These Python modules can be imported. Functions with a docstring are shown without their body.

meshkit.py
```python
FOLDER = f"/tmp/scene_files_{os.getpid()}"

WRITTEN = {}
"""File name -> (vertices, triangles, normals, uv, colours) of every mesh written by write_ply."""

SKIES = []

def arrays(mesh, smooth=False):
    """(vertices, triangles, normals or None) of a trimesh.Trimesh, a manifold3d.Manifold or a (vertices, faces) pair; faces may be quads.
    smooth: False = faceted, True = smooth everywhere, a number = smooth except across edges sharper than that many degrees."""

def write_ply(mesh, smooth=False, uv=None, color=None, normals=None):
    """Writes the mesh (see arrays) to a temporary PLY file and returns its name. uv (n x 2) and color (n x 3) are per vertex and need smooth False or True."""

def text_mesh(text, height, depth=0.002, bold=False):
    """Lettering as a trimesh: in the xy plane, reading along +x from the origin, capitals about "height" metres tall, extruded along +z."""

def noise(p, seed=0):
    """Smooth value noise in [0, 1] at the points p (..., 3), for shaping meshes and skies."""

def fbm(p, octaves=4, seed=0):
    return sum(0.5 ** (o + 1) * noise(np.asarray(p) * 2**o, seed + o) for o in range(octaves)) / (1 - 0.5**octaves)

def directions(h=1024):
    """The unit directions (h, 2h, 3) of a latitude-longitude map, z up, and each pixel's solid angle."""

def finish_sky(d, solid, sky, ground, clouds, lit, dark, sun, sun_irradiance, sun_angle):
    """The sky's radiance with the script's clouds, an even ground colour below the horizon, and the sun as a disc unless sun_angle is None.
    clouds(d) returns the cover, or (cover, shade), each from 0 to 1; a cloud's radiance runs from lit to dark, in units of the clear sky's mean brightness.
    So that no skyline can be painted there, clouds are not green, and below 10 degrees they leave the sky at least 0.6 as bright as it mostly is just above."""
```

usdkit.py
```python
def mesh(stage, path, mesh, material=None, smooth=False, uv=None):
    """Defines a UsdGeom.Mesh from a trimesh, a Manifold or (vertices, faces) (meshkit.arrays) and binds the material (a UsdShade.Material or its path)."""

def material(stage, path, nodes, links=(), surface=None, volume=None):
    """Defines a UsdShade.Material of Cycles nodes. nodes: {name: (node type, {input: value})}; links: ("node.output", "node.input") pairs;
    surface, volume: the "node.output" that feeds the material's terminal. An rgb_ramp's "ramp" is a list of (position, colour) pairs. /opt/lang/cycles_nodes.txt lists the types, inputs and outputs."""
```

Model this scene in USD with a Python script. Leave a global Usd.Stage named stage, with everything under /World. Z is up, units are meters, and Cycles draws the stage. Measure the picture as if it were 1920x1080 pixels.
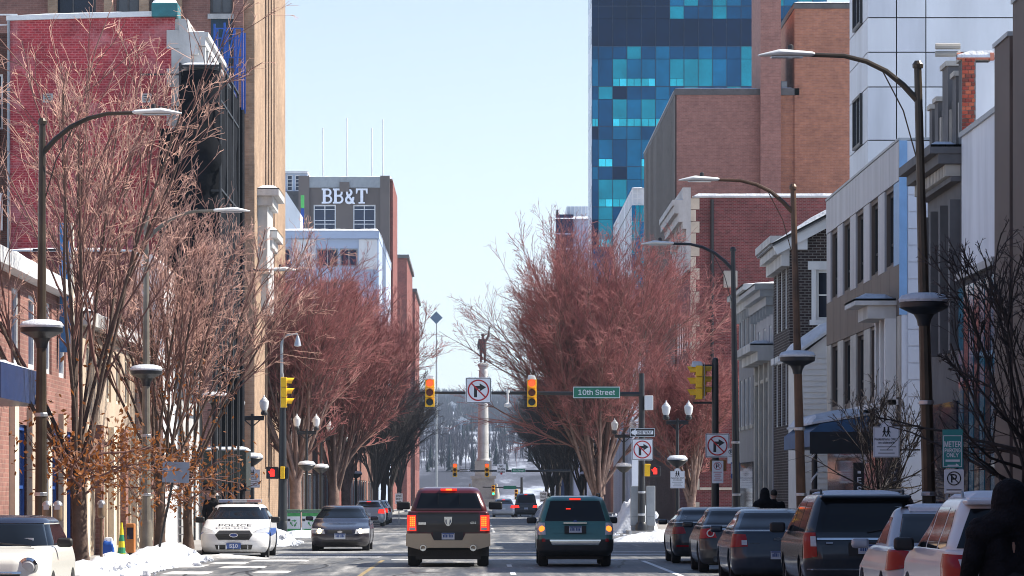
import math, numpy as np, trimesh, usdkit, meshkit
from pxr import Usd, UsdGeom, UsdLux, UsdShade, Gf, Sdf, Vt
import manifold3d as m3
from manifold3d import Manifold, CrossSection
from shapely.geometry import Polygon, Point, box as sbox, LineString
from shapely import affinity, union_all

stage = Usd.Stage.CreateInMemory()
UsdGeom.SetStageUpAxis(stage, UsdGeom.Tokens.z)
UsdGeom.SetStageMetersPerUnit(stage, 1.0)
UsdGeom.Xform.Define(stage, '/World')
UsdGeom.Scope.Define(stage, '/World/Looks')
# ------------------------------------------------------------------ camera
# a long lens (about 128 mm) at eye height 1.7 m looking along +Y down the street, kept level with lens shift
F_PX, VPX, VPY, EYE = 6800.0, 895.0, 930.0, 1.7
cam = UsdGeom.Camera.Define(stage, '/World/camera')
cam.CreateHorizontalApertureAttr(36.0)
cam.CreateVerticalApertureAttr(36.0 * 9 / 16)
cam.CreateFocalLengthAttr(36.0 * F_PX / 1920)
cam.CreateHorizontalApertureOffsetAttr((960 - VPX) / 1920 * 36)
cam.CreateVerticalApertureOffsetAttr((VPY - 540) / 1920 * 36)
cam.AddTranslateOp().Set((0, 0, EYE))
cam.AddRotateXOp().Set(90)
cam.CreateClippingRangeAttr((1.0, 60000.0))
cam.CreateFocusDistanceAttr(95.0)
cam.CreateFStopAttr(0.0)
cam.CreateExposureAttr(0.96)
# ------------------------------------------------------------------ sky and sun: late winter noon, sun to the right and slightly ahead
SUN_AZ, SUN_EL = math.radians(80), math.radians(46)
SUN = np.array([math.sin(SUN_AZ) * math.cos(SUN_EL), math.cos(SUN_AZ) * math.cos(SUN_EL), math.sin(SUN_EL)])
sky_m = usdkit.material(stage, '/World/Looks/sky', {
    'sky': ('sky_texture', {'sky_type': 'single_scattering', 'sun_disc': False, 'sun_elevation': SUN_EL, 'sun_rotation': SUN_AZ,
                            'air_density': 0.8, 'aerosol_density': 0.35, 'ozone_density': 2.6, 'altitude': 100.0}),
    'tc': ('texture_coordinate', {}), 'sz': ('separate_xyz', {}), 'mr': ('map_range', {'from_min': 0.0, 'from_max': 0.45, 'to_min': 0.52, 'to_max': 0.95, 'clamp': True}),
    'hv': ('hsv', {}), 'bg': ('background_shader', {'strength': 0.096})}, [('tc.generated', 'sz.vector'), ('sz.z', 'mr.value'), ('mr.result', 'hv.saturation'), ('sky.color', 'hv.color'), ('hv.color', 'bg.color')], surface='bg.background')
dome = UsdLux.DomeLight.Define(stage, '/World/sky')
UsdShade.MaterialBindingAPI.Apply(dome.GetPrim()).Bind(sky_m)
dome.GetPrim().SetCustomDataByKey('kind', 'structure')
sun = UsdLux.DistantLight.Define(stage, '/World/sun')
sun.CreateIntensityAttr(1.25)
sun.CreateAngleAttr(0.5)
sun.CreateColorAttr((1.0, 0.93, 0.82))
sun.GetPrim().CreateAttribute('inputs:normalize', Sdf.ValueTypeNames.Bool).Set(True)
_z = SUN / np.linalg.norm(SUN); _x = np.cross([0, 0, 1.0], _z); _x /= np.linalg.norm(_x); _y = np.cross(_z, _x)
_m = Gf.Matrix4d(*_x, 0, *_y, 0, *_z, 0, 0, 0, 0, 1)
sun.AddTransformOp().Set(_m)

# ------------------------------------------------------------------ helpers
def PX(px, Y): return (px - VPX) * Y / F_PX
def PZ(py, Y): return EYE + (VPY - py) * Y / F_PX
_used = {}
def numbered(parent, name):
    k = (parent, name); n = _used.get(k, 0); _used[k] = n + 1
    return name if n == 0 else '%s_%03d' % (name, n)
def mats_ok(m): return m
def put(path, mesh, mat, smooth=False):
    return usdkit.mesh(stage, path, mesh, mat, smooth=smooth).GetPrim()
def as_tm(m):
    v, f, _ = meshkit.arrays(m); return trimesh.Trimesh(v, f, process=False)
def cat(*ms):
    ms = [m for g in ms for m in (g if isinstance(g, (list, tuple)) else [g])]
    vs, fs, n = [], [], 0
    for m in ms:
        v, f, _ = meshkit.arrays(m)
        if len(f) == 0: continue
        vs.append(v); fs.append(f + n); n += len(v)
    return trimesh.Trimesh(np.vstack(vs), np.vstack(fs), process=False)
class Thing:
    def __init__(self, name, label, category, base=(0, 0, 0), group=None, rotz=0, kind=None):
        self.path = '/World/' + numbered('/World', name)
        self.base, self.rot = np.array(base, float), rotz
        x = UsdGeom.Xform.Define(stage, self.path)
        x.AddTranslateOp().Set(tuple(map(float, base)))
        if rotz: x.AddRotateZOp().Set(float(rotz))
        self.prim = x.GetPrim(); tag(self.prim, label, category, group, kind)
    def part(self, name, mesh, mat, parent=None, smooth=False, local=None, label=None, kind=None):
        """mesh in world coordinates unless local; parent is a prim returned by part()."""
        v, f, _ = meshkit.arrays(mesh)
        if len(f) == 0: return None
        loc = self.local if local is None else local
        if not loc: v = v - self.base
        pp = self.path if parent is None else str(parent.GetPath())
        p = put(pp + '/' + numbered(pp, name), (v, f), mat, smooth)
        if label: p.SetCustomDataByKey('label', label)
        if kind: p.SetCustomDataByKey('kind', kind)
        return p
    local = False
def tag(p, label=None, category=None, group=None, kind=None):
    for k, v in (('label', label), ('category', category), ('group', group), ('kind', kind)):
        if v: p.SetCustomDataByKey(k, v)
def one(name, mesh, mat, label, category, group=None, smooth=False):
    p = put('/World/' + numbered('/World', name), mesh, mat, smooth); tag(p, label, category, group); return p
def structure(name, mesh, mat, smooth=False, kind='structure'):
    p = put('/World/' + numbered('/World', name), mesh, mat, smooth); tag(p, kind=kind); return p
def copy_of(thing, name, loc, label, category, group, rotz=0, tilt=None, scale=None):
    path = '/World/' + numbered('/World', name)
    x = UsdGeom.Xform.Define(stage, path)
    x.GetPrim().GetReferences().AddInternalReference(thing.prim.GetPath())
    x.GetPrim().SetInstanceable(True)
    x.ClearXformOpOrder()
    x.AddTranslateOp(opSuffix='at').Set(tuple(map(float, loc)))
    if rotz: x.AddRotateZOp(opSuffix='at').Set(float(rotz))
    if scale is not None: x.AddScaleOp(opSuffix='at').Set(tuple(map(float, scale)))
    tag(x.GetPrim(), label, category, group)
    return x.GetPrim()

# solids
def bx(x0, x1, y0, y1, z0, z1):
    v = np.array([[x, y, z] for x in (min(x0, x1), max(x0, x1)) for y in (min(y0, y1), max(y0, y1)) for z in (min(z0, z1), max(z0, z1))], float)
    f = np.array([[0, 1, 3, 2], [4, 6, 7, 5], [0, 4, 5, 1], [2, 3, 7, 6], [0, 2, 6, 4], [1, 5, 7, 3]])
    return trimesh.Trimesh(v, np.vstack([f[:, [0, 1, 2]], f[:, [0, 2, 3]]]), process=False)
def mbx(x0, x1, y0, y1, z0, z1):
    return Manifold.cube([abs(x1 - x0), abs(y1 - y0), abs(z1 - z0)]).translate([min(x0, x1), min(y0, y1), min(z0, z1)])
def rbx(x0, x1, y0, y1, z0, z1, r=.02):
    """rounded box"""
    r = min(r, abs(x1 - x0) / 2.1, abs(y1 - y0) / 2.1, abs(z1 - z0) / 2.1)
    s = Manifold.sphere(r, 12)
    xs, ys, zs = sorted((x0, x1)), sorted((y0, y1)), sorted((z0, z1))
    return Manifold.batch_hull([s.translate([x, y, z]) for x in (xs[0] + r, xs[1] - r) for y in (ys[0] + r, ys[1] - r) for z in (zs[0] + r, zs[1] - r)])
def tube(pts, r, n=8, cap=True):
    P = np.array(pts, float); K = len(P)
    R = np.broadcast_to(np.asarray(r, float), (K,))
    T = np.gradient(P, axis=0); T /= np.linalg.norm(T, axis=1, keepdims=True) + 1e-12
    a = np.array([0, 0, 1.0]) if abs(T[0, 2]) < .9 else np.array([0, 1.0, 0])
    U = np.cross(T, a); U /= np.linalg.norm(U, axis=1, keepdims=True) + 1e-12
    V = np.cross(T, U)
    th = np.arange(n) / n * 2 * np.pi
    v = (P[:, None] + R[:, None, None] * (np.cos(th)[None, :, None] * U[:, None] + np.sin(th)[None, :, None] * V[:, None])).reshape(-1, 3)
    i = np.arange(K - 1)[:, None] * n; j = np.arange(n)[None]; k = (j + 1) % n
    q = np.stack([i + j, i + n + j, i + n + k, i + k], -1).reshape(-1, 4)
    f = np.vstack([q[:, [0, 1, 2]], q[:, [0, 2, 3]]])
    if cap:
        v = np.vstack([v, P[:1], P[-1:]]); c0, c1 = K * n, K * n + 1; b = (K - 1) * n; j = np.arange(n); k = (j + 1) % n
        f = np.vstack([f, np.stack([np.full(n, c0), j, k], 1), np.stack([np.full(n, c1), b + k, b + j], 1)])
    return trimesh.Trimesh(v, f, process=False)
def lathe(prof, n=24, at=(0, 0, 0)):
    """prof: (radius, z) from bottom to top"""
    P = np.array(prof, float); K = len(P); th = np.arange(n) / n * 2 * np.pi
    v = np.stack([P[:, None, 0] * np.cos(th), P[:, None, 0] * np.sin(th), np.broadcast_to(P[:, None, 1], (K, n))], -1).reshape(-1, 3)
    i = np.arange(K - 1)[:, None] * n; j = np.arange(n)[None]; k = (j + 1) % n
    q = np.stack([i + j, i + k, i + n + k, i + n + j], -1).reshape(-1, 4)
    f = np.vstack([q[:, [0, 1, 2]], q[:, [0, 2, 3]]])
    v = np.vstack([v, [[0, 0, P[0, 1]], [0, 0, P[-1, 1]]]]); j = np.arange(n); k = (j + 1) % n; b = (K - 1) * n
    f = np.vstack([f, np.stack([np.full(n, K * n), k, j], 1), np.stack([np.full(n, K * n + 1), b + j, b + k], 1)])
    return trimesh.Trimesh(v + np.array(at), f, process=False)
def plate(shape, y, depth=.01, x=0, z=0, s=1.0, flip=False):
    """a shapely shape in (x, z) extruded to a sheet whose front (towards -Y; +Y when flip) is at y"""
    out = []
    for g in getattr(shape, 'geoms', [shape]):
        if g.is_empty or g.geom_type != 'Polygon': continue
        m = trimesh.creation.extrude_polygon(g, depth, engine='earcut')
        v = np.array(m.vertices); f = np.array(m.faces)
        w = np.stack([v[:, 0] * s * (-1 if flip else 1) + x, (y + v[:, 2]) if not flip else (y - v[:, 2]), v[:, 1] * s + z], 1)
        out.append(trimesh.Trimesh(w, f[:, ::-1] if False else f, process=False))
    m = cat(out); m.fix_normals(); return m
def text_plate(s, height, y, x, z, depth=.004, bold=False, center=True, flip=False):
    """lettering facing -Y (or +Y with flip), its front at y, centred at x, baseline z"""
    m = meshkit.text_mesh(s, height, depth, bold); v = np.array(m.vertices); f = np.array(m.faces)
    w = v[:, 0].max() + v[:, 0].min()
    vx = v[:, 0] - (w / 2 if center else 0)
    if flip: v2 = np.stack([x - vx, y - depth + v[:, 2], z + v[:, 1]], 1)
    else: v2 = np.stack([x + vx, y + depth - v[:, 2], z + v[:, 1]], 1)
    return trimesh.Trimesh(v2, f, process=False)
def rot(m, deg, axis=(0, 0, 1), at=(0, 0, 0)):
    v, f, _ = meshkit.arrays(m)
    R = trimesh.transformations.rotation_matrix(math.radians(deg), axis, at)
    return trimesh.Trimesh(v @ R[:3, :3].T + R[:3, 3], f, process=False)
def move(m, d):
    v, f, _ = meshkit.arrays(m); return trimesh.Trimesh(v + np.array(d), f, process=False)
# a box on a wall face; S looks at the camera (-Y), W is a street face on the right (-X), E one on the left (+X). d = metres out of the wall
def fb(face, plane, u0, u1, z0, z1, d0, d1, man=False):
    b = mbx if man else bx
    if face == 'S': return b(u0, u1, plane - d0, plane - d1, z0, z1)
    if face == 'W': return b(plane - d0, plane - d1, u0, u1, z0, z1)
    return b(plane + d0, plane + d1, u0, u1, z0, z1)
def block(x0, x1, y0, y1, z0, z1, openings=(), depth=.22):
    m = mbx(x0, x1, y0, y1, z0, z1)
    cuts = [fb(fc, {'S': min(y0, y1), 'W': min(x0, x1), 'E': max(x0, x1)}[fc], u0, u1, a, b, .1, -depth, True) for fc, u0, u1, a, b in openings]
    if cuts: m = m - Manifold.batch_boolean(cuts, m3.OpType.Add)
    return m
def window(t, face, plane, u0, u1, z0, z1, fm, gm, nx=1, nz=1, fw=.07, back=.14, parent=None, split=None, pane_mats=None):
    """frame ring and bars, each pane a sub-part"""
    ms = [fb(face, plane, u0, u0 + fw, z0, z1, -back, -back + .08), fb(face, plane, u1 - fw, u1, z0, z1, -back, -back + .08),
          fb(face, plane, u0 + fw, u1 - fw, z0, z0 + fw, -back, -back + .08), fb(face, plane, u0 + fw, u1 - fw, z1 - fw, z1, -back, -back + .08)]
    a0, a1, b0, b1 = u0 + fw, u1 - fw, z0 + fw, z1 - fw
    zs = [b0 + (b1 - b0) * k / nz for k in range(nz + 1)] if split is None else [b0] + [b0 + (b1 - b0) * s for s in split] + [b1]
    us = [a0 + (a1 - a0) * k / nx for k in range(nx + 1)]
    for u in us[1:-1]: ms.append(fb(face, plane, u - fw * .3, u + fw * .3, b0, b1, -back + .002, -back + .06))
    for z in zs[1:-1]: ms.append(fb(face, plane, a0, a1, z - fw * .3, z + fw * .3, -back + .004, -back + .058))
    w = t.part('window', cat(ms), fm, parent)
    for i in range(len(us) - 1):
        for j in range(len(zs) - 1):
            g = gm if (gm is not DGLASS or math.sin(u0 * 12.9898 + z0 * 78.233 + j * 3.1) * 43758.5453 % 1 > .28) else BLIND
            t.part('pane', fb(face, plane, us[i] + .004, us[i + 1] - .004, zs[j] + .004, zs[j + 1] - .004, -back - .02, -back + .02), g, w)
    return w
def snow_lump(x0, x1, y0, y1, z, h, seed=0, n=(40, 12), rough=.5, feather=.25):
    """a closed uneven heap of snow on a flat base"""
    nx, ny = n
    u, v = np.meshgrid(np.linspace(0, 1, nx), np.linspace(0, 1, ny), indexing='ij')
    x, y = x0 + (x1 - x0) * u, y0 + (y1 - y0) * v
    e = np.minimum(1, np.minimum(np.minimum(u, 1 - u) * (abs(x1 - x0)) / (feather * min(abs(x1 - x0), abs(y1 - y0))), np.minimum(v, 1 - v) / feather))
    e = np.sqrt(np.clip(1 - (1 - e) ** 2, 0, 1))
    p = np.stack([x, y, np.full_like(x, seed * 3.1)], -1)
    nz = meshkit.fbm(p * 1.7, 4, seed); big = meshkit.noise(p * .55, seed + 9)
    zt = z + h * e * (1 - rough + rough * 2 * (nz * .6 + big * .4))
    top = np.stack([x + (nz - .5) * .15 * e, y + (meshkit.noise(p * 2.1, seed + 4) - .5) * .15 * e, zt], -1).reshape(-1, 3)
    bot = np.stack([x, y, np.full_like(x, z - .05)], -1).reshape(-1, 3)
    i, j = np.meshgrid(np.arange(nx - 1), np.arange(ny - 1), indexing='ij'); a = (i * ny + j).ravel()
    q = np.stack([a, a + ny, a + ny + 1, a + 1], 1); N = nx * ny
    ring = np.concatenate([np.arange(nx) * ny, (nx - 1) * ny + np.arange(1, ny), (np.arange(nx - 2, -1, -1)) * ny + ny - 1, np.arange(ny - 2, 0, -1)])
    r2 = np.roll(ring, -1); side = np.stack([ring, ring + N, r2 + N, r2], 1)
    if (x1 - x0) * (y1 - y0) < 0: q = q[:, ::-1]; side = side[:, ::-1]
    fs = np.vstack([q, q[:, ::-1] + N, side]); m = trimesh.Trimesh(np.vstack([top, bot]), np.vstack([fs[:, [0, 1, 2]], fs[:, [0, 2, 3]]]), process=False)
    return m
def snow_heap(x0, x1, y0, y1, h, seed, cell=.12):
    """ploughed snow: a crumbly ridge with broken edges, and loose clods round it"""
    nx, ny = int(max(10, (x1 - x0) / cell)), int(max(12, min(260, (y1 - y0) / cell / 1.3)))
    u, v = np.meshgrid(np.linspace(0, 1, nx), np.linspace(0, 1, ny), indexing='ij'); x, y = x0 + (x1 - x0) * u, y0 + (y1 - y0) * v
    e = np.sin(np.pi * np.clip(u, 0, 1)) ** .8 * np.clip(np.minimum(v, 1 - v) * (y1 - y0) / min(1.2, (y1 - y0) * .4), 0, 1) ** .6
    p = np.stack([x, y, np.full_like(x, seed * 2.7)], -1); big = meshkit.fbm(p * .8, 3, seed); mid = meshkit.noise(p * 3.1, seed + 3); fine = meshkit.noise(p * 7.7, seed + 5)
    z = h * (e * (.35 + 1.1 * big) + .45 * (np.abs(mid - .5) - .12) * e + .16 * (fine - .5) * e) - .10 * h * (1 - e)
    top = np.stack([x + (mid - .5) * .12, y + (fine - .5) * .12, z], -1).reshape(-1, 3); bot = np.stack([x, y, np.full_like(x, -.12)], -1).reshape(-1, 3)
    i, j = np.meshgrid(np.arange(nx - 1), np.arange(ny - 1), indexing='ij'); a = (i * ny + j).ravel(); q = np.stack([a, a + ny, a + ny + 1, a + 1], 1); N = nx * ny
    ring = np.concatenate([np.arange(nx) * ny, (nx - 1) * ny + np.arange(1, ny), (np.arange(nx - 2, -1, -1)) * ny + ny - 1, np.arange(ny - 2, 0, -1)]); r2 = np.roll(ring, -1)
    fs = np.vstack([q, q[:, ::-1] + N, np.stack([ring, ring + N, r2 + N, r2], 1)]); heap = trimesh.Trimesh(np.vstack([top, bot]), np.vstack([fs[:, [0, 1, 2]], fs[:, [0, 2, 3]]]), process=False)
    g = np.random.default_rng(seed); cl = []
    for k in range(int(8 + (x1 - x0 + y1 - y0) * 3)):
        r = g.uniform(.03, .10) * min(1.4, h * 2); b = trimesh.creation.icosphere(1, r); w = np.array(b.vertices) * g.uniform(.6, 1.3, 3) * (1 + .3 * g.normal(0, 1, (len(b.vertices), 1)) * .5)
        cx = g.choice([x0, x1]) + g.normal(0, .22) if g.random() < .7 else g.uniform(x0, x1); cy = g.uniform(y0, y1); cz = r * .4 + (0 if cx < x0 + .1 or cx > x1 - .1 else h * .5); cl.append(trimesh.Trimesh(w + [cx, cy, cz], b.faces, process=False))
    return heap, cat(cl)
def snow_strip(x0, x1, y0, y1, z, h, seed=0):
    L = max(abs(x1 - x0), abs(y1 - y0)); n = max(6, min(80, int(L / .25)))
    if abs(x1 - x0) > abs(y1 - y0): return snow_lump(x0, x1, y0, y1, z, h, seed, (n, 5), .4, .12)
    return snow_lump(x0, x1, y0, y1, z, h, seed, (5, n), .4, .12)

# ------------------------------------------------------------------ materials
def P(name, col, rough=.6, var=.12, scale=2.5, metal=0, coat=0, bump=0, bscale=None, spec=.5, space='position', detail=4, stretch=None, **kw):
    c = np.array(col, float); path = '/World/Looks/' + name
    src = 'geo.position' if space == 'position' else 'tc.object'
    nodes = {'geo': ('geometry', {}), 'tc': ('texture_coordinate', {}), 'n': ('noise_texture', {'scale': scale, 'detail': float(detail), 'roughness': .6}),
             'r': ('rgb_ramp', {'ramp': [(.3, tuple(c * (1 - var))), (.7, tuple(np.minimum(c * (1 + var), .95)))]}),
             'p': ('principled_bsdf', {'roughness': rough, 'metallic': metal, 'coat_weight': coat, 'coat_roughness': .05, 'specular_ior_level': spec, **kw})}
    links = [(src, 'n.vector'), ('n.fac', 'r.fac'), ('r.color', 'p.base_color')]
    if stretch:
        nodes['sm'] = ('mapping', {'scale': (1.0, 1.0, stretch)}); links = [(src, 'sm.vector'), ('sm.vector', 'n.vector')] + links[1:]
    if bump:
        nodes['b'] = ('noise_texture', {'scale': bscale or scale * 4, 'detail': 3.0}); nodes['bp'] = ('bump', {'strength': bump, 'distance': .03})
        links += [(src, 'b.vector'), ('b.fac', 'bp.height'), ('bp.normal', 'p.normal')]
    return usdkit.material(stage, path, nodes, links, surface='p.BSDF')
def brick(name, c1, c2, mortar, w=.21, h=.072, ms=.011, patch=None, rough=.85, dirt=.25):
    """courses of brick on walls facing any compass direction; patch = (colour, scale, threshold) for worn paint"""
    nodes = {'geo': ('geometry', {}), 's': ('separate_xyz', {}), 'u': ('math', {'math_type': 'add'}), 'c': ('combine_xyz', {}),
             'b': ('brick_texture', {'color1': c1, 'color2': c2, 'mortar': mortar, 'scale': 1.0, 'mortar_size': ms, 'mortar_smooth': .2, 'brick_width': w, 'row_height': h, 'bias': 0.0}),
             'n': ('noise_texture', {'scale': .55, 'detail': 5.0, 'roughness': .65}), 'nr': ('map_range', {'from_min': .3, 'from_max': .7, 'to_min': 1 - dirt, 'to_max': 1 + dirt}),
             'n2': ('noise_texture', {'scale': 3.3, 'detail': 3.0}), 'nr2': ('map_range', {'from_min': .3, 'from_max': .7, 'to_min': .88, 'to_max': 1.12}),
             'mm': ('math', {'math_type': 'multiply'}), 'hv': ('hsv', {}), 'bp': ('bump', {'strength': .5, 'distance': .01, 'invert': True}),
             'p': ('principled_bsdf', {'roughness': rough, 'specular_ior_level': .25})}
    links = [('geo.position', 's.vector'), ('s.x', 'u.value1'), ('s.y', 'u.value2'), ('u.value', 'c.x'), ('s.z', 'c.y'), ('c.vector', 'b.vector'), ('geo.position', 'n.vector'), ('n.fac', 'nr.value'),
             ('geo.position', 'n2.vector'), ('n2.fac', 'nr2.value'), ('nr.result', 'mm.value1'), ('nr2.result', 'mm.value2'), ('mm.value', 'hv.value'), ('b.fac', 'bp.height'), ('bp.normal', 'p.normal')]
    if patch:
        col, sc, th = patch
        nodes['pn'] = ('noise_texture', {'scale': sc, 'detail': 6.0, 'roughness': .7}); nodes['pr'] = ('map_range', {'from_min': th, 'from_max': th + .12, 'to_min': 0.0, 'to_max': .38, 'clamp': True})
        nodes['mx'] = ('mix', {'mix_type': 'mix', 'color2': col})
        links += [('geo.position', 'pn.vector'), ('pn.fac', 'pr.value'), ('pr.result', 'mx.fac'), ('b.color', 'mx.color1'), ('mx.color', 'hv.color')]
    else: links.append(('b.color', 'hv.color'))
    links.append(('hv.color', 'p.base_color'))
    return usdkit.material(stage, '/World/Looks/' + name, nodes, links, surface='p.BSDF')
def glassy(name, col, rough=.06, spec=.5, var=.15, scale=.8):
    return P(name, col, rough, var, scale, spec=spec)
def lit(name, col, strength, base=None):
    return usdkit.material(stage, '/World/Looks/' + name, {'p': ('principled_bsdf', {'base_color': base or col, 'roughness': .3, 'emission_color': col, 'emission_strength': strength})}, [], surface='p.BSDF')

SNOW = P('snow', (.57, .60, .655), .8, .14, 3.5, bump=.9, bscale=11, spec=.2)
SNOWD = P('dirty_snow', (.50, .50, .50), .85, .35, 1.9, bump=.7, bscale=9, spec=.2)
BLACK = P('black_metal', (.012, .013, .016), .42, .2)
BRONZE = P('bronze_pole', (.055, .04, .026), .42, .45, 1.3, metal=.3)
GREY = P('grey_metal', (.30, .32, .34), .45, .1, metal=.3)
STEEL = P('steel', (.45, .46, .48), .35, .1, metal=.7)
WHITE = P('white_paint', (.66, .67, .68), .55, .10, 1.2, stretch=.2)
CREAM = P('cream_paint', (.62, .54, .42), .7, .1)
DGLASS = glassy('dark_glass', (.010, .014, .026), .05, spec=.35)
BLGLASS = glassy('blue_black_glass', (.010, .018, .050), .06)
BLIND = glassy('blind_glass', (.11, .115, .125), .12, spec=.4)
TEALG = glassy('teal_glass', (.03, .12, .16), .06)
SIGNW = P('sign_white', (.72, .74, .78), .45, .03, space='object')
SIGNK = P('sign_black', (.012, .012, .014), .5, .05)
SIGNR = P('sign_red', (.42, .012, .02), .45, .05)
SIGNG = P('sign_green', (.006, .14, .085), .45, .06)
SIGNB = P('sign_blue', (.015, .06, .22), .45, .06)
YEL = P('signal_yellow', (.88, .50, .012), .45, .08)
RUBBER = P('tyre_rubber', (.012, .012, .013), .85, .2, space='object')
STONE = P('pale_stone', (.40, .375, .335), .8, .16, 1.2, bump=.2)
DSTONE = P('grey_stone', (.10, .097, .10), .85, .2, 1.4, bump=.3)
# ------------------------------------------------------------------ ground, road, pavements
XL, XR, CL, CR = -10.2, 9.6, -7.8, 6.8           # building lines and kerbs
GROUND = P('ground_snow', (.55, .57, .60), .9, .25, .05)
ROAD = usdkit.material(stage, '/World/Looks/asphalt', {
    'geo': ('geometry', {}), 'map': ('mapping', {'scale': (1.4, .10, 1.0)}), 'n': ('noise_texture', {'scale': 1.0, 'detail': 6.0, 'roughness': .7}),
    'r': ('rgb_ramp', {'ramp': [(.26, (.03, .033, .04)), (.45, (.075, .08, .088)), (.57, (.17, .17, .17)), (.74, (.42, .42, .42))]}),
    'n2': ('noise_texture', {'scale': 40.0, 'detail': 3.0}), 'bp': ('bump', {'strength': .5, 'distance': .01}),
    'rr': ('map_range', {'from_min': .3, 'from_max': .7, 'to_min': .42, 'to_max': .8}),
    'p': ('principled_bsdf', {'specular_ior_level': .5})},
    [('geo.position', 'map.vector'), ('map.vector', 'n.vector'), ('n.fac', 'r.fac'), ('r.color', 'p.base_color'), ('geo.position', 'n2.vector'), ('n2.fac', 'bp.height'), ('bp.normal', 'p.normal'), ('n.fac', 'rr.value'), ('rr.result', 'p.roughness')], surface='p.BSDF')
PAVE = P('pavement_concrete', (.27, .26, .25), .8, .18, 1.5)
KERB = P('kerb_stone', (.33, .33, .33), .8, .15, 2)
PAINT = P('road_paint', (.72, .73, .74), .6, .15, 3)
PAINTY = P('road_paint_yellow', (.30, .22, .10), .6, .4, 5)
structure('ground', bx(-2500, 2500, -120, 1500, -1.5, -.02), GROUND)
main = sbox(CL, -40, CR, 900); cross = [sbox(-130, 134, 130, 160), sbox(-130, 276, 6, 291), sbox(-130, 425, 130, 441), sbox(-130, 575, 130, 640)]
road_shape = union_all([main] + cross)
def flat(shape, z):
    out = []
    for g in getattr(shape, 'geoms', [shape]):
        v, f = trimesh.creation.triangulate_polygon(g, engine='earcut')
        out.append(trimesh.Trimesh(np.c_[v, np.full(len(v), z)], f, process=False))
    m = cat(out); n = np.cross(m.vertices[m.faces[:, 1]] - m.vertices[m.faces[:, 0]], m.vertices[m.faces[:, 2]] - m.vertices[m.faces[:, 0]])[:, 2]
    f = np.array(m.faces); f[n < 0] = f[n < 0][:, ::-1]; return trimesh.Trimesh(m.vertices, f, process=False)
structure('road', flat(road_shape, 0.0), ROAD)
for side in (-1, 1):
    for y0, y1 in ((-40, 130), (163, 274), (293, 423), (443, 573)):
        x0, x1 = (CL - 22, CL) if side < 0 else (CR, CR + 22)
        if side < 0: y1 = min(y1, 132) if y0 < 0 else y1
        s = sbox(x0, y0, x1, y1)
        r = 3.0
        c = (x1, y1) if side < 0 else (x0, y1)
        st = structure('pavement', as_tm(Manifold.extrude(CrossSection([list(map(list, s.buffer(-1.2).buffer(1.2).exterior.coords))[:-1][::-1]]), .13) if False else mbx(x0 + (.16 if side > 0 else 0), x1 - (.16 if side < 0 else 0), y0 + .16, y1 - .16, -.02, .13)), PAVE)
        kx = (x1 - .155, x1) if side < 0 else (x0, x0 + .155)
        pp = str(st.GetPath())
        k = 0
        yy = y0
        structure('kerb', bx(kx[0], kx[1], y0, y1, -.02, .145), KERB)
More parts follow.
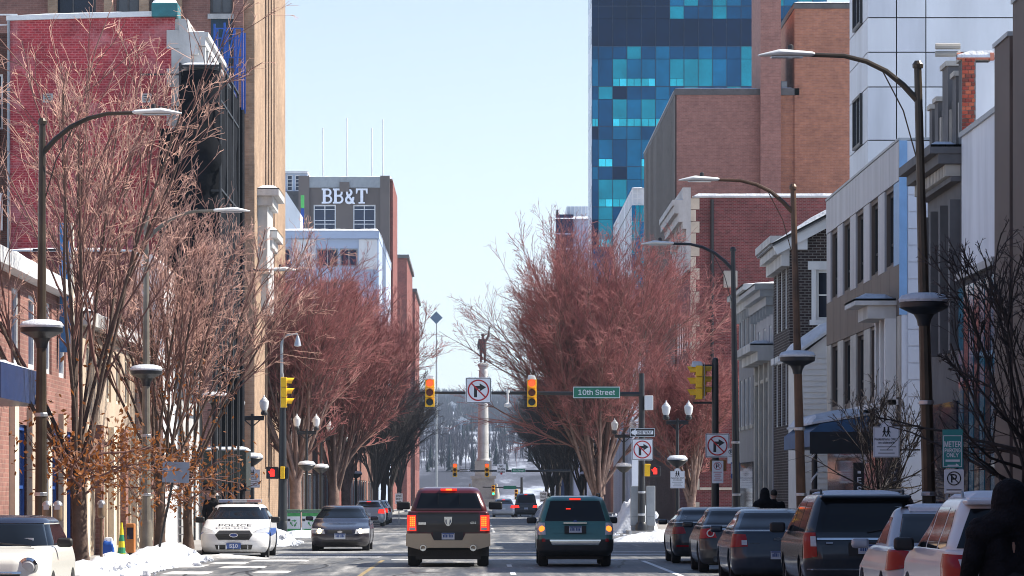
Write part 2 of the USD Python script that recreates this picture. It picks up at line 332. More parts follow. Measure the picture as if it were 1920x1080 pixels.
# painted markings, each a sheet 4 mm up
def mark(name, x0, x1, y0, y1, m=PAINT): structure(name, bx(x0, x1, y0, y1, .001, .004), m)
mark('stop_line', -2.3, 4.3, 96.6, 97.4)
for y in (104.6, 111.3): mark('crosswalk_line', -7.6, 6.6, y, y + .5)
for y in (99.6, 101.6, 108.4): mark('crosswalk_line', -7.4, -2.7, y, y + .35)
mark('stop_line', -7.4, -2.7, 164.5, 165.3)
for y in (128.5, 132): mark('crosswalk_line', -7.6, 6.6, y, y + .35)
for y in (161.2, 164.2): mark('crosswalk_line', -7.6, 6.6, y, y + .35)
for dx in (-2.50,): mark('centre_line', dx - .05, dx + .05, 20, 96, PAINTY); mark('centre_line', dx - .05, dx + .05, 166, 274, PAINTY)
for y in range(24, 96, 9): mark('lane_line', .72, .84, y, y + 3)
for y in range(170, 270, 9): mark('lane_line', .72, .84, y, y + 3)
for y in (274.5, 292): mark('crosswalk_line', -7.6, 6.6, y, y + .6)
mark('edge_line', 4.28, 4.40, 30, 95)
TAR = P('tar_seam', (.022, .022, .024), .6, .2, 3); rgt = np.random.default_rng(8)
for k in range(7):
    x = rgt.uniform(-6.5, 4); y = rgt.uniform(62, 95); pts = [(x + rgt.normal(0, .12) + i * .05, y + i * 2.2) for i in range(6)]; structure('tar_seam', flat(LineString(pts).buffer(.035), .0025), TAR)
for x, y in ((-1.1, 80.5), (2.9, 93.2), (-4.4, 90.0)): structure('manhole_cover', lathe([(.36, .0005), (.36, .003), (.30, .0035)], 24, (x, y, 0)), P('iron_cover_%d' % int(y), (.05, .045, .04), .5, .2, 20))

# ------------------------------------------------------------------ far hill
HILL = usdkit.material(stage, '/World/Looks/hill', {
    'geo': ('geometry', {}), 'map': ('mapping', {'scale': (.035, .010, .02)}), 'n': ('noise_texture', {'scale': 1.0, 'detail': 7.0, 'roughness': .68}),
    'r': ('rgb_ramp', {'ramp': [(.40, (.05, .055, .075)), (.53, (.12, .13, .17)), (.60, (.40, .44, .52)), (.74, (.55, .60, .68))]}),
    'p': ('principled_bsdf', {'roughness': .9, 'specular_ior_level': .1})}, [('geo.position', 'map.vector'), ('map.vector', 'n.vector'), ('n.fac', 'r.fac'), ('r.color', 'p.base_color')], surface='p.BSDF')
gx, gy = np.meshgrid(np.linspace(-900, 1300, 90), np.concatenate([np.linspace(760, 1500, 30), np.linspace(1560, 5200, 60)]), indexing='ij')
def hill_z(x, y):
    t = np.clip((y - 800) / 2600, 0, 1); base = 14 * np.clip((y - 760) / 300, 0, 1) + 78 * t ** 1.25
    p = np.stack([x / 420, y / 520, np.zeros_like(x)], -1)
    return base * (.86 + .30 * meshkit.fbm(p, 4, 5)) - 1.2 + 4 * (meshkit.noise(p * 7, 8) - .5) * np.clip((y - 760) / 200, 0, 1)
gz = hill_z(gx, gy); nx_, ny_ = gx.shape
ii, jj = np.meshgrid(np.arange(nx_ - 1), np.arange(ny_ - 1), indexing='ij'); a_ = (ii * ny_ + jj).ravel()
q_ = np.stack([a_, a_ + ny_, a_ + ny_ + 1, a_ + 1], 1)
structure('hill', (np.stack([gx, gy, gz], -1).reshape(-1, 3), q_), HILL, smooth=True)
# haze: an even, thin volume round everything
HAZE = usdkit.material(stage, '/World/Looks/haze', {'v': ('principled_volume', {'color': (.66, .81, 1.0), 'density': 1.0e-4, 'anisotropy': .2})}, [], volume='v.volume')
structure('haze', bx(-2600, 2600, -130, 5400, -2.6, 190), HAZE, kind='stuff')

# ------------------------------------------------------------------ buildings, left side
RAWB = brick('painted_red_brick', (.38, .043, .052), (.25, .030, .040), (.40, .115, .12), h=.085, ms=.014, patch=((.52, .26, .27), .9, .52), dirt=.32)
DKBR = brick('dark_brown_brick', (.12, .055, .042), (.075, .035, .03), (.10, .075, .065))
RDBR = brick('red_brick', (.24, .055, .045), (.15, .035, .032), (.20, .13, .11))
TANBR = brick('tan_brick', (.34, .235, .16), (.27, .18, .12), (.30, .225, .165), w=.3, h=.1)
MAUVE = brick('pinkish_brown_brick', (.27, .13, .105), (.20, .10, .085), (.28, .17, .14), w=.3, h=.1)
STUCCO = P('cream_stucco', (.42, .33, .25), .85, .15, .8)
NAVY = P('navy_paint', (.012, .028, .095), .4, .2)
BLUEF = P('blue_frame', (.02, .07, .26), .45, .1)
WSTONE = P('white_stone', (.44, .435, .43), .75, .28, 1.1, bump=.3, stretch=.4)
MESH = P('black_netting', (.006, .007, .010), .9, .4, 1.2, bump=.6, spec=.08)
SCBLUE = P('blue_steel', (.008, .075, .36), .45, .15)

# L1: shopfront row along the left pavement
t = Thing('shop_building', 'low brown brick shop with blue window frames behind nearest left lamp', 'shop', (XL, 76, 0))
ops = [('E', 80.2 + k * 3.1, 82.2 + k * 3.1, .5, 3.3) for k in range(4)] + [('E', 79.4 + k * 3.0, 80.9 + k * 3.0, 4.6, 6.3) for k in range(5)]
t.part('wall', block(XL - 14, XL, 66, 93, 0, 6.9, ops), MAUVE)
for o in ops: window(t, 'E', XL, *o[1:], BLUEF if o[3] < 4 else WHITE, BLGLASS, 1, 2 if o[3] < 4 else 1, fw=.12)
for k in range(5): t.part('pilaster', fb('E', XL, 79.0 + k * 3.1, 79.7 + k * 3.1, 0, 3.7, 0, .13), STUCCO if k % 2 else CREAM)
t.part('cornice', fb('E', XL, 66, 93, 6.55, 6.9, 0, .35), WHITE)
t.part('snow_cap', snow_strip(XL - .9, XL + .33, 66, 93, 6.9, .16, 3), SNOW)
t.part('awning', fb('E', XL, 70, 77, 3.6, 4.3, .002, 1.0), NAVY); t.part('awning_snow', snow_strip(XL + .05, XL + .98, 70, 77, 4.3, .1, 5), SNOW)
t = Thing('shop_building', 'tan stucco shop with dark doorways between brown and cream pillars', 'shop', (XL, 93, 0))
ops = [('E', 94.3 + k * 3.4, 96.4 + k * 3.4, .3, 3.2) for k in range(4)] + [('E', 94.6 + k * 2.6, 95.8 + k * 2.6, 4.3, 5.7) for k in range(5)]
t.part('wall', block(XL - 14, XL, 93.02, 108, 0, 6.45, ops), STUCCO)
for o in ops: window(t, 'E', XL, *o[1:], CREAM, BLGLASS, 1, 2 if o[3] < 4 else 1, fw=.1)
for k in range(5): t.part('pilaster', fb('E', XL, 93.4 + k * 3.4, 94.1 + k * 3.4, 0, 3.6, 0, .16), MAUVE if k % 2 else CREAM)
t.part('cornice', fb('E', XL, 93.05, 108, 6.1, 6.45, 0, .3), WSTONE); t.part('snow_cap', snow_strip(XL - .8, XL + .28, 93.05, 108, 6.45, .15, 6), SNOW)
t = Thing('shop_building', 'dark brick shop with red door beside the leaning sign', 'shop', (XL, 108, 0))
ops = [('E', 109 + k * 3.6, 111.2 + k * 3.6, .3, 3.0) for k in range(4)]
t.part('wall', block(XL - 14, XL, 108.02, 117.6, 0, 6.2, ops[:2]), DKBR)
for o in ops[:2]: window(t, 'E', XL, *o[1:], CREAM, BLGLASS, 1, 2, fw=.1)
t.part('door', fb('E', XL, 115.4, 116.6, .1, 2.5, 0, .06), P('red_door', (.25, .02, .02), .5))
t.part('cornice', fb('E', XL, 108.05, 117.6, 5.9, 6.2, 0, .3), WHITE); t.part('snow_cap', snow_strip(XL - .8, XL + .28, 108.05, 117.6, 6.2, .15, 7), SNOW)
# gabled shed roof seen end-on at the far left, and the brick wall over the shops
t = Thing('gabled_building', 'grey gable end with long snowy sloping roof edge at left', 'building', (-17, 100, 0))
Y = 100.0; gp = [(PX(-60, Y), 0), (XL - .35, 0), (XL - .35, PZ(672, Y)), (PX(-60, Y), PZ(475, Y))]
GSID = P('grey_siding', (.33, .33, .36), .7, .12, 1.5)
wedge = Manifold.extrude(CrossSection([gp]), 6).rotate([90, 0, 0]).translate([0, Y + 6, 0]); t.part('wall', wedge, GSID)
ang = math.atan2(gp[2][1] - gp[3][1], gp[2][0] - gp[3][0]); Ls = math.hypot(gp[2][1] - gp[3][1], gp[2][0] - gp[3][0])
m = snow_strip(0, Ls, -.25, 6, 0, .22, 9); m = rot(m, -math.degrees(ang), (0, 1, 0)); t.part('roof_snow', move(m, (gp[3][0], Y, gp[3][1])), SNOW)
t = Thing('brick_building', 'dull red brick wall with straight snowy coping below the painted wall', 'building', (-14, 118, 0))
Y = 118.0; x0, x1 = PX(10, Y), PX(246, Y)
t.part('wall', block(x0, x1, Y, Y + 5.5, 0, PZ(469, Y)), brick('dull_red_brick', (.17, .045, .05), (.12, .035, .04), (.15, .07, .07))); t.part('coping', snow_strip(x0 - .1, x1 + .1, Y - .15, Y + 5.5, PZ(469, Y), .1, 2), SNOW)
t = Thing('stucco_building', 'narrow white stucco wall with slanted top right of the snowy coping', 'building', (-11.5, 118, 0))
Y = 118.05; gp = [(x1 + .12, 0), (XL - .02, 0), (XL - .02, PZ(500, Y)), (PX(285, Y), PZ(477, Y)), (x1 + .12, PZ(480, Y))]
t.part('wall', Manifold.extrude(CrossSection([gp]), 5.5).rotate([90, 0, 0]).translate([0, Y + 5.5, 0]), WHITE)

# L2: tall house with red painted party wall, white quoins and cornice
Y = 124.0
t = Thing('brick_building', 'tall building with red painted brick side wall and white quoins', 'building', (-13, Y, 0))
x0, x1 = PX(15, Y), XL
zt0, zt1 = PZ(39, Y), PZ(30, Y)
wl = Manifold.extrude(CrossSection([[(x0, 0), (x1 - .14, 0), (x1 - .14, zt1), (x0, zt0)]]), 9.9).rotate([90, 0, 0]).translate([0, Y + 9.9, 0])
t.part('wall', wl, RAWB)
cp = Manifold.extrude(CrossSection([[(x0 - .05, zt0), (x1 - .85, zt1 - .02), (x1 - .85, zt1 + .16), (x0 - .05, zt0 + .16)]]), .5).rotate([90, 0, 0]).translate([0, Y + .4, 0])
t.part('coping', cp, WHITE); t.part('coping_snow', rot(snow_strip(x0, x1 - .85, Y - .08, Y + 9, zt0 + .16, .12, 4), -1.6, (0, 1, 0), (x0, 0, zt0)), SNOW)
for k in range(26):
    z = .5 + k * .66; w = .42 if k % 2 else .26
    t.part('quoin', bx(x1 - w, x1 + .03, Y - .03, Y + .5, z, z + .63), WSTONE)
ops = [('E', Y + 1.2 + c * 2.2, Y + 2.3 + c * 2.2, 5.0 + r * 3.3, 7.1 + r * 3.3) for c in range(4) for r in range(4)]
t.part('front_wall', block(x1 - .14, x1, Y + .02, Y + 9.9, 0, zt1 - .1, ops, .1), WSTONE)
for o in ops:
    window(t, 'E', x1, *o[1:], WHITE, DGLASS, 1, 2, fw=.08, back=.08)
    t.part('window_hood', fb('E', x1, o[1] - .15, o[2] + .15, o[4], o[4] + .22, 0, .22), WSTONE)
for k, (d, z0, z1) in enumerate(((.25, -1.9, -1.6), (.4, -1.6, -1.3), (.65, -1.3, -1.0), (.9, -1.0, -.72), (1.0, -.72, -.55), (.3, -.55, -.1))):
    t.part('cornice', fb('E', x1, Y - .02 - .004 * k, Y + 9.9, zt1 + z0, zt1 + z1, 0, d), WSTONE)
for k in range(7): t.part('bracket', fb('E', x1, Y + .3 + k * 1.4, Y + .6 + k * 1.4, zt1 - 1.62, zt1 - 1.02, .3, .88), WSTONE)
t.part('cornice_snow', snow_strip(x1 + .3, x1 + .98, Y, Y + 9.8, zt1 - .55, .08, 12), SNOW)
TEALP = P('teal_paint', (.02, .14, .16), .5, .25)
t.part('roof_box', rbx(x1 - .92, x1 - .02, Y - .25, Y + 1, zt1 - .05, zt1 + .42, .04), TEALP); t.part('roof_box_snow', snow_lump(x1 - .9, x1 - .05, Y - .22, Y + 1, zt1 + .42, .14, 3, (14, 10)), SNOW)
for px in (90, 275):
    x = PX(px, Y); z = PZ(184, Y); v = t.part('vent', bx(x - .17, x + .17, Y - .05, Y, z - .15, z + .15), WSTONE)
    for k in range(3): t.part('slot', bx(x - .11, x + .11, Y - .056, Y - .05, z - .09 + k * .08, z - .05 + k * .08), DSTONE, v)
t.part('downpipe', tube([(x0 + .03, Y - .07, 0), (x0 + .03, Y - .07, zt0)], .05), GREY)
t = Thing('brick_building', 'dark brick building at far left edge with a white painted panel', 'building', (-20, 125, 0))
t.part('wall', block(-30, x0 - .08, 124.6, 134, 0, 17.6, [('S', -17.5, -16.3, 14.3, 16.2), ('S', -17.5, -16.3, 8.2, 9.6)]), DKBR)
for z0, z1 in ((14.3, 16.2), (8.2, 9.6)): window(t, 'S', 124.6, -17.5, -16.3, z0, z1, WHITE, DGLASS, 1, 2)
t.part('painted_panel', bx(-18.6, -16.4, 124.54, 124.6, PZ(300, 124.6), PZ(190, 124.6)), WHITE); t.part('painted_panel', bx(-18.6, -16.3, 124.54, 124.6, PZ(432, 124.6), PZ(362, 124.6)), WHITE)
t.part('railing', cat([bx(-19, -15.8, 124.5, 124.55, 18.2, 18.25), bx(-19, -15.8, 124.5, 124.55, 17.85, 17.9)] + [bx(-19 + k * .8, -18.96 + k * .8, 124.5, 124.55, 17.6, 18.2) for k in range(5)]), WHITE)
# black netted scaffold in front of its street face
t = Thing('scaffold', 'scaffold wrapped in black netting with snow on its top', 'scaffold', (-9, 126, 0))
za, zb = 6.5, PZ(128, 124)
def net(x0, x1, y0, y1, z0, z1, seed):
    nx, nz = 26, 60; u, v = np.meshgrid(np.linspace(0, 1, nx), np.linspace(0, 1, nz), indexing='ij')
    # perimeter of the netting in plan: street side, camera side
    per = np.array([(x0, y0), (x1, y0), (x1, y1), (x0, y1), (x0, y0)], float); d = np.r_[0, np.cumsum(np.hypot(*np.diff(per, axis=0).T))]; s = u * d[-1]
    x = np.interp(s, d, per[:, 0]); y = np.interp(s, d, per[:, 1]); z = z0 + (z1 - z0) * v
    c = np.array([(x0 + x1) / 2, (y0 + y1) / 2]); n = meshkit.fbm(np.stack([np.cos(u * 6.283) * 2.2, np.sin(u * 6.283) * 2.2, v * 7], -1), 4, seed) - .5
    bul = 1 + .34 * n + .10 * np.sin(v * 3.1) ; x = c[0] + (x - c[0]) * bul; y = c[1] + (y - c[1]) * bul
    i, j = np.meshgrid(np.arange(nx - 1), np.arange(nz - 1), indexing='ij'); a = (i * nz + j).ravel()
    q = np.stack([a, a + nz, a + nz + 1, a + 1], 1); V = np.stack([x, y, z], -1).reshape(-1, 3)
    return trimesh.Trimesh(V, np.vstack([q[:, [0, 1, 2]], q[:, [0, 2, 3]]]), process=False)
t.part('netting', net(XL + .2, XL + 1.45, 122.8, 132, za, zb - .2, 3), MESH, smooth=True)
t.part('netting', net(XL - .55, XL + .1, 122.6, 123.9, 9, zb - 2.2, 6), MESH, smooth=True)
for x in (XL + .15, XL + 1.5):
    for y in (122.7, 125.8, 128.9, 132): t.part('pole', tube([(x, y, 0), (x, y, zb)], .045, 6), BLACK)
for z in (6, 9, 12, 15, zb - .1):
    t.part('rail', cat(bx(XL + .15, XL + 1.5, 122.66, 122.74, z, z + .07), bx(XL + .11, XL + .18, 122.7, 132, z + .07, z + .14), bx(XL + 1.46, XL + 1.53, 122.7, 132, z + .07, z + .14)), BLACK)
t.part('rail', cat(bx(XL - 1.2, XL + .15, 122.6, 122.66, zb - 1.5, zb - 1.44), bx(XL - 1.2, XL + .15, 122.6, 122.66, zb - .4, zb - .34)), BLACK)
t.part('deck_snow', snow_lump(XL + .2, XL + 1.4, 122.7, 132, zb - .02, .18, 8, (8, 30)), SNOW)
# blue steel frame on the roof behind
t = Thing('steel_frame', 'bright blue steel access frame standing high beside the white cornice', 'frame', (-9.3, 134, 0))
Y = 134.0; bxs = [PX(p, Y) for p in (405, 424, 443, 457)]
for i, x in enumerate(bxs): 
    for y in (133.2, 134.6): t.part('post', bx(x - .035, x + .035, y - .035, y + .035, PZ(210, Y), PZ((50, 48, 62, 58)[i], Y)), SCBLUE)
for z in np.linspace(PZ(150, Y), PZ(60, Y), 6): t.part('rung', bx(bxs[0], bxs[-1], 133.13, 133.17, z, z + .04), SCBLUE)
for a, b in ((0, 1), (1, 2), (2, 3)): t.part('brace', tube([(bxs[a], 133.1, PZ(150, Y)), (bxs[b], 133.1, PZ(60, Y))], .03, 5), SCBLUE)
t.part('base', bx(bxs[0], bxs[-1], 133.3, 134.5, 0, PZ(205, Y)), MESH)

# L3: tall tan and pinkish brick tower block
Y = 166.0; zt = 46.0
t = Thing('brick_tower', 'tall brick tower with sunlit tan street side and dark fluted grooves', 'building', (-20, Y, 0))
xs_w = [(93, 180), (218, 262), (280, 326), (394, 436)]
ops = []
for r in range(4):
    for a, b in xs_w: ops.append(('S', PX(a, Y), PX(b, Y), PZ(26, Y) - r * 4.3 + 4.3, PZ(26, Y) - r * 4.3 + 7.3))
ops = [o for o in ops if o[4] < zt - 1]
YE = XL * -F_PX / (VPX - 535)
gro = [('E', PZ(0, 1) * 0 + y, y + 1.15, 3, zt + 2) for y in (174.2, 176.6, 179.0, 181.4)]
m = block(-36, XL, Y, YE, 0, zt, ops + gro, .35); t.part('wall', m, TANBR)
t.part('side_wall', block(-36, XL - .55, Y - .06, Y, 0, zt, [(f, a, b, c, d) for f, a, b, c, d in ops], .2), MAUVE)
for o in ops: window(t, 'S', Y, o[1], o[2], o[3], o[4], DSTONE, DGLASS, 2, 2, fw=.1, back=.25); t.part('sill', fb('S', Y, o[1] - .1, o[2] + .1, o[3] - .25, o[3] - .02, .062, .2), WSTONE)
for k, (f, a, b, c, d) in enumerate(gro): t.part('groove_panel', fb('E', XL, a + .02, b - .02, 3, zt, -.34, -.26 + .1 * (k % 2)), DKBR)
for px in (100, 205, 271, 333, 448): t.part('pier', fb('S', Y, PX(px, Y) - .22, PX(px, Y) + .22, 0, zt, .06, .32), MAUVE if px > 400 else TANBR)
t.part('blue_panel', fb('S', Y, PX(396, Y), PX(436, Y), PZ(120, Y), PZ(31, Y), .061, .1), P('dark_teal_panel', (.006, .03, .055), .5, .2))
for y, z, d in ((168.0, PZ(352, 168), 1.0), (170.5, PZ(430, 170), .8)):
    t.part('cornice', cat(fb('E', XL, y, y + 5, z - .35, z, 0, d), fb('E', XL, y + .2, y + 5, z - .8, z - .35, 0, d * .7), fb('E', XL, y + .4, y + 5, z - 3.8, z - .8, 0, d * .45)), WSTONE); t.part('cornice_snow', snow_strip(XL, XL + d, y, y + 5, z, .15, int(y)), SNOW)

# L4: bank tower with lettering, white podium before it
Y = 428.0
BROWNP = P('taupe_panel', (.13, .105, .095), .7, .1, .3); BLUEW = P('pale_blue_panel', (.36, .44, .58), .5, .08, .2)
t = Thing('bank_tower', 'square taupe bank tower with white lettering and two blue windows', 'building', (-15, Y, 0))
x0, x1 = PX(560, Y), PX(731, Y); zt = PZ(330, Y)
ops = [('S', PX(a, Y), PX(b, Y), PZ(432, Y), PZ(384, Y)) for a, b in ((588, 630), (662, 704))]
t.part('wall', block(x0, x1, Y, Y + 24, 0, zt - .3, ops, .5), BROWNP)
for o in ops: window(t, 'S', Y, *o[1:], WHITE, BLGLASS, 2, 3, fw=.15, back=.2, split=(.22, .38, .88)[:2] + (.86,))
t.part('side_wall', bx(x1, x1 + .35, Y + .3, Y + 24, 0, zt - .5), RDBR)
t.part('parapet', fb('S', Y, PX(580, Y), PX(713, Y), PZ(352, Y), PZ(332, Y), 0, .25), GREY)
t.part('parapet_snow', snow_strip(x0, x1 + .3, Y - .2, Y + 6, zt - .3, .35, 3), SNOW)
for a, b in ((560, 580), (713, 731)): t.part('corner_pier', fb('S', Y, PX(a, Y), PX(b, Y), 0, zt, .0, .4), BROWNP)
t.part('pier', fb('S', Y, PX(637, Y), PX(655, Y), PZ(360, Y), PZ(342, Y), .25, .5), BROWNP)
# BB&T in a slab-serif letter
sc_ = Y / F_PX
def serif_B():
    s = union_all([sbox(0, 0, 9, 3), sbox(0, 25, 9, 28), sbox(2.2, 0, 7.4, 28), Point(11, 20.6).buffer(7.4).intersection(sbox(4, 12, 20, 28)), Point(12, 7.6).buffer(7.6).intersection(sbox(4, 0, 22, 15.2)), sbox(4, 13.2, 11, 28), sbox(4, 0, 12, 15.2)])
    return s.difference(union_all([Point(10.4, 20.4).buffer(4.3).intersection(sbox(7.4, 10, 20, 30)), sbox(7.4, 16.1, 10.4, 24.7), Point(11, 7.8).buffer(4.9).intersection(sbox(7.4, 0, 20, 15)), sbox(7.4, 2.9, 11, 12.7)]))
def serif_T(): return union_all([sbox(8.4, 0, 13.6, 28), sbox(5, 0, 17, 2.6), sbox(0, 25, 22, 28), Polygon([(0, 28), (0, 18.5), (2, 18.5), (4, 25), (5, 28)]), Polygon([(22, 28), (22, 18.5), (20, 18.5), (18, 25), (17, 28)])])
LET = P('letter_white', (.78, .80, .86), .5, .04)
for px, shp in ((603.5, serif_B()), (624.5, serif_B()), (667.5, serif_T())): t.part('letter', plate(shp, Y - .45, .3, PX(px, Y), PZ(382, Y), s=sc_ * (.93 if px == 668 else 1.0)), LET)
a = text_plate('&', 26 * sc_, Y - .45, PX(656.5, Y), PZ(382, Y), .3, bold=True); a.vertices[:, 0] = PX(656.5, Y) + (a.vertices[:, 0] - PX(656.5, Y)) * .84; t.part('letter', a, LET)
# flag poles on its roof
for i, (px, py) in enumerate(((599, 238), (645, 219), (693, 238), (714, 222))):
    one('roof_mast', tube([(PX(px, Y), Y + 10, zt - 1), (PX(px, Y), Y + 10, PZ(py, Y) * 1.02)], .09, 6), WHITE, ('leftmost slim white mast on the bank tower roof', 'tallest middle white mast on the bank tower roof', 'shorter white mast third along the bank tower roof', 'rightmost slim white mast near the bank tower corner')[i], 'mast', 'masts on the bank roof')
t = Thing('rooftop_house', 'dark rooftop room with blue shuttered windows left of the bank tower', 'building', (-22, 440, 0))
Y = 440.0; t.part('wall', block(PX(500, Y), PX(576, Y), Y, Y + 10, 0, PZ(322, Y), [('S', PX(538, Y), PX(549, Y), PZ(358, Y), PZ(328, Y)), ('S', PX(553, Y), PX(562, Y), PZ(358, Y), PZ(328, Y))], .3), BLUEW)
for a, b in ((538, 549), (553, 562)): window(t, 'S', Y, PX(a, Y), PX(b, Y), PZ(358, Y), PZ(328, Y), WHITE, BLGLASS, 1, 4, fw=.12)
t.part('roof_edge', bx(PX(500, Y), PX(577, Y), Y - .3, Y + 10, PZ(325, Y), PZ(321, Y)), WHITE); t.part('dark_storey', bx(PX(500, Y), PX(566, Y), Y - 1.2, Y, 0, PZ(360, Y)), DSTONE)
t = Thing('banner', 'narrow green and blue upright banner beside the bank tower', 'banner', (PX(567, 420), 420, 0))
t.part('upper_panel', bx(PX(564, 420), PX(570, 420), 420, 420.2, PZ(390, 420), PZ(366, 420)), P('bright_green', (.10, .55, .12), .5)); t.part('lower_panel', bx(PX(564, 420), PX(570, 420), 420, 420.2, 29, PZ(390.4, 420)), SCBLUE)
Y = 375.0
t = Thing('white_podium', 'pale white panelled block with snowy parapet in front of bank tower', 'building', (-14, Y, 0))
zt = PZ(433, Y); x0 = PX(500, Y); ops = [('S', PX(a, Y), PX(b, Y), PZ(500, Y), PZ(466, Y)) for a, b in ((520, 545), (594, 634), (637, 671))] + [('S', PX(a, Y), PX(b, Y), PZ(560, Y), PZ(526, Y)) for a, b in ((520, 545), (594, 634), (637, 671))]
t.part('wall', block(x0, XL, Y, 428, 0, zt - .8, ops, .4), BLUEW)
for o in ops: window(t, 'S', Y, *o[1:], GREY, BLGLASS, 2, 1, fw=.15, back=.3)
t.part('fascia', bx(x0, XL + .05, Y - .4, 427.5, zt - .8, zt), BLUEW); t.part('parapet_snow', snow_strip(x0, XL + .05, Y - .4, Y + 3, zt, .25, 6), SNOW); t.part('parapet_snow', snow_strip(XL - 1, XL + .1, Y + 3, 427, zt, .3, 7), SNOW)
for a, b in ((548, 592), (673, 707)): t.part('panel', fb('S', Y, PX(a, Y), PX(b, Y), PZ(505, Y), PZ(449, Y), 0, .12), WHITE)
t = Thing('sloped_wall', 'white sloping roof wall between the tan tower and the bank', 'building', (-21, 410, 0))
Y = 410.0; t.part('wall', Manifold.extrude(CrossSection([[(PX(490, Y), 25), (PX(563, Y), 25), (PX(563, Y), PZ(400, Y)), (PX(537, Y), PZ(360, Y)), (PX(490, Y), PZ(340, Y))]]), 6).rotate([90, 0, 0]).translate([0, Y + 6, 0]), WHITE); t.part('base', bx(PX(490, Y), PX(563, Y), Y + .1, Y + 6, 0, 25), GREY)
for i, (yy, px, py, lab) in enumerate(((525, 763, 484, 'red brick block past the bank tower behind the vase-shaped tree'), (593, 777, 547, 'farthest red brick block on the left at the sky gap'))):
    t = Thing('brick_block', lab, 'building', (-14, yy, 0)); zt = PZ(py, yy)
    t.part('wall', block(-34, XL, yy, yy + 45, 0, zt, [('E', yy + 3 + k * 5, yy + 5 + k * 5, 6 + r * 4, 8.4 + r * 4) for k in range(8) for r in range(6)], .3), RDBR); t.part('cap', bx(-34, XL + .3, yy - .3, yy + 45, zt, zt + .5), DSTONE)
    for k in range(8):
        for r in range(6): window(t, 'E', XL, yy + 3 + k * 5, yy + 5 + k * 5, 6 + r * 4, 8.4 + r * 4, WHITE, DGLASS, 1, 1, fw=.12)
# the left side of the middle block, mostly behind the trees
for i, (y0, y1, h, mm, lab) in enumerate(((194, 232, 10, DKBR, 'three storey dark brick shop row behind the left vase-shaped tree'), (232, 274, 12, RDBR, 'red brick shop row behind the dark left trees'), (294, 340, 11, MAUVE, 'brown shop row past the second crossing on the left'), (340, 374, 14, DKBR, 'dark shop block just before the white podium'))):
    t = Thing('shop_row', lab, 'building', (XL - 6, y0, 0))
    ops = [('E', y0 + 1.2 + k * 3.6, y0 + 2.8 + k * 3.6, 4.6 + r * 3.2, 6.6 + r * 3.2) for k in range(int((y1 - y0) / 3.6)) for r in range(2)] + [('E', y0 + .8 + k * 6, y0 + 5.8 + k * 6, .5, 3.1) for k in range(int((y1 - y0) / 6.2))]
    t.part('wall', block(XL - 14, XL - .02 * i, y0 + .03, y1, 0, h, ops, .2), mm)
    for o in ops: window(t, 'E', XL - .02 * i, *o[1:], WSTONE, DGLASS, 1, 1, fw=.1)
    t.part('cornice', fb('E', XL, y0 + .05, y1, h - .6, h, 0, .5), WSTONE); t.part('snow_cap', snow_strip(XL - 1, XL + .5, y0 + .05, y1, h, .2, i), SNOW)
# ------------------------------------------------------------------ buildings, right side
ORBR = brick('orange_brown_brick', (.40, .175, .105), (.31, .135, .09), (.36, .20, .15), w=.38, h=.10, dirt=.12)
PKBR = brick('pinkish_brick', (.34, .165, .135), (.27, .13, .11), (.33, .20, .17), w=.3, h=.09, dirt=.12)
OLDRD = brick('old_red_brick', (.20, .045, .045), (.12, .03, .03), (.22, .13, .125), w=.24, h=.085)
BLKBR = brick('blackish_brick', (.045, .03, .028), (.025, .018, .018), (.15, .14, .135), w=.24, h=.085, ms=.014)
TAUPE = P('taupe_metal_panel', (.105, .082, .07), .5, .2, 1.2, stretch=.15, spec=.3)
SILVER = P('silver_panel', (.34, .34, .37), .4, .22, 1.6, metal=.2, stretch=.1)
PALEP = P('pale_white_panel', (.58, .61, .66), .6, .12, .9, stretch=.15)
PALEP2 = P('pale_white_panel_two', (.52, .55, .61), .6, .14, 1.1, stretch=.15)
BROWNM = P('brown_ribbed_metal', (.075, .05, .042), .5, .2, .8)
BROWNV = P('brown_panel', (.062, .040, .034), .6, .2, .9)
PLW = P('whitewashed_wall', (.60, .62, .66), .8, .14, 1.1, stretch=.2)
SIDW = P('white_clapboard', (.66, .66, .64), .7, .06, 2)
DJOINT = P('dark_joint', (.02, .02, .025), .8)
CREAMQ = P('cream_quoin', (.56, .48, .38), .8, .14, 1.5)

XR2 = 12.5      # the building line beyond the crossing stands farther back
# glass tower: each pane a part
Y = 395.3
t = Thing('glass_tower', 'tall blue glass office tower with teal and navy panes', 'office tower', (20, Y, 0))
xs = [PX(1110, Y), PX(1122, Y)] + [PX(1122 + 26.75 * k, Y) for k in range(1, 17)]
t.part('core', bx(xs[0] + .05, xs[-1], Y + .35, Y + 13, 0, 62), BLGLASS)
t.part('side_wall', bx(xs[0] - .02, xs[0] + .05, Y + .1, Y + 13, 0, 62), PALEP)
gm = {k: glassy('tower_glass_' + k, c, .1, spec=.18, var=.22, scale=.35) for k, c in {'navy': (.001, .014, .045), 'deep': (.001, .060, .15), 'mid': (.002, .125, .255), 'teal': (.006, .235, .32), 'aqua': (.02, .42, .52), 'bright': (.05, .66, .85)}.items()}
MULL = P('mullion', (.01, .03, .07), .5)
rng = np.random.default_rng(11)
fl0 = PZ(162, Y); FH, SPH = 75.3 * Y / F_PX, 24 * Y / F_PX
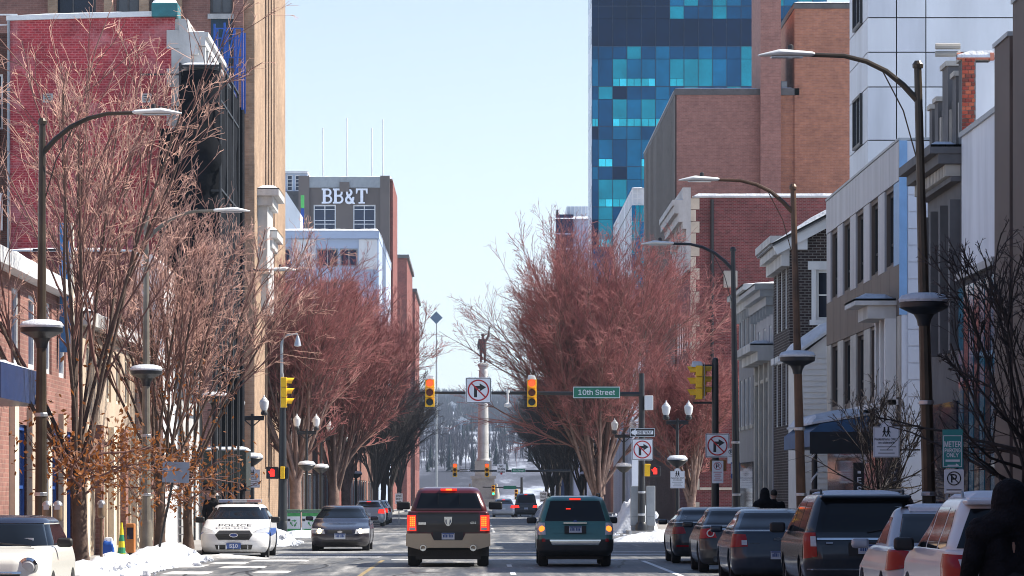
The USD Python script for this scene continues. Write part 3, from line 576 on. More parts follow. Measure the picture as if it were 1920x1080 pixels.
for fl in range(-13, 4):
    z0 = fl0 + fl * FH
    if z0 < 22: continue
    dark = fl == 1 or fl == 2
    for c in range(len(xs) - 1):
        a, b = xs[c] + .025, xs[c + 1] - .025
        r = rng.random(); vis = 'navy' if (fl == 1 or (fl == 2 and c < 6)) else 'navy' if r < .06 else ('mid' if r < .45 else 'teal' if r < .8 else 'deep')
        r2 = rng.random(); spn = 'navy' if fl in (1, 2) and c < 6 else ('deep' if r2 < .5 else 'navy' if r2 < .62 else 'mid' if r2 < .8 else 'teal')
        low = vis in ('mid', 'teal') and rng.random() < (.75 if c < 5 else .25) and fl < 1
        d = rng.uniform(-.015, .015)
        zz = z0 + .04
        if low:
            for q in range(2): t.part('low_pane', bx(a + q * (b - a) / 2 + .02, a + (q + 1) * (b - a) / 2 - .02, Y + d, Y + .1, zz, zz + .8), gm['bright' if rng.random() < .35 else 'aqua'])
            zz += .83
        t.part('pane', bx(a, b, Y + d, Y + .1, zz, z0 + FH - SPH - .02), gm[vis])
        t.part('spandrel_pane', bx(a, b, Y + .01 - d, Y + .1, z0 + FH - SPH + .02, z0 + FH - .02), gm[spn])
for k, x in enumerate(xs): t.part('mullion', bx(x - .02, x + .02, Y - .03, Y + .2, 21, 62), MULL)
for fl in range(-7, 4): t.part('floor_edge', bx(xs[0], xs[-1], Y - .02, Y + .25, fl0 + fl * FH - .035, fl0 + fl * FH + .03), MULL)
for y in range(397, 407, 4):
    for fl in range(-4, 4): t.part('side_pane', bx(xs[0] - .05, xs[0] - .02, y, y + 1.5, fl0 + fl * FH + .5, fl0 + fl * FH + 2.4), gm['deep'])

# brown brick office block with ribbed side
Y = 229.7; YE = 12.5 * F_PX / (1207 - VPX)
t = Thing('brick_office', 'orange brown brick block with tall shaft and dark ribbed street side', 'building', (14, Y, 0))
z1 = PZ(178, Y); xa, xb, xc, xd, xe = PX(1265, Y), PX(1425, Y), PX(1463, Y), PX(1490, Y), PX(1640, Y)
t.part('wall', block(xa + .12, xb, Y, YE, 0, z1), PKBR); t.part('parapet', bx(xa, xb, Y - .06, YE, z1, PZ(167, Y)), DSTONE); t.part('parapet_snow', snow_strip(xa, xb, Y - .05, Y + 1.0, PZ(167, Y), .1, 2), SNOW)
t.part('parapet_snow', snow_strip(xa - .02, xa + .5, Y + 1, YE, PZ(167, Y), .12, 3), SNOW)
t.part('shaft', block(xb, xc, Y - .5, Y + 7, 0, 48), PKBR)
t.part('lower_wall', block(xc, xd, Y + .2, Y + 12, 0, z1), ORBR); t.part('lower_parapet', bx(xc, xd + .3, Y + .1, Y + 12, z1, PZ(165, Y)), DSTONE); t.part('lower_parapet_snow', snow_strip(xc, xd, Y + .2, Y + 3, PZ(165, Y), .1, 4), SNOW)
t.part('upper_wall', block(xd, xe, Y + .1, Y + 14, 0, PZ(16, Y)), ORBR); t.part('upper_parapet', bx(xd - .05, xe, Y, Y + 14, PZ(16, Y), PZ(5, Y)), DSTONE); t.part('upper_parapet_snow', snow_strip(xd - .05, xe, Y, Y + 2, PZ(5, Y), .12, 5), SNOW)
for k in range(34): y = Y + .05 + k * (YE - Y - .1) / 34; t.part('rib', bx(xa + .0, xa + .12, y + .06, y + .62, .0, z1 - .01), BROWNM)
t.part('rib_backing', bx(xa + .08, xa + .118, Y + .1, YE, 0, z1 - .02), DJOINT)
t.part('vent_box', rbx(xc + .1, xc + .5, Y + .6, Y + 1, PZ(165, Y), PZ(150, Y), .04), GREY)

# white panelled low tower behind, with glass end
Y = 293.0
t = Thing('white_office', 'white panelled office with glass end wall beyond the ribbed block', 'building', (11, Y, 0))
xa = XR2; zt = PZ(352, Y); t.part('wall', block(xa, xa + 12, Y + .4, 333, 0, zt), PALEP); t.part('parapet_snow', snow_strip(xa, xa + 1, Y, 333, zt, .2, 8), SNOW)
for i, px in enumerate((1184, 1192, 1200)): 
    for k in range(8): t.part('pane', bx(PX(px, Y) + .02, PX(px + 8, Y) - .02, Y + .2, Y + .4, zt - 1.4 - k * 1.3 - 1.25, zt - 1.4 - k * 1.3), gm['teal' if (i + k) % 3 else 'mid'])
t.part('railing', cat([bx(xa, xa + 1.2, Y + .15, Y + .2, zt - 1.35 + .45 * k, zt - 1.3 + .45 * k) for k in range(3)] + [bx(xa + .4 * k, xa + .4 * k + .05, Y + .15, Y + .2, zt - 1.4, zt) for k in range(4)]), WHITE)
for k in range(15): t.part('joint', fb('W', xa, Y + .5 + k * 2.6, Y + .58 + k * 2.6, 0, zt - .3, .0, .012), DJOINT)
for k in range(7): t.part('joint', fb('W', xa, Y + .5, 333, zt - 1.5 - k * 1.5, zt - 1.43 - k * 1.5, .012, .022), DJOINT)
Y = 560.0
t = Thing('slate_tower', 'distant navy and lavender tower with glassy rooftop room', 'building', (11, Y, 0))
LAV = P('lavender_panel', (.30, .31, .42), .5, .1, .2)
t.part('wall', bx(PX(1042, Y), PX(1075, Y), Y, Y + 25, 0, PZ(402, Y)), BLGLASS); t.part('side_block', bx(PX(1075, Y) + .01, PX(1108, Y), Y + .4, Y + 25, 0, PZ(408, Y)), LAV); t.part('snow_cap', snow_strip(PX(1040, Y), PX(1108, Y), Y - .3, Y + 3, PZ(410, Y), .4, 2), SNOW)
t.part('rooftop_room', bx(PX(1063, Y), PX(1103, Y), Y + 2, Y + 12, PZ(412, Y), PZ(385, Y)), P('frosted_glass', (.45, .50, .58), .3, .1))
for k in range(6): t.part('mullion', bx(PX(1063 + 7 * k, Y), PX(1064 + 7 * k, Y), Y + 1.9, Y + 2, PZ(412, Y), PZ(385, Y)), WHITE)
t.part('fin', bx(PX(1043, Y), PX(1047, Y), Y, Y + 1, PZ(402, Y), PZ(393, Y)), BLACK)
for k in range(5): t.part('band', bx(PX(1042, Y), PX(1108, Y), Y - .05, Y, PZ(440 + k * 28, Y), PZ(437 + k * 28, Y)), LAV)

# old red brick corner building with pale stone quoins
Y = 211.0
t = Thing('corner_building', 'old red brick corner building with pale stepped quoins and ornate cornice', 'building', (14, Y, 0))
zt = PZ(371, Y)
t.part('wall', block(XR2, 25, Y, 227, 0, zt), OLDRD)
t.part('coping', bx(XR2 + .02, 25, Y - .1, Y + .35, zt, zt + .12), WSTONE); t.part('coping_snow', snow_strip(XR2 + .1, 25, Y - .12, Y + .4, zt + .12, .14, 5), SNOW)
for k in range(28):
    z = k * .68; w = .5 if k % 2 else .3; t.part('quoin', bx(XR2 - .08, XR2 - .08 + w, Y - .05, Y + .6, z + .02, z + .66), CREAMQ)
for k, (d, a, b) in enumerate(((.3, -4.2, -3.8), (.35, -3.8, -1.8), (.55, -1.8, -1.4), (.8, -1.4, -.9), (1.05, -.9, -.45), (1.15, -.45, -.12), (.55, -.12, .6))): t.part('cornice', fb('W', XR2, Y - .06 - .005 * k, 226.5, zt + a, zt + b, 0.081, d), WSTONE)
for k in range(9): t.part('bracket', fb('W', XR2, Y + .4 + k * 1.5, Y + .8 + k * 1.5, zt - 2.4, zt - 1.4, .3, .6), WSTONE)
t.part('cornice_snow', snow_strip(XR2 - .88, XR2 - .4, Y, 226, zt - .1, .1, 3), SNOW)
for r in range(3):
    for k in range(6): t.part('window_panel', fb('W', XR2, Y + 1.2 + k * 2.5, Y + 2.3 + k * 2.5, 4.4 + r * 3, 6.4 + r * 3, 0, .03), DGLASS)
t.part('downpipe', cat(tube([(PX(1335, Y), Y - .1, 6), (PX(1335, Y), Y - .1, zt - .1)], .1, 8), bx(PX(1335, Y) - .16, PX(1335, Y) + .16, Y - .25, Y - .02, 6.1, 6.5)), BLACK)
t.part('wall_box', rbx(PX(1356, Y), PX(1382, Y), Y - .4, Y, PZ(540, Y), PZ(508, Y), .05), STONE)
t.part('stone_band', fb('S', Y, XR2 + .45, 25, 2.05, 2.2, 0, .05), CREAMQ)

# right-hand houses, far to near
def house(name, lab, y0, y1, zt, mat, cols, rows, zrow, dz, cornice_mat, proj=.45, win=(1.0, 1.7), x1=20, fm=WHITE):
    t = Thing(name, lab, 'house', (XR + 4, y0, 0)); n = cols; w = (y1 - y0) / n
    ops = [('W', y0 + (k + .5) * w - win[0] / 2, y0 + (k + .5) * w + win[0] / 2, zrow + r * dz, zrow + r * dz + win[1]) for k in range(n) for r in range(rows)]
    t.part('wall', block(XR, x1, y0, y1, 0, zt - .5, ops, .18), mat)
    for o in ops: window(t, 'W', XR, *o[1:], fm, DGLASS, 1, 2, fw=.08, back=.12); t.part('sill', fb('W', XR, o[1] - .1, o[2] + .1, o[3] - .14, o[3] - .02, 0, .1), STONE)
    t.part('cornice', cat(fb('W', XR, y0 - .1, y1, zt - .2, zt, -.6, proj), fb('W', XR, y0 - .06, y1, zt - .42, zt - .2, -.3, proj * .72), fb('W', XR, y0 - .03, y1, zt - .7, zt - .42, 0, proj * .4)), cornice_mat)
    for k in range(n * 2): yy = y0 + .2 + k * (y1 - y0 - .4) / (n * 2 - 1) - .06; t.part('bracket', fb('W', XR, yy, yy + .12, zt - 1.0, zt - .7, 0, proj * .38), cornice_mat)
    t.part('roof', bx(XR + .6, x1, y0, y1, zt - .5, zt - .1), DSTONE)
    t.part('roof_snow', snow_lump(XR - proj, x1, y0 - .08, y1, zt, .13, int(y0), (16, 12)), SNOW)
    return t
PGREY = P('pale_grey_siding', (.18, .185, .20), .7, .1, 1.5)
t = house('row_house', 'pale grey sided house with bracketed cornice at the cross street', 124.9, 133, 9.0, PGREY, 4, 2, 4.2, 2.6, WSTONE)
t.part('street_wall', bx(XR + .02, 20, 133, 133.15, 0, 8.2), RDBR); t.part('shop_window', fb('W', XR, 126, 132, .5, 2.9, 0, .04), DGLASS)
t = house('row_house', 'slate grey house with drooping snowy eave and lower cornice ledge', 117.7, 124.8, 8.6, GSID, 3, 1, 5.6, 2.6, GREY, .6)
t.part('ledge', cat(fb('W', XR, 117.7, 124.8, 6.4, 6.65, 0, .75), fb('W', XR, 117.7, 124.8, 6.1, 6.4, 0, .5)), WSTONE); t.part('ledge_snow', snow_strip(XR - .74, XR, 117.7, 124.8, 6.65, .12, 3), SNOW)
for k in range(4): t.part('pilaster', fb('W', XR, 118 + k * 2.0, 118.4 + k * 2, .2, 6.1, 0, .12), STONE)
for k in range(3): t.part('shop_window', fb('W', XR, 118.5 + k * 2, 119.9 + k * 2, .6, 5.6, 0, .04), DGLASS)
# blackish brick gabled house
Y = 111.6
t = Thing('gabled_house', 'blackish brick gabled house with white eaves and one white window', 'house', (13, Y, 0))
zc = PZ(450, Y); ze = PZ(372, Y); xr_ = PX(1553, Y) + 1.2
gp = [(XR, 0), (18.5, 0), (18.5, zc), (14.2, zc + 2.45), (XR, zc)]
wx0, wx1, wz0, wz1 = PX(1530, Y), PX(1530, Y) + .72, PZ(600, Y), PZ(506, Y)
wl = Manifold.extrude(CrossSection([gp]), 5.9).rotate([90, 0, 0]).translate([0, Y + 5.9, 0]) - mbx(wx0, wx1, Y - .1, Y + .2, wz0, wz1)
wo = [('W', Y + .9 + k * 1.7, Y + 1.8 + k * 1.7, z, z + 2.0) for k in range(3) for z in (3.9, 6.9)]
wl = wl - Manifold.batch_boolean([fb('W', XR, o[1], o[2], o[3], o[4], .1, -.2, True) for o in wo], m3.OpType.Add)
t.part('wall', wl, BLKBR); window(t, 'S', Y, wx0, wx1, wz0, wz1, WHITE, DGLASS, 1, 2, fw=.09, back=.12)
t.part('window_trim', cat(bx(wx0 - .14, wx0, Y - .05, Y, wz0, wz1), bx(wx0 - .25, wx1 + .2, Y - .08, Y, wz1, wz1 + .26), bx(wx0 - .2, wx1 + .2, Y - .1, Y, wz0 - .16, wz0)), WHITE)
for o in wo: window(t, 'W', XR, *o[1:], WHITE, DGLASS, 1, 2, fw=.08, back=.12); t.part('window_hood', fb('W', XR, o[1] - .12, o[2] + .12, o[4], o[4] + .2, 0, .14), WHITE)
th = math.degrees(math.atan2(2.45, 14.2 - XR))
def rake(d0, d1, w0, w1, y0, y1): return move(rot(bx(-.55, math.hypot(2.45, 14.2 - XR) + .02, y0, y1, d0, d1), -th, (0, 1, 0)), (XR, 0, zc))
t.part('rake_board', rake(-.22, .06, 0, 0, Y - .22, Y + .02), WHITE); t.part('roof', rake(.062, .16, 0, 0, Y - .3, Y + 6), DSTONE)
sn = snow_strip(-.55, math.hypot(2.45, 14.2 - XR), Y - .3, Y + 6, .16, .14, 4); t.part('roof_snow', move(rot(sn, -th, (0, 1, 0)), (XR, 0, zc)), SNOW)
t.part('eave', cat(fb('W', XR, Y - .15, Y + 5.9, zc - .1, zc + .12, 0, .6), fb('W', XR, Y - .1, Y + 5.9, zc - .45, zc - .1, 0, .45), fb('W', XR, Y - .05, Y + 5.9, zc - .8, zc - .45, 0, .25)), WSTONE)
t.part('eave_return', fb('S', Y, XR, XR + .55, zc - .3, zc + .05, 0.001, .14), WHITE)
# white clapboard lean-to
Y = 108.0
t = Thing('clapboard_house', 'low white clapboard lean-to with snowy slanting roof', 'house', (11, Y, 0))
zl, zr = PZ(664, Y), PZ(608, Y); xl, xr2 = PX(1484, Y), PX(1565, Y)
t.part('wall', Manifold.extrude(CrossSection([[(xl + .2, 0), (xr2 + 1.5, 0), (xr2 + 1.5, zr - .1), (xr2, zr - .15), (xl + .2, zl - .1)]]), 3.4).rotate([90, 0, 0]).translate([0, Y + 3.4, 0]), SIDW)
for k in range(34):
    z = .2 + k * .17; xe_ = xl + .22 + max(0, (z - zl + .25) / ((zr - zl) / (xr2 - xl)))
    if xe_ < xr2: t.part('clapboard', trimesh.Trimesh(*(lambda a, b: (np.array([[a, Y, z], [b, Y, z], [b, Y - .03, z], [a, Y - .03, z], [a, Y, z + .165], [b, Y, z + .165]]), np.array([[3, 2, 5], [3, 5, 4], [0, 2, 3], [0, 1, 2], [0, 3, 4], [1, 5, 2]])))(xe_, xr2 + .6), process=False), SIDW)
aa = math.atan2(zr - zl, xr2 - xl); LL = math.hypot(zr - zl, xr2 - xl) + .4
t.part('roof', move(rot(bx(-.2, LL, -.25, 3.4, -.1, 0), -math.degrees(aa), (0, 1, 0)), (xl, Y, zl)), WHITE); t.part('roof_snow', move(rot(snow_strip(-.2, LL, -.28, 3.4, 0, .2, 7), -math.degrees(aa), (0, 1, 0)), (xl, Y, zl)), SNOW)

# R8 modern panelled building
y0, y1 = 82.1, 99.2; zt = 9.75
t = Thing('panelled_building', 'modern building with silver fascia, taupe band and two rows of narrow windows', 'building', (14, y0, 0))
up = [y0 + 1.2 + k * 3.25 for k in range(5)]
ops = [('W', u, u + 1.75, 7.05, 8.75) for u in up] + [('W', u, u + 1.75, 4.1, 5.72) for u in up]
t.part('wall', block(XR, 22, y0, y1, 0, zt - .02, ops, .25), TAUPE)
for o in ops: window(t, 'W', XR, *o[1:], BLACK, DGLASS, 2, 2, fw=.09, back=.16, split=(.28,))
n = 9
for k in range(n):
    a, b = y0 + k * (y1 - y0) / n, y0 + (k + 1) * (y1 - y0) / n
    t.part('fascia_panel', fb('W', XR, a + .012, b - .012, 8.85, zt - .01, 0, .06), SILVER)
    t.part('band_panel', fb('W', XR, a + .012, b - .012, 5.8, 6.95, 0, .05), TAUPE)
for k in range(6):
    a = y0 if k == 0 else up[k - 1] + 1.8; b = (up[k] - .05) if k < 5 else y1
    t.part('pier_panel', fb('W', XR, a, b, 6.96, 8.84, 0, .045), SILVER if k else P('blue_corner_panel', (.16, .30, .48), .4, .1)); t.part('pier_panel', fb('W', XR, a, b, 3.95, 5.79, 0, .04), STONE)
t.part('end_wall', fb('S', y0, XR + .0, 22, 0, zt - .02, .0, .08), PALEP2); t.part('corner_strip', fb('S', y0, XR - .06, XR + .12, 5.8, zt - .01, .081, .1), P('blue_strip', (.20, .36, .58), .4, .1))
t.part('roof_snow', snow_lump(XR + .1, 22, y0 + .3, y1, zt - .03, .12, 4, (10, 16)), SNOW); t.part('coping', cat(fb('W', XR, y0, y1, zt, zt + .06, -.3, .08), fb('S', y0, XR + .3, 22, zt, zt + .06, -.3, .1)), GREY)
for k in range(16): t.part('siding_board', fb('S', y0, XR + .14, XR + 1.6, 3.2 + k * .38, 3.55 + k * .38, .08, .1), PALEP2)
t.part('ground_floor', fb('W', XR, y0 + .3, y1 - .3, .3, 3.4, 0, .05), DGLASS)
t.part('hood', cat(fb('W', XR, y0 + .5, y0 + 2.8, 6.05, 6.2, .05, 1.0), fb('W', XR, y0 + .6, y0 + 2.7, 5.75, 6.05, .05, .7)), WSTONE); t.part('hood_snow', snow_strip(XR - 1.0, XR - .06, y0 + .5, y0 + 2.8, 6.2, .12, 4), SNOW)
for k in range(3): t.part('door_pillar', fb('W', XR, y0 + .6 + k * 1.0, y0 + .82 + k * 1.0, 3.4, 5.75, .05, .3), WHITE)
t.part('sill_rail', fb('W', XR, y0 + .6, y1 - .6, 3.78, 3.9, .0, .25), WHITE)
# R9 white panelled block with dark joints
Y = 105.0; x0 = PX(1627, Y); YE = Y * (1627 - VPX) / (1593 - VPX)
t = Thing('panelled_tower', 'tall white panelled block with dark joints at top right', 'building', (18, Y, 0))
zs = [4.0] + [PZ(py, Y) for py in (397, 330, 263, 163, 98, 33)]; zs += [zs[-1] + 1.25 * k for k in range(1, 3)]
us = [x0, PX(1681, Y), PX(1736, Y)] + [PX(1736, Y) + 3.1 * k for k in range(1, 4)]
t.part('core', block(x0 + .06, us[-1], Y + .06, YE, 0, zs[-1]), DJOINT)
rg = np.random.default_rng(5)
for i in range(len(us) - 1):
    for j in range(len(zs) - 1): t.part('panel', bx(us[i] + (.0 if i == 0 else .016), us[i + 1] - .016, Y + rg.uniform(0, .006), Y + .05, zs[j] + .016, zs[j + 1] - .016), PALEP if (i + j) % 3 else PALEP2)
for j in range(len(zs) - 1):
    win = j in (3, 6)
    if not win: t.part('side_panel', bx(x0, x0 + .05, Y + .06, YE, zs[j] + .016, zs[j + 1] - .016), PALEP)
    else:
        t.part('side_panel', bx(x0, x0 + .05, Y + .06, Y + 1.4, zs[j] + .016, zs[j + 1] - .016), PALEP); t.part('side_panel', bx(x0, x0 + .05, Y + 3.6, YE, zs[j] + .016, zs[j + 1] - .016), PALEP)
        window(t, 'W', x0, Y + 1.42, Y + 3.58, zs[j] + .02, zs[j + 1] - .02, BLACK, DGLASS, 2, 1, fw=.08, back=.0)
# R10 ornate grey stone front with brick pier
y0, y1 = 72.0, 77.3; zt = 10.4
t = Thing('stone_building', 'narrow grey carved stone facade with dentil cornice and brick end pier', 'building', (13, y0, 0))
ops = [('W', y0 + .5 + k * 1.55, y0 + 1.6 + k * 1.55, 4.9, 7.2) for k in range(3)]
t.part('wall', block(XR, 22, y0 + .02, y1, 0, 8.55, ops, .25), DSTONE)
for o in ops: window(t, 'W', XR, *o[1:], DSTONE, DGLASS, 1, 2, fw=.08, back=.15)
for k in range(4): t.part('column', fb('W', XR, y0 + .12 + k * 1.55, y0 + .42 + k * 1.55, 4.6, 7.6, 0, .2), DSTONE)
t.part('cornice', cat(fb('W', XR, y0 - .05, y1, 8.5, 8.68, -.3, .62), fb('W', XR, y0 - .02, y1, 8.3, 8.5, 0, .45), fb('W', XR, y0, y1, 7.95, 8.05, 0, .2)), DSTONE); t.part('cornice_snow', snow_strip(XR - .6, XR, y0 - .05, y1, 8.68, .1, 6), SNOW)
for k in range(22): t.part('dentil', fb('W', XR, y0 + .08 + k * .235, y0 + .2 + k * .235, 8.06, 8.29, 0, .3), STONE)
t.part('parapet', bx(XR + .1, XR + .5, y0 + .02, y1, 8.55, 9.75), DSTONE)
for k, (a, b, h) in enumerate(((0.05, .55, 10.35), (.95, 1.5, 10.15), (2.2, 3.1, 10.5), (3.8, 4.35, 9.95), (4.8, 5.25, 9.9))): t.part('parapet_pier', bx(XR + .03, XR + .55, y0 + a, y0 + b, 8.55, h), DSTONE); t.part('parapet_cap', bx(XR - .02, XR + .6, y0 + a - .04, y0 + b + .04, h, h + .1), STONE)
for k in range(3): t.part('carved_panel', bx(XR + .06, XR + .1, y0 + .6 + k * 1.5, y0 + .9 + k * 1.5, 8.9, 9.6), STONE)
rb = [P('brick_tone_%s' % n, c, .85, .2, 6) for n, c in (('bright', (.36, .065, .035)), ('deep', (.27, .045, .03)), ('brown', (.19, .045, .03)), ('orange', (.42, .10, .05)))]
px0 = XR + .02; px1 = PX(1829, y0); zb = 8.0; rr = np.random.default_rng(3)
t.part('pier_core', bx(px0, px1, y0 - .02, y0 + .02, zb, zt), PAVE)
row = 0; z = zb
while z < zt - .06:
    x = px0 - (.06 if row % 2 else 0)
    while x < px1 - .02:
        a, b = max(x, px0), min(x + .125, px1)
        if b - a > .02: t.part('brick', bx(a, b - .012, y0 - .04 - rr.uniform(0, .006), y0 - .018, z, z + .068), rb[rr.integers(4)])
        x += .125
    z += .08; row += 1
t.part('end_wall', bx(px1, 24, y0 - .04, y0, 0, PZ(118, y0)), PLW)
t.part('coping', tube([(px0 - .1, y0, zt + .03), (24, y0, zt + .03)], .07, 10), P('terracotta', (.45, .17, .12), .6))
for k in range(6): t.part('coping_joint', tube([(px0 + .55 + k * .61, y0, zt + .03), (px0 + .63 + k * .61, y0, zt + .03)], .09, 10), P('terracotta_joint%d' % k, (.45, .17, .12), .6))
t.part('coping_snow', snow_strip(px0 - .1, 24, y0 - .08, y0 + .2, zt + .05, .09, 8), SNOW)
t.part('roof_vent', cat(tube([(px0 - .4, y0 + 1, zt + .2), (px0 + .1, y0 + 1, zt + .2)], .06, 8), tube([(px0 - .4, y0 + 1, zt + .35), (px0 + .1, y0 + 1, zt + .35)], .06, 8)), STONE)
t.part('shop_front', fb('W', XR, y0 + .3, y1 - .3, .4, 3.6, 0, .05), DGLASS)
t.part('rear_wall', bx(XR + 1.2, 22, y1, y1 + .1, 0, 8.5), PALEP2)
# R11 white upper wall over dark glazed front
y0, y1 = 66.6, 71.9
t = Thing('white_fronted_shop', 'shop with blank white upper wall above dark upright glazing', 'shop', (13, y0, 0))
t.part('wall', block(XR, 22, y0, y1, 0, 8.8), PLW); t.part('coping', fb('W', XR, y0, y1, 8.8, 8.9, -.3, .05), GREY)
t.part('fascia', fb('W', XR, y0, y1, 5.95, 6.1, 0, .14), GREY); t.part('lower_backing', fb('W', XR, y0, y1, .1, 5.94, 0, .04), DJOINT)
for k in range(7): t.part('pane', fb('W', XR, y0 + .1 + k * .75, y0 + .72 + k * .75, .3, 5.8, .04, .07), DGLASS if k % 2 else TEALG)
# R12 brown panelled building
y0, y1 = 36.0, 66.5
t = Thing('brown_building', 'dark brown panelled building with stepped piers at right edge', 'building', (14, y0, 0))
t.part('wall', block(XR + .02, 22, y0, y1, 0, 9.6, [('W', y0 + 2 + k * 4, y0 + 4.4 + k * 4, .5, 3.2) for k in range(7)], .25), BROWNV)
for k in range(7): window(t, 'W', XR + .02, y0 + 2 + k * 4, y0 + 4.4 + k * 4, .5, 3.2, BLACK, DGLASS, 2, 1)
for k, (a, b, h) in enumerate(((64.6, 66.48, 9.9), (61.4, 64.2, 10.4), (57, 61, 10.4), (50, 56.5, 10.4), (43, 49.6, 10.4), (36.2, 42.6, 10.4))): t.part('pier', fb('W', XR, a, b, 0, h, -.6, .12), BROWNV); t.part('pier_cap', fb('W', XR, a, b, h, h + .08, -.6, .16), GREY)
t.part('white_strip', fb('W', XR, 64.25, 64.55, 2, 9.0, 0, .04), WHITE)
t = Thing('brick_shop', 'plain brick shop nearest the camera on the right', 'shop', (14, 15, 0))
t.part('wall', block(XR, 22, 12, 35.9, 0, 10), DKBR); t.part('coping', fb('W', XR, 12, 35.9, 10, 10.12, -.3, .1), GREY)
# right side far beyond the crossing (behind the trees)
t = Thing('shop_row', 'brown block between white office and glass tower behind the right trees', 'building', (XR2 + 6, 340, 0)); y0, y1, h = 340, 392, 15
ops = [('W', y0 + 1 + k * 4, y0 + 2.6 + k * 4, 4.6 + r * 3.2, 6.6 + r * 3.2) for k in range(12) for r in range(3)]
t.part('wall', block(XR2, XR2 + 12, y0, y1, 0, h, ops, .2), MAUVE); t.part('cornice', fb('W', XR2, y0, y1, h - .6, h, 0, .4), WSTONE); t.part('snow_cap', snow_strip(XR2 - .4, XR2 + 1, y0, y1, h, .2, 2), SNOW)
for o in ops: window(t, 'W', XR2, *o[1:], WSTONE, DGLASS, 1, 1, fw=.1)

# the street goes on behind the camera between ordinary blocks
for i, (sd, y0, y1, h, mm, lab) in enumerate(((-1, 20, 65.8, 9, MAUVE, 'brown shop block nearest the camera on the left'), (-1, -60, 14, 13, RDBR, 'red brick block behind the camera on the left'), (1, -60, 6, 13, DKBR, 'dark brick block behind the camera on the right'), (-1, -118, -66, 18, TANBR, 'tan block farther behind the camera on the left'), (1, -118, -66, 18, MAUVE, 'brown block farther behind the camera on the right'))):
    x0, x1 = (XL - 14, XL) if sd < 0 else (XR, XR + 14); fc = 'E' if sd < 0 else 'W'
    t = Thing('city_block', lab, 'building', ((x0 + x1) / 2, y0, 0)); t.part('wall', block(x0, x1, y0, y1, 0, h), mm); t.part('cornice', fb(fc, x1 if sd < 0 else x0, y0, y1, h - .6, h, 0, .45), WSTONE)
# ------------------------------------------------------------------ bare trees
def tubes(Pa, Ra, n=3):
    """many branches at once: Pa (B, K, 3), Ra (B, K)"""
    B, K, _ = Pa.shape
    T = np.gradient(Pa, axis=1); T /= np.linalg.norm(T, axis=2, keepdims=True) + 1e-9
    a = np.where(np.abs(T[:, :1, 2:3]) < .85, np.array([0, 0, 1.0]), np.array([1.0, 0, 0]))
    U = np.cross(T, np.broadcast_to(a, T.shape)); U /= np.linalg.norm(U, axis=2, keepdims=True) + 1e-9
    V = np.cross(T, U); th = np.arange(n) / n * 2 * np.pi
    v = Pa[:, :, None] + Ra[:, :, None, None] * (np.cos(th)[:, None] * U[:, :, None] + np.sin(th)[:, None] * V[:, :, None])
    b = np.arange(B)[:, None, None] * K * n; i = np.arange(K - 1)[None, :, None] * n; j = np.arange(n)[None, None]; k = (j + 1) % n
    q = np.stack([b + i + j, b + i + n + j, b + i + n + k, b + i + k], -1).reshape(-1, 4)
    return trimesh.Trimesh(v.reshape(-1, 3), np.vstack([q[:, [0, 1, 2]], q[:, [0, 2, 3]]]), process=False)
def interp(Pa, idx, t):
    K = Pa.shape[1]; s = t * (K - 1); i = np.minimum(s.astype(int), K - 2); f = (s - i)[:, None]
    return Pa[idx, i] * (1 - f) + Pa[idx, i + 1] * f, (Pa[idx, i + 1] - Pa[idx, i])
def path(rng, p0, d0, L, K, wob, up, r0, r1):
    B = len(p0); d = d0 / (np.linalg.norm(d0, axis=1, keepdims=True) + 1e-9); out = [p0]; p = p0
    st = (L / (K - 1))[:, None]
    for k in range(K - 1):
        d = d + rng.normal(0, wob, (B, 3)) + np.array([0, 0, up]); d = d / np.linalg.norm(d, axis=1, keepdims=True); p = p + d * st; out.append(p)
    t = np.linspace(0, 1, K)[None]
    return np.stack(out, 1), r0[:, None] * (1 - t) + r1[:, None] * t
def sprout(rng, Pa, Ra, Lp, n, tmin, tmax, ang, lf, K, wob, up, rr, rmin, ljit=.35, tip=True):
    B = len(Pa); idx = np.repeat(np.arange(B), n); t = tmin + (tmax - tmin) * rng.random(B * n) ** .85
    p, tg = interp(Pa, idx, t); tg /= np.linalg.norm(tg, axis=1, keepdims=True) + 1e-9
    rnd = rng.normal(0, 1, tg.shape); pe = rnd - (rnd * tg).sum(1, keepdims=True) * tg; pe /= np.linalg.norm(pe, axis=1, keepdims=True) + 1e-9
    a = np.radians(ang * (1 + .3 * rng.normal(0, 1, len(idx))))[:, None]
    d = np.cos(a) * tg + np.sin(a) * pe
    L = Lp[idx] * lf * (1 - .45 * t) * (1 + ljit * rng.normal(0, 1, len(idx))).clip(.4, 1.35)
    K0 = Ra.shape[1]; s = np.minimum((t * (K0 - 1)).astype(int), K0 - 1); r0 = np.maximum(Ra[idx, s] * rr, rmin)
    Pn, Rn = path(rng, p, d, L, K, wob, up, r0, np.maximum(r0 * .45, rmin * .8))
    return Pn, Rn, L
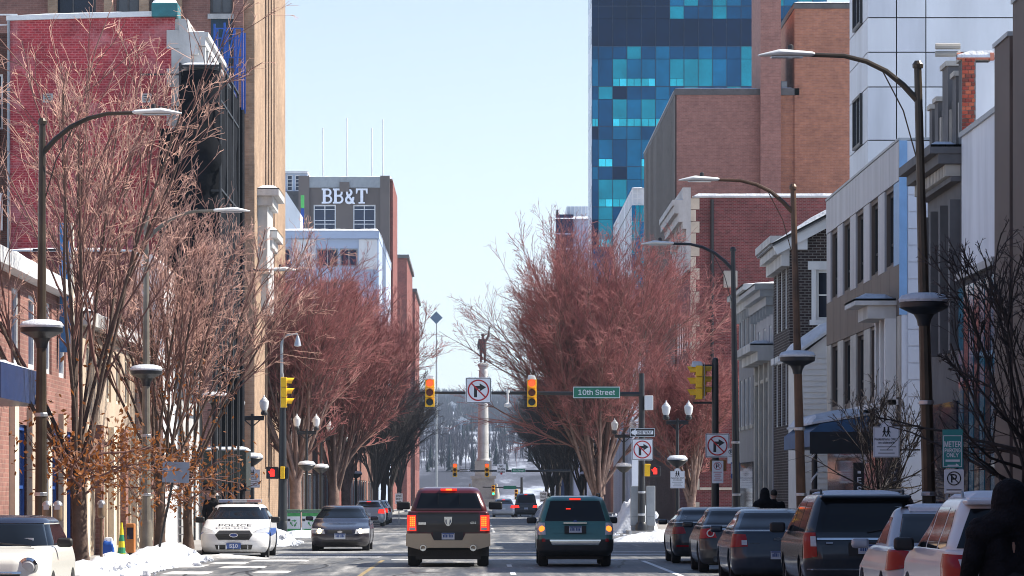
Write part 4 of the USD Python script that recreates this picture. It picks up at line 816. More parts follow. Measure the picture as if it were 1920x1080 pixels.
def vase_tree(seed, H, W, r0=.32, fork=2.2, limbs=12, dens=1.0, twig_r=.0085, updown=.03, limbk=.42):
    """zelkova habit: short trunk, many limbs fanning up and out; returns trunk, limbs, twigs meshes"""
    g = np.random.default_rng(seed)
    Pt, Rt = path(g, np.zeros((1, 3)), np.array([[0, 0, 1.0]]), np.array([fork * 1.15]), 6, .03, .05, np.array([r0]), np.array([r0 * .85]))
    Rt[0, 0] *= 1.35
    az = np.arange(limbs) * 2.39996 + g.uniform(0, 6); tilt = np.radians(np.linspace(4, math.degrees(math.atan2(W / 2, H - fork)) * 1.02, limbs)[g.permutation(limbs)])
    d = np.stack([np.sin(tilt) * np.cos(az), np.sin(tilt) * np.sin(az), np.cos(tilt)], 1)
    p0 = Pt[0, -2] + g.normal(0, .1, (limbs, 3)) * [1, 1, 1.6]
    L1 = (H - fork) * (.72 + .16 * g.random(limbs))
    P1, R1 = path(g, p0, d, L1, 9, .045, .012, np.full(limbs, r0 * limbk), np.full(limbs, .03 if limbk > .4 else .018))
    P2, R2, L2 = sprout(g, P1, R1, L1, int(11 * dens), .22, .97, 22, .52, 7, .06, .02, .62, .014)
    P3, R3, L3 = sprout(g, P2, R2, L2, int(8 * dens), .15, 1.0, 26, .50, 6, .07, updown * .5, .60, .010)
    P4, R4, L4 = sprout(g, P3, R3, L3, int(6 * dens), .12, 1.0, 30, .55, 4, .09, updown * .3, .7, twig_r)
    P5, R5, L5 = sprout(g, P4, R4, L4, 2, .25, 1.0, 34, .55, 3, .10, 0, .8, twig_r * .8)
    tr = cat(tubes(Pt, Rt, 10), tubes(P1, R1, 7)); br = cat(tubes(P2, R2, 4), tubes(P3, R3, 3)); tw = cat(tubes(P4, R4, 3), tubes(P5, R5, 3))
    return tr, br, tw, P2
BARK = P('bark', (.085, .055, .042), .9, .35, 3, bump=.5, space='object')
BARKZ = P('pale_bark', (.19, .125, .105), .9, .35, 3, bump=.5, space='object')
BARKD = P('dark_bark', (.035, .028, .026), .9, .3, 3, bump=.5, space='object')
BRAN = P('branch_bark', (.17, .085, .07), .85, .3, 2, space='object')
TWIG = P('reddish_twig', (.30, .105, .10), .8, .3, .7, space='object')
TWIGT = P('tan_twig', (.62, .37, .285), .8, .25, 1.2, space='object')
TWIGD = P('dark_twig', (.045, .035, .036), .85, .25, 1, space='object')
LEAF = usdkit.material(stage, '/World/Looks/dry_leaf', {'g': ('geometry', {}), 'r': ('rgb_ramp', {'ramp': [(0, (.26, .09, .02)), (.5, (.48, .19, .045)), (1, (.60, .32, .12))]}), 'p': ('principled_bsdf', {'roughness': .6}), 't': ('translucent_bsdf', {}), 'm': ('mix_closure', {'fac': .4})},
    [('g.random_per_island', 'r.fac'), ('r.color', 'p.base_color'), ('r.color', 't.color'), ('p.BSDF', 'm.closure1'), ('t.BSDF', 'm.closure2')], surface='m.closure')
def leaves(g, anchors, n, size=.07, spread=.22):
    c = anchors[g.integers(len(anchors), size=n)] + g.normal(0, spread, (n, 3)); a = g.normal(0, 1, (n, 3)); a /= np.linalg.norm(a, axis=1, keepdims=True)
    b = np.cross(a, g.normal(0, 1, (n, 3))); b /= np.linalg.norm(b, axis=1, keepdims=True); s = size * g.uniform(.6, 1.3, (n, 1))
    v = np.stack([c - a * s, c + b * s * .45, c + a * s, c - b * s * .45], 1).reshape(-1, 3); k = np.arange(n)[:, None] * 4
    return trimesh.Trimesh(v, np.vstack([k + [0, 1, 2], k + [0, 2, 3]]), process=False)
def tree(name, label, loc, parts, mats, group=None, rotz=0, extra=()):
    t = Thing(name, label, 'tree', loc, group, rotz); t.local = True
    tr, br, tw = parts
    t.part('trunk', tr, mats[0], smooth=True); c = t.part('crown', tw, mats[2]); t.part('branch', br, mats[1], c) if False else t.part('branches', br, mats[1], kind='stuff')
    c.SetCustomDataByKey('kind', 'stuff')
    for nm, m, mt in extra: t.part(nm, m, mt, kind='stuff')
    return t
def at_px(px, X): Y = X * F_PX / (px - VPX); return (X, Y, .1)
# the two big zelkovas
a = vase_tree(4, 15.0, 18.0, .32, 1.7, 30, 1.25, .0088, .03, .35)
tree('zelkova_tree', 'largest bare reddish vase-shaped tree right of the street', (6.75, 201, .05), a[:3], (BARKZ, BRAN, TWIG))
b = vase_tree(9, 13.3, 12.0, .33, 2.2, 20, 1.18, .0088, .03, .36)
zl = tree('zelkova_tree', 'bare reddish vase-shaped tree left of the street behind signal pole', (PX(627, 206), 206, .05), b[:3], (BARKZ, BRAN, TWIG))
copy_of(zl, 'zelkova_tree', (-8.9, 178, .1), 'bare reddish tree crown left of the other, behind the twin globe lamp', 'tree', None, rotz=140, scale=(.95, .95, .98))
copy_of(zl, 'zelkova_tree', (-8.6, 238, .1), 'second bare reddish tree behind, under the red brick far left blocks', 'tree', None, rotz=70, scale=(1.0, 1.0, 1.06))
copy_of(zl, 'zelkova_tree', (10.6, 180, .1), 'smaller reddish tree in front of the corner building quoins', 'tree', None, rotz=210, scale=(.72, .72, .64))
# dark trees further down the street, in the buildings' shade
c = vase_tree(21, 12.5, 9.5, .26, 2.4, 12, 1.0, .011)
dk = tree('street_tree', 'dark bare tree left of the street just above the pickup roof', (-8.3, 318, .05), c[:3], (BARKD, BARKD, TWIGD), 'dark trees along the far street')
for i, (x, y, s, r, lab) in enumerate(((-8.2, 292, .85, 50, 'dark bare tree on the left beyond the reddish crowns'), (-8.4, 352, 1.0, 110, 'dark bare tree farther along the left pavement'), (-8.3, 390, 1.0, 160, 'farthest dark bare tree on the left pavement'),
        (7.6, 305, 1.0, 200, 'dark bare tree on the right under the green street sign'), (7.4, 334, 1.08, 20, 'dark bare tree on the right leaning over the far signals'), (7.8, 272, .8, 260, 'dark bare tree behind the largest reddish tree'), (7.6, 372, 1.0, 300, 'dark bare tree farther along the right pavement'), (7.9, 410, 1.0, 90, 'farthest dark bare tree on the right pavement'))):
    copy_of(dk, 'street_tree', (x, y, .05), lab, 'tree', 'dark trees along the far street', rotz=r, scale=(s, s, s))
# near left trees: pale twigs lit by the sun, dry leaves low down
def near_tree(seed, H, W, r0, dens=1.0, fork=1.9, limbs=9, nleaf=900, leafz=(1.8, 4.6), twig=.006):
    g = np.random.default_rng(seed)
    tr, br, tw, P2 = vase_tree(seed, H, W, r0, fork, limbs, dens, twig, .06, .30)
    pts = P2.reshape(-1, 3); pts = np.vstack([pts, P2[:, 1::2].reshape(-1, 3)]); sel = pts[(pts[:, 2] > leafz[0]) & (pts[:, 2] < leafz[1])]
    if len(sel) < 5: sel = np.stack([g.normal(0, 1.2, 60), g.normal(0, 1.2, 60), g.uniform(*leafz, 60)], 1)
    # low leafy side branches
    n = 14; az = g.uniform(0, 6.28, n); p0 = np.stack([np.zeros(n), np.zeros(n), g.uniform(1.5, 2.4, n)], 1); d = np.stack([np.cos(az), np.sin(az), g.uniform(.1, .6, n)], 1)
    Ps, Rs = path(g, p0, d, g.uniform(1.2, 2.6, n), 7, .14, .02, np.full(n, .035), np.full(n, .008)); Pq, Rq, _ = sprout(g, Ps, Rs, np.full(n, 1.8), 7, .2, 1, 40, .45, 5, .14, 0, .6, .006)
    br = cat(br, tubes(Ps, Rs, 5), tubes(Pq, Rq, 3)); anc = np.vstack([sel, Pq.reshape(-1, 3), Pq.reshape(-1, 3)])
    return tr, br, tw, leaves(g, anc, nleaf)
n1 = near_tree(31, 11.8, 12.0, .17, .68, 1.9, 13, 1300)
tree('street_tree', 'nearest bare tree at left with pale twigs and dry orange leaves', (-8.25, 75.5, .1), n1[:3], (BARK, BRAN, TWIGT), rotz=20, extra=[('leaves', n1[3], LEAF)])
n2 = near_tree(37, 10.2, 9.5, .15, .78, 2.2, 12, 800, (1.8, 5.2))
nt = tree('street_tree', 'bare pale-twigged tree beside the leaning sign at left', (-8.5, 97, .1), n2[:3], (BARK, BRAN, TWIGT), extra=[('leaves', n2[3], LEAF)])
copy_of(nt, 'street_tree', (-8.6, 108, .1), 'bare tree just left of the police car with orange leaves', 'tree', None, rotz=205, scale=(.95, .95, .95))
# dark near trees on the shaded right pavement
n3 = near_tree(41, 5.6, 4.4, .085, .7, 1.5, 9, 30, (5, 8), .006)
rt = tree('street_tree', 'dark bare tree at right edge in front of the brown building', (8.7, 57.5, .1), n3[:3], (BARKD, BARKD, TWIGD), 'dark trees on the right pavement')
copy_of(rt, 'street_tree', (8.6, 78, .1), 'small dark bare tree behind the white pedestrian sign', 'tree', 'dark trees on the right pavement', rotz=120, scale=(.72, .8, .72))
# far woods on the hill: uncountable specks of bare trees
def far_tree(seed, n=13, spread=1.5, H=10):
    g = np.random.default_rng(seed); out = [tube([(0, 0, 0), (g.normal(0, .25), 0, H * .5), (g.normal(0, .4), 0, H)], [.26, .18, .05], 4)]
    for k in range(n):
        a = g.uniform(0, 6.28); z = g.uniform(1.8, H * .85); L = g.uniform(.5, 1.0) * spread; out.append(tube([(0, 0, z), (math.cos(a) * L * .6, math.sin(a) * L * .6, z + L), (math.cos(a) * L, math.sin(a) * L, z + L * 2.4)], [.15, .10, .03], 3, False))
    return cat(out)
def conifer():
    g = np.random.default_rng(5); out = []
    for k in range(7):
        z = 1 + k * 1.25; r = 2.1 - k * .27; th = np.arange(10) / 10 * 6.283; rr = r * g.uniform(.65, 1.1, 10); v = np.vstack([np.c_[rr * np.cos(th), rr * np.sin(th), np.full(10, z) - g.uniform(0, .4, 10)], [[0, 0, z + 2.3]]]); out.append(trimesh.Trimesh(v, np.array([[i, (i + 1) % 10, 10] for i in range(10)]), process=False))
    return cat(out)
gg = np.random.default_rng(77)
pts = np.stack([gg.uniform(-130, 210, 42000), 900 + 2700 * gg.random(42000) ** 1.15], 1)
keep = meshkit.fbm(np.stack([pts[:, 0] / 45, pts[:, 1] / 110, np.zeros(len(pts))], -1), 3, 4) > np.where(pts[:, 1] < 1500, .50, .44)
pts = pts[keep]; pz = hill_z(pts[:, 0], pts[:, 1])
pi = UsdGeom.PointInstancer.Define(stage, '/World/hillside_wood'); tag(pi.GetPrim(), 'bluish bare woods covering the far snowy hillside', 'woodland', kind='stuff')
FW = P('far_wood', (.055, .055, .075), .9, .2, .01); FC = P('far_conifer', (.02, .035, .045), .9, .2, .01)
for k, (nm, m, mt) in enumerate((('bare_tree', far_tree(2), FW), ('tall_bare_tree', far_tree(3, 10, 1.1, 12), FW), ('bushy_bare_tree', far_tree(4, 18, 2.0, 7), FW), ('conifer', conifer(), FC))): put('/World/hillside_wood/' + nm, m, mt)
pi.CreatePrototypesRel().SetTargets(['/World/hillside_wood/' + n for n in ('bare_tree', 'tall_bare_tree', 'bushy_bare_tree', 'conifer')])
pi.CreatePositionsAttr(Vt.Vec3fArray.FromNumpy(np.c_[pts, pz - .3].astype(np.float32))); pi.CreateProtoIndicesAttr(Vt.IntArray([int(k) for k in gg.choice(4, len(pts), p=[.36, .3, .26, .08])]))
sc = (gg.uniform(.3, .85, len(pts)) * np.where(pts[:, 1] < 1400, .75, 1.0)).astype(np.float32); pi.CreateScalesAttr(Vt.Vec3fArray.FromNumpy(np.stack([sc, sc, sc], 1)))
an = gg.uniform(0, np.pi, len(pts)); pi.CreateOrientationsAttr(Vt.QuathArray([Gf.Quath(float(math.cos(q)), 0.0, 0.0, float(math.sin(q))) for q in an]))
hm = [P('house_white', (.42, .42, .42), .7), P('house_grey', (.28, .29, .32), .7), P('house_brick', (.22, .10, .08), .8)]
hl = ['white hillside house nearest behind the far signals', 'grey hillside house left of the monument', 'brown hillside house right of the monument', 'second white house higher on the hill', 'second grey house higher on the hill', 'topmost brown house on the hill']
for i in range(6):
    x, y = (8, -6, 34, 20, -14, 50)[i], (1350, 1490, 1600, 1820, 2000, 2300)[i]; z = float(hill_z(np.array([float(x)]), np.array([float(y)]))[0])
    w, d, h = gg.uniform(5, 8), gg.uniform(6, 9), gg.uniform(3.5, 5)
    t = Thing('hill_house', hl[i], 'house', (x, y, z - 1), 'houses on the far hillside')
    t.local = True; t.part('wall', bx(-w / 2, w / 2, 0, d, 0, h), hm[i % 3]); t.part('roof', Manifold.extrude(CrossSection([[(-w / 2 - .4, 0), (w / 2 + .4, 0), (0, 2)]]), d + .6).rotate([90, 0, 0]).translate([0, d + .3, h]), SNOWD)
    for k in range(3):
        for r in range(1): t.part('window', bx(-w / 2 + .9 + k * w * .3, -w / 2 + 2.1 + k * w * .3, -.06, 0, 1.4 + r * 2.6, 2.8 + r * 2.6), DGLASS)
# ------------------------------------------------------------------ vehicles (built with the rear towards -Y, wheels on z = 0)
from scipy.interpolate import PchipInterpolator
def paint(name, c, rough=.28, coat=.8, metal=.25):
    """car paint under a winter film of road salt, thicker towards the sills"""
    return usdkit.material(stage, '/World/Looks/paint_' + name, {'tc': ('texture_coordinate', {}), 's': ('separate_xyz', {}), 'n': ('noise_texture', {'scale': 3.0, 'detail': 6.0, 'roughness': .7}), 'h': ('map_range', {'from_min': .25, 'from_max': .95, 'to_min': .30, 'to_max': .01, 'clamp': True}),
        'a': ('math', {'math_type': 'multiply'}), 'm': ('mix', {'mix_type': 'mix', 'color1': c, 'color2': (.20, .195, .19)}), 'r': ('map_range', {'from_min': 0.0, 'from_max': .4, 'to_min': rough, 'to_max': .6, 'clamp': True}), 'p': ('principled_bsdf', {'metallic': metal * .5, 'coat_weight': coat * .6, 'coat_roughness': .08, 'specular_ior_level': .35})},
        [('tc.object', 's.vector'), ('s.z', 'h.value'), ('tc.object', 'n.vector'), ('n.fac', 'a.value1'), ('h.result', 'a.value2'), ('a.value', 'm.fac'), ('a.value', 'r.value'), ('m.color', 'p.base_color'), ('r.result', 'p.roughness')], surface='p.BSDF')
CGLASS = P('car_glass', (.006, .008, .011), .03, .1, 1, spec=.3, space='object'); CHROME = P('chrome', (.62, .63, .65), .12, .05, metal=1.0, space='object')
TRIM = P('black_plastic', (.014, .014, .015), .55, .1, 3, space='object'); RIM = P('alloy', (.34, .35, .36), .3, .08, metal=.8, space='object')
REDL = P('red_lens', (.26, .004, .010), .2, .08, 6, coat=.1, spec=.3, space='object'); CLRL = P('clear_lens', (.45, .46, .48), .1, .1, 6, coat=.6, space='object')
REDON = lit('lit_red_lens', (1.0, .03, .015), .75, (.4, .01, .01)); AMBON = lit('lit_amber_lens', (1.0, .20, .02), 1.3, (.5, .12, .01)); HEADON = lit('lit_headlamp', (1.0, .80, .45), 2.0, (.6, .6, .5))
PLATEB = P('plate_blue', (.05, .10, .30), .5, .05, space='object'); PLATEW = P('plate_white', (.50, .54, .60), .5, .08, 30, space='object'); SNOWC = P('car_snow', (.78, .84, .92), .7, .05, 4, bump=.3, space='object')
def loft(st, n=56, m=26, e=None):
    """st rows: z, y_rear, y_front, half width, corner radius rear, corner radius front; plan-view rounded rectangles stacked in z"""
    A = np.array(st, float); zz = np.unique(np.r_[np.linspace(A[0, 0], A[-1, 0], m), A[:, 0]])
    C = np.stack([PchipInterpolator(A[:, 0], A[:, k])(zz) for k in range(1, 6)], 1)
    rings = []
    q = n // 4
    for z, (yr, yf, w, rr, rf) in zip(zz, C):
        rr = min(rr, w * .98, (yf - yr) * .49); rf = min(rf, w * .98, (yf - yr) * .49); th = np.linspace(0, np.pi / 2, q)
        p = np.concatenate([np.stack([w - rf + rf * np.cos(th), yf - rf + rf * np.sin(th)], 1), np.stack([-(w - rf) - rf * np.sin(th), yf - rf + rf * np.cos(th)], 1),
                            np.stack([-(w - rr) - rr * np.cos(th), yr + rr - rr * np.sin(th)], 1), np.stack([w - rr + rr * np.sin(th), yr + rr - rr * np.cos(th)], 1)])
        # bow the ends and flanks a little
        mid = (yr + yf) / 2; bow = .035 * (1 - (p[:, 0] / w) ** 2); p[:, 1] += np.where(p[:, 1] > mid, bow, -bow)
        rings.append(np.c_[p, np.full(len(p), z)])
    N = len(rings[0]); V = np.vstack(rings); K = len(rings)
    i = np.arange(K - 1)[:, None] * N; j = np.arange(N)[None]; k = (j + 1) % N
    qd = np.stack([i + j, i + k, i + N + k, i + N + j], -1).reshape(-1, 4); F = np.vstack([qd[:, [0, 1, 2]], qd[:, [0, 2, 3]]])
    c0, c1 = len(V), len(V) + 1; V = np.vstack([V, [[0, C[0, :2].mean(), zz[0]], [0, C[-1, :2].mean(), zz[-1]]]]); jj = np.arange(N); kk = (jj + 1) % N; b = (K - 1) * N
    F = np.vstack([F, np.stack([np.full(N, c0), kk, jj], 1), np.stack([np.full(N, c1), b + jj, b + kk], 1)])
    return Manifold(m3.Mesh(V.astype(np.float32), F.astype(np.uint32)))
def prism(poly, axis, lo, hi):
    cs = CrossSection([poly]) if not isinstance(poly, CrossSection) else poly
    if cs.area() < 1e-9: cs = CrossSection([poly[::-1]])
    m = Manifold.extrude(cs, hi - lo)
    if axis == 'y': return m.rotate([90, 0, 0]).translate([0, hi, 0])          # poly in (x, z)
    if axis == 'x': return m.transform(np.array([[0, 0, 1, lo], [1, 0, 0, 0], [0, 1, 0, 0]], float))  # poly in (y, z)
    return m.translate([0, 0, lo])
def wheel(t, x, y, r, w, side, steer=0):
    ty = lathe([(r * .62, -w / 2), (r * .93, -w / 2), (r, -w * .32), (r, w * .32), (r * .93, w / 2), (r * .62, w / 2), (r * .6, 0)], 28)
    ri = cat([lathe([(.05, w * .30), (r * .60, w * .36), (r * .64, w * .42), (r * .66, w * .1), (.05, w * .1)], 24)] + [rot(bx(-.035, .035, 0, r * .6, w * .3, w * .40), 72 * k) for k in range(5)])
    f = lambda m: move(rot(m, 90 if side > 0 else -90, (0, 1, 0)), (x, y, r))
    p = t.part('wheel', f(ty), RUBBER, smooth=35); t.part('rim', f(ri), RIM, p)
class Car:
    def __init__(self, name, label, loc, rotz=0, group=None, cat_='car'):
        self.t = Thing(name, label, cat_, loc, group, rotz); self.t.local = True
    def body(self, low, top, mat, wheels, rw=.34, ww=.22, arch=1.13, cut=None, name='body'):
        b = loft(low)
        for y in wheels: b = b - Manifold.cylinder(3, rw * arch, rw * arch, 36, True).rotate([0, 90, 0]).translate([0, y, rw * 1.02])
        if cut is not None: b = b - cut
        g = loft(top); self.full = b + g; self.lowb, self.topb = b, g
        bb = self.full.bounding_box(); self.c = np.array([(bb[0] + bb[3]) / 2, (bb[1] + bb[4]) / 2, (bb[2] + bb[5]) / 2])
        self.bp = self.t.part(name, self.full, mat, smooth=38)
        hw = max(r[3] for r in low)
        hwz = hw - .02
        well = [mbx(-hw + .32, hw - .32, y - rw * 1.2, y + rw * 1.2, .18, rw * 2.1) for y in wheels]
        self.t.part('underbody', Manifold.batch_boolean(well + [mbx(-hw + .22, hw - .22, min(r[1] for r in low) + .35, max(r[2] for r in low) - .35, .17, .40)], m3.OpType.Add), TRIM)
        for y in wheels:
            for s in (-1, 1): wheel(self.t, s * (hw - ww / 2 - .03), y, rw, ww, s)
        self.hw = hw
        return self
    def skin(self, src, k):
        c = self.c; d = np.array(src.bounding_box()); ext = (d[3:] - d[:3]) / 2; cc = (d[3:] + d[:3]) / 2
        s = 1 + k / ext; return src.translate(list(-cc)).scale(list(s)).translate(list(cc))
    def patch(self, name, poly, axis, lo, hi, mat, k=.006, src=None, parent=None, mirror=False, label=None):
        """a piece that follows the body: the body grown by k metres, cut with a prism"""
        g = self.skin(self.full if src is None else src, k); out = None
        for sgn in ((1, -1) if mirror else (1,)):
            p = [(sgn * a, b) for a, b in poly] if axis != 'x' else poly
            m = g ^ prism(p, axis, lo, hi)
            if m.num_tri() == 0: continue
            out = self.t.part(name, m, mat, parent, smooth=35, label=label)
        return out
    def rear_glass(self, x0, x1, z0, z1, mat=CGLASS, k=.006, rear=True, inset=.0):
        y = (-9, 0) if rear else (0, 9)
        return self.patch('rear_window' if rear else 'windscreen', [(-x0, z0), (x0, z0), (x1, z1), (-x1, z1)], 'y', *y, mat, k, self.topb)
    def side_glass(self, polys, k=.004):
        for p in polys: self.patch('side_window', p, 'x', -3, 3, CGLASS, k, self.topb)
    def mirrors(self, y, z, mat, w=.2, h=.14, out=.02):
        for s in (-1, 1): self.t.part('mirror', rbx(s * (self.hw + out - .04), s * (self.hw + out + w), y - .06, y + .06, z, z + h, .045), mat, smooth=40)
    def plate(self, y, z, front=False, text=None, mat=PLATEW, w=.305, h=.155):
        p = self.t.part('licence_plate', bx(-w / 2, w / 2, y - .012, y + .012, z, z + h), mat)
        if text:
            fy = y + (.016 if front else -.016)
            for k in range(7): self.t.part('lettering', bx(-w * .40 + k * w * .115, -w * .40 + k * w * .115 + w * (.075 if k != 3 else .03), fy - .002, fy + .002, z + h * .30, z + h * (.68 + .04 * ((k * 5) % 3))), SIGNB if mat is PLATEW else SIGNW, p)
            self.t.part('plate_band', bx(-w / 2 + .01, w / 2 - .01, fy - .002, fy + .002, z + h * .80, z + h * .97), SIGNB, p)
    def roof_snow(self, x, y0, y1, z, h=.06):
        self.t.part('roof_snow', snow_lump(-x, x, y0, y1, z, h, int(abs(self.t.base[1])), (14, 14), .4, .3), SNOWC)
def sedan(name, label, loc, mat, L=4.75, W=.90, H=1.46, group=None, rotz=0, belt=.95, deck=1.05, rw=.33, tail=None, snow=0, wagon=False):
    """a saloon's two bodies: long low tub with boot and bonnet, and a glasshouse"""
    c = Car(name, label, loc, rotz, group); a = L / 2
    low = [(.19, -a + .22, a - .25, W - .10, .25, .4), (.34, -a + .03, a - .06, W - .02, .28, .5), (.52, -a, a, W, .30, .55), (.70, -a + .03, a - .06, W, .30, .55), (.80, -a + .05, a - .35, W - .015, .30, .5), (belt - .03, -a + .08, a - 1.05, W - .035, .3, .4), (deck - .02, -a + .12, a - 1.42, W - .07, .28, .3), (deck, -a + .2, a - 1.5, W - .12, .25, .3)]
    top = [(belt - .1, -a + .62, a - 1.25, W - .05, .25, .4), (deck - .01, -a + .68, a - 1.5, W - .08, .3, .45), (H - .2, -a + 1.18, a - 1.98, W - .20, .32, .5), (H - .06, -a + 1.48, a - 2.24, W - .27, .34, .5), (H - .01, -a + 1.75, a - 2.5, W - .36, .3, .4), (H, -a + 1.95, a - 2.75, W - .48, .25, .3)]
    c.body(low, top, mat, (-a + .98, a - .92), rw)
    return c, a
# --- pickup
WINE = paint('wine', (.075, .010, .016)); TANP = paint('tan', (.42, .33, .22)); BRNB = paint('brown_black', (.016, .011, .010))
c = Car('pickup_truck', 'dark wine red pickup truck with tan bumper and lit tail lamps', (-.70, 89.9, 0), cat_='pickup truck')
low = [(.52, -2.78, 2.75, .90, .12, .35), (.62, -2.86, 2.86, .97, .12, .4), (.80, -2.90, 2.9, 1.0, .12, .45), (1.02, -2.90, 2.88, 1.005, .12, .45), (1.16, -2.89, 2.7, .995, .12, .45), (1.28, -2.88, 2.4, .975, .10, .4), (1.33, -2.86, 2.2, .95, .08, .3)]
top = [(1.2, -1.0, 1.75, .95, .12, .3), (1.36, -1.0, 1.62, .93, .14, .35), (1.62, -.92, 1.2, .84, .18, .4), (1.82, -.80, .80, .76, .2, .4), (1.89, -.62, .55, .70, .2, .4), (1.925, -.3, .2, .58, .2, .3)]
c.body(low, top, WINE, (-1.95, 1.72), .405, .28, cut=mbx(-.78, .78, -2.78, -1.08, .75, 1.6))
c.rear_glass(.80, .68, 1.40, 1.77); c.t.part('slider_frame', bx(-.27, -.255, -.99, -.80, 1.42, 1.76), TRIM); c.t.part('slider_frame', bx(.255, .27, -.99, -.80, 1.42, 1.76), TRIM)
c.rear_glass(.84, .62, 1.40, 1.80, rear=False); c.side_glass([[(-.62, 1.38), (.18, 1.38), (.15, 1.76), (-.55, 1.76)], [(.28, 1.38), (1.25, 1.38), (.72, 1.76), (.25, 1.76)]])
c.patch('tailgate', [(-.735, .83), (.735, .83), (.735, 1.31), (-.735, 1.31)], 'y', -9, -2.7, BRNB, .012)
c.t.part('tailgate_lip', bx(-.735, .735, -2.93, -2.89, 1.275, 1.30), BRNB)
for s in (-1, 1):
    L_ = c.patch('tail_light', [(s * .765, .86), (s * .985, .86), (s * .985, 1.24), (s * .775, 1.24)], 'y', -9, -2.5, REDON, .012)
    for k in range(5): 
        for q in range(3): c.t.part('lamp_cell', bx(s * (.795 + q * .045), s * (.828 + q * .045), -2.955, -2.93, .975 + k * .048, 1.01 + k * .048), AMBON, L_)
    c.t.part('reverse_lamp', bx(s * .79, s * .93, -2.955, -2.93, .885, .945), CLRL, L_)
bp = Polygon([(-1.0, .50), (-.70, .42), (-.45, .46), (.45, .46), (.70, .42), (1.0, .50), (1.01, .80), (.42, .80), (.34, .64), (-.34, .64), (-.42, .80), (-1.01, .80)])
c.t.part('bumper', plate(bp, -3.05, .42), TANP, smooth=30); c.t.part('bumper_step', bx(-.36, .36, -2.98, -2.8, .62, .84), TRIM)
c.plate(-3.0, .66, text='KJT 4827')
for s in (-1, 1): c.t.part('exhaust_tip', rot(lathe([(.052, 0), (.075, .02), (.075, .3), (.055, .3), (.052, .05)], 20), 90, (1, 0, 0)).apply_translation((s * .60, -2.80, .455)), CHROME)
c.t.part('lower_flank', cat(bx(-1.012, -.99, -2.8, -2.5, .5, .8), bx(.99, 1.012, -2.8, -2.5, .5, .8)), TANP)
c.mirrors(1.05, 1.36, TRIM, .30, .20, .02)
c.t.part('brake_lamp', bx(-.20, .20, -.86, -.74, 1.835, 1.88), REDON); c.t.part('cargo_lamp', bx(-.075, .075, -.875, -.74, 1.838, 1.877), AMBON)
sh = Polygon([(-.095, .10), (.095, .10), (.085, -.03), (.045, -.10), (0, -.125), (-.045, -.10), (-.085, -.03)])
e = c.t.part('badge', plate(sh, -2.945, .02, 0, 1.10), CHROME); c.t.part('badge_field', plate(affinity.scale(sh, .8, .8), -2.949, .004, 0, 1.10), P('badge_grey', (.12, .14, .18), .35, space='object'), e)
hd = union_all([Polygon([(-.028, .06), (.028, .06), (.036, .0), (.022, -.085), (0, -.10), (-.022, -.085), (-.036, 0)]), Point(-.055, .045).buffer(.03).difference(Point(-.05, .03).buffer(.014)), Point(.055, .045).buffer(.03).difference(Point(.05, .03).buffer(.014)), sbox(-.06, .05, .06, .07)])
c.t.part('emblem', plate(hd, -2.955, .012, 0, 1.10), CHROME, e)
c.t.part('badge', plate(sbox(-.09, -.03, .09, .03), -2.94, .01, -.62, 1.04), CHROME); c.t.part('lettering', text_plate('4X4', .055, -2.94, .60, 1.03, .01, True), CHROME)
c.t.part('axle', cat(tube([(-.8, -1.95, .4), (.8, -1.95, .4)], .07, 8), lathe([(.02, .22), (.16, .3), (.16, .5), (.02, .56)], 14, (0, -1.95, 0))), TRIM)
c.t.part('mudflap', cat(bx(-.98, -.72, -2.36, -2.34, .25, .6), bx(.72, .98, -2.36, -2.34, .25, .6)), TRIM)
# --- green suv
GRN = paint('green', (.045, .165, .155), .3, .8, .4)
c = Car('green_suv', 'teal green boxy SUV with lit amber tail lamps beside the pickup', (2.35, 89.2, 0), cat_='SUV')
low = [(.28, -2.05, 2.1, .80, .2, .35), (.42, -2.2, 2.2, .89, .2, .45), (.62, -2.22, 2.22, .905, .18, .5), (.85, -2.18, 2.18, .905, .16, .5), (1.0, -2.14, 1.7, .89, .16, .4), (1.08, -2.10, 1.2, .87, .16, .4)]
top = [(.9, -2.13, 1.3, .87, .16, .3), (1.1, -2.10, 1.1, .855, .17, .35), (1.4, -1.98, .62, .77, .2, .4), (1.60, -1.88, .30, .70, .2, .4), (1.68, -1.72, .05, .63, .2, .4), (1.71, -1.4, -.3, .5, .2, .3)]
c.body(low, top, GRN, (-1.33, 1.33), .36, .235)
c.rear_glass(.73, .59, 1.10, 1.585, k=.012); c.rear_glass(.78, .6, 1.10, 1.58, rear=False); c.side_glass([[(-1.75, 1.08), (-1.05, 1.08), (-1.05, 1.56), (-1.62, 1.56)], [(-.95, 1.08), (-.1, 1.08), (-.1, 1.57), (-.95, 1.57)], [(0, 1.08), (.95, 1.08), (.45, 1.56), (0, 1.57)]])
c.patch('bumper', [(-1, .2), (1, .2), (1, .66), (.62, .66), (.56, .52), (-.56, .52), (-.62, .66), (-1, .66)], 'y', -9, -1.75, TRIM, .02)
c.patch('bumper_plate', [(-.55, .53), (.55, .53), (.62, .65), (-.62, .65)], 'y', -9, -1.75, CHROME, .012)
c.patch('tailgate_panel', [(-.56, .80), (.56, .80), (.56, 1.03), (-.56, 1.03)], 'y', -9, -1.75, GRN, .010); c.t.part('plate_recess', bx(-.26, .26, -2.245, -2.2, .80, .99), TRIM); c.plate(-2.25, .82, text='FRD 6153')
c.t.part('handle_bar', bx(-.28, .28, -2.19, -2.12, 1.035, 1.07), CHROME)
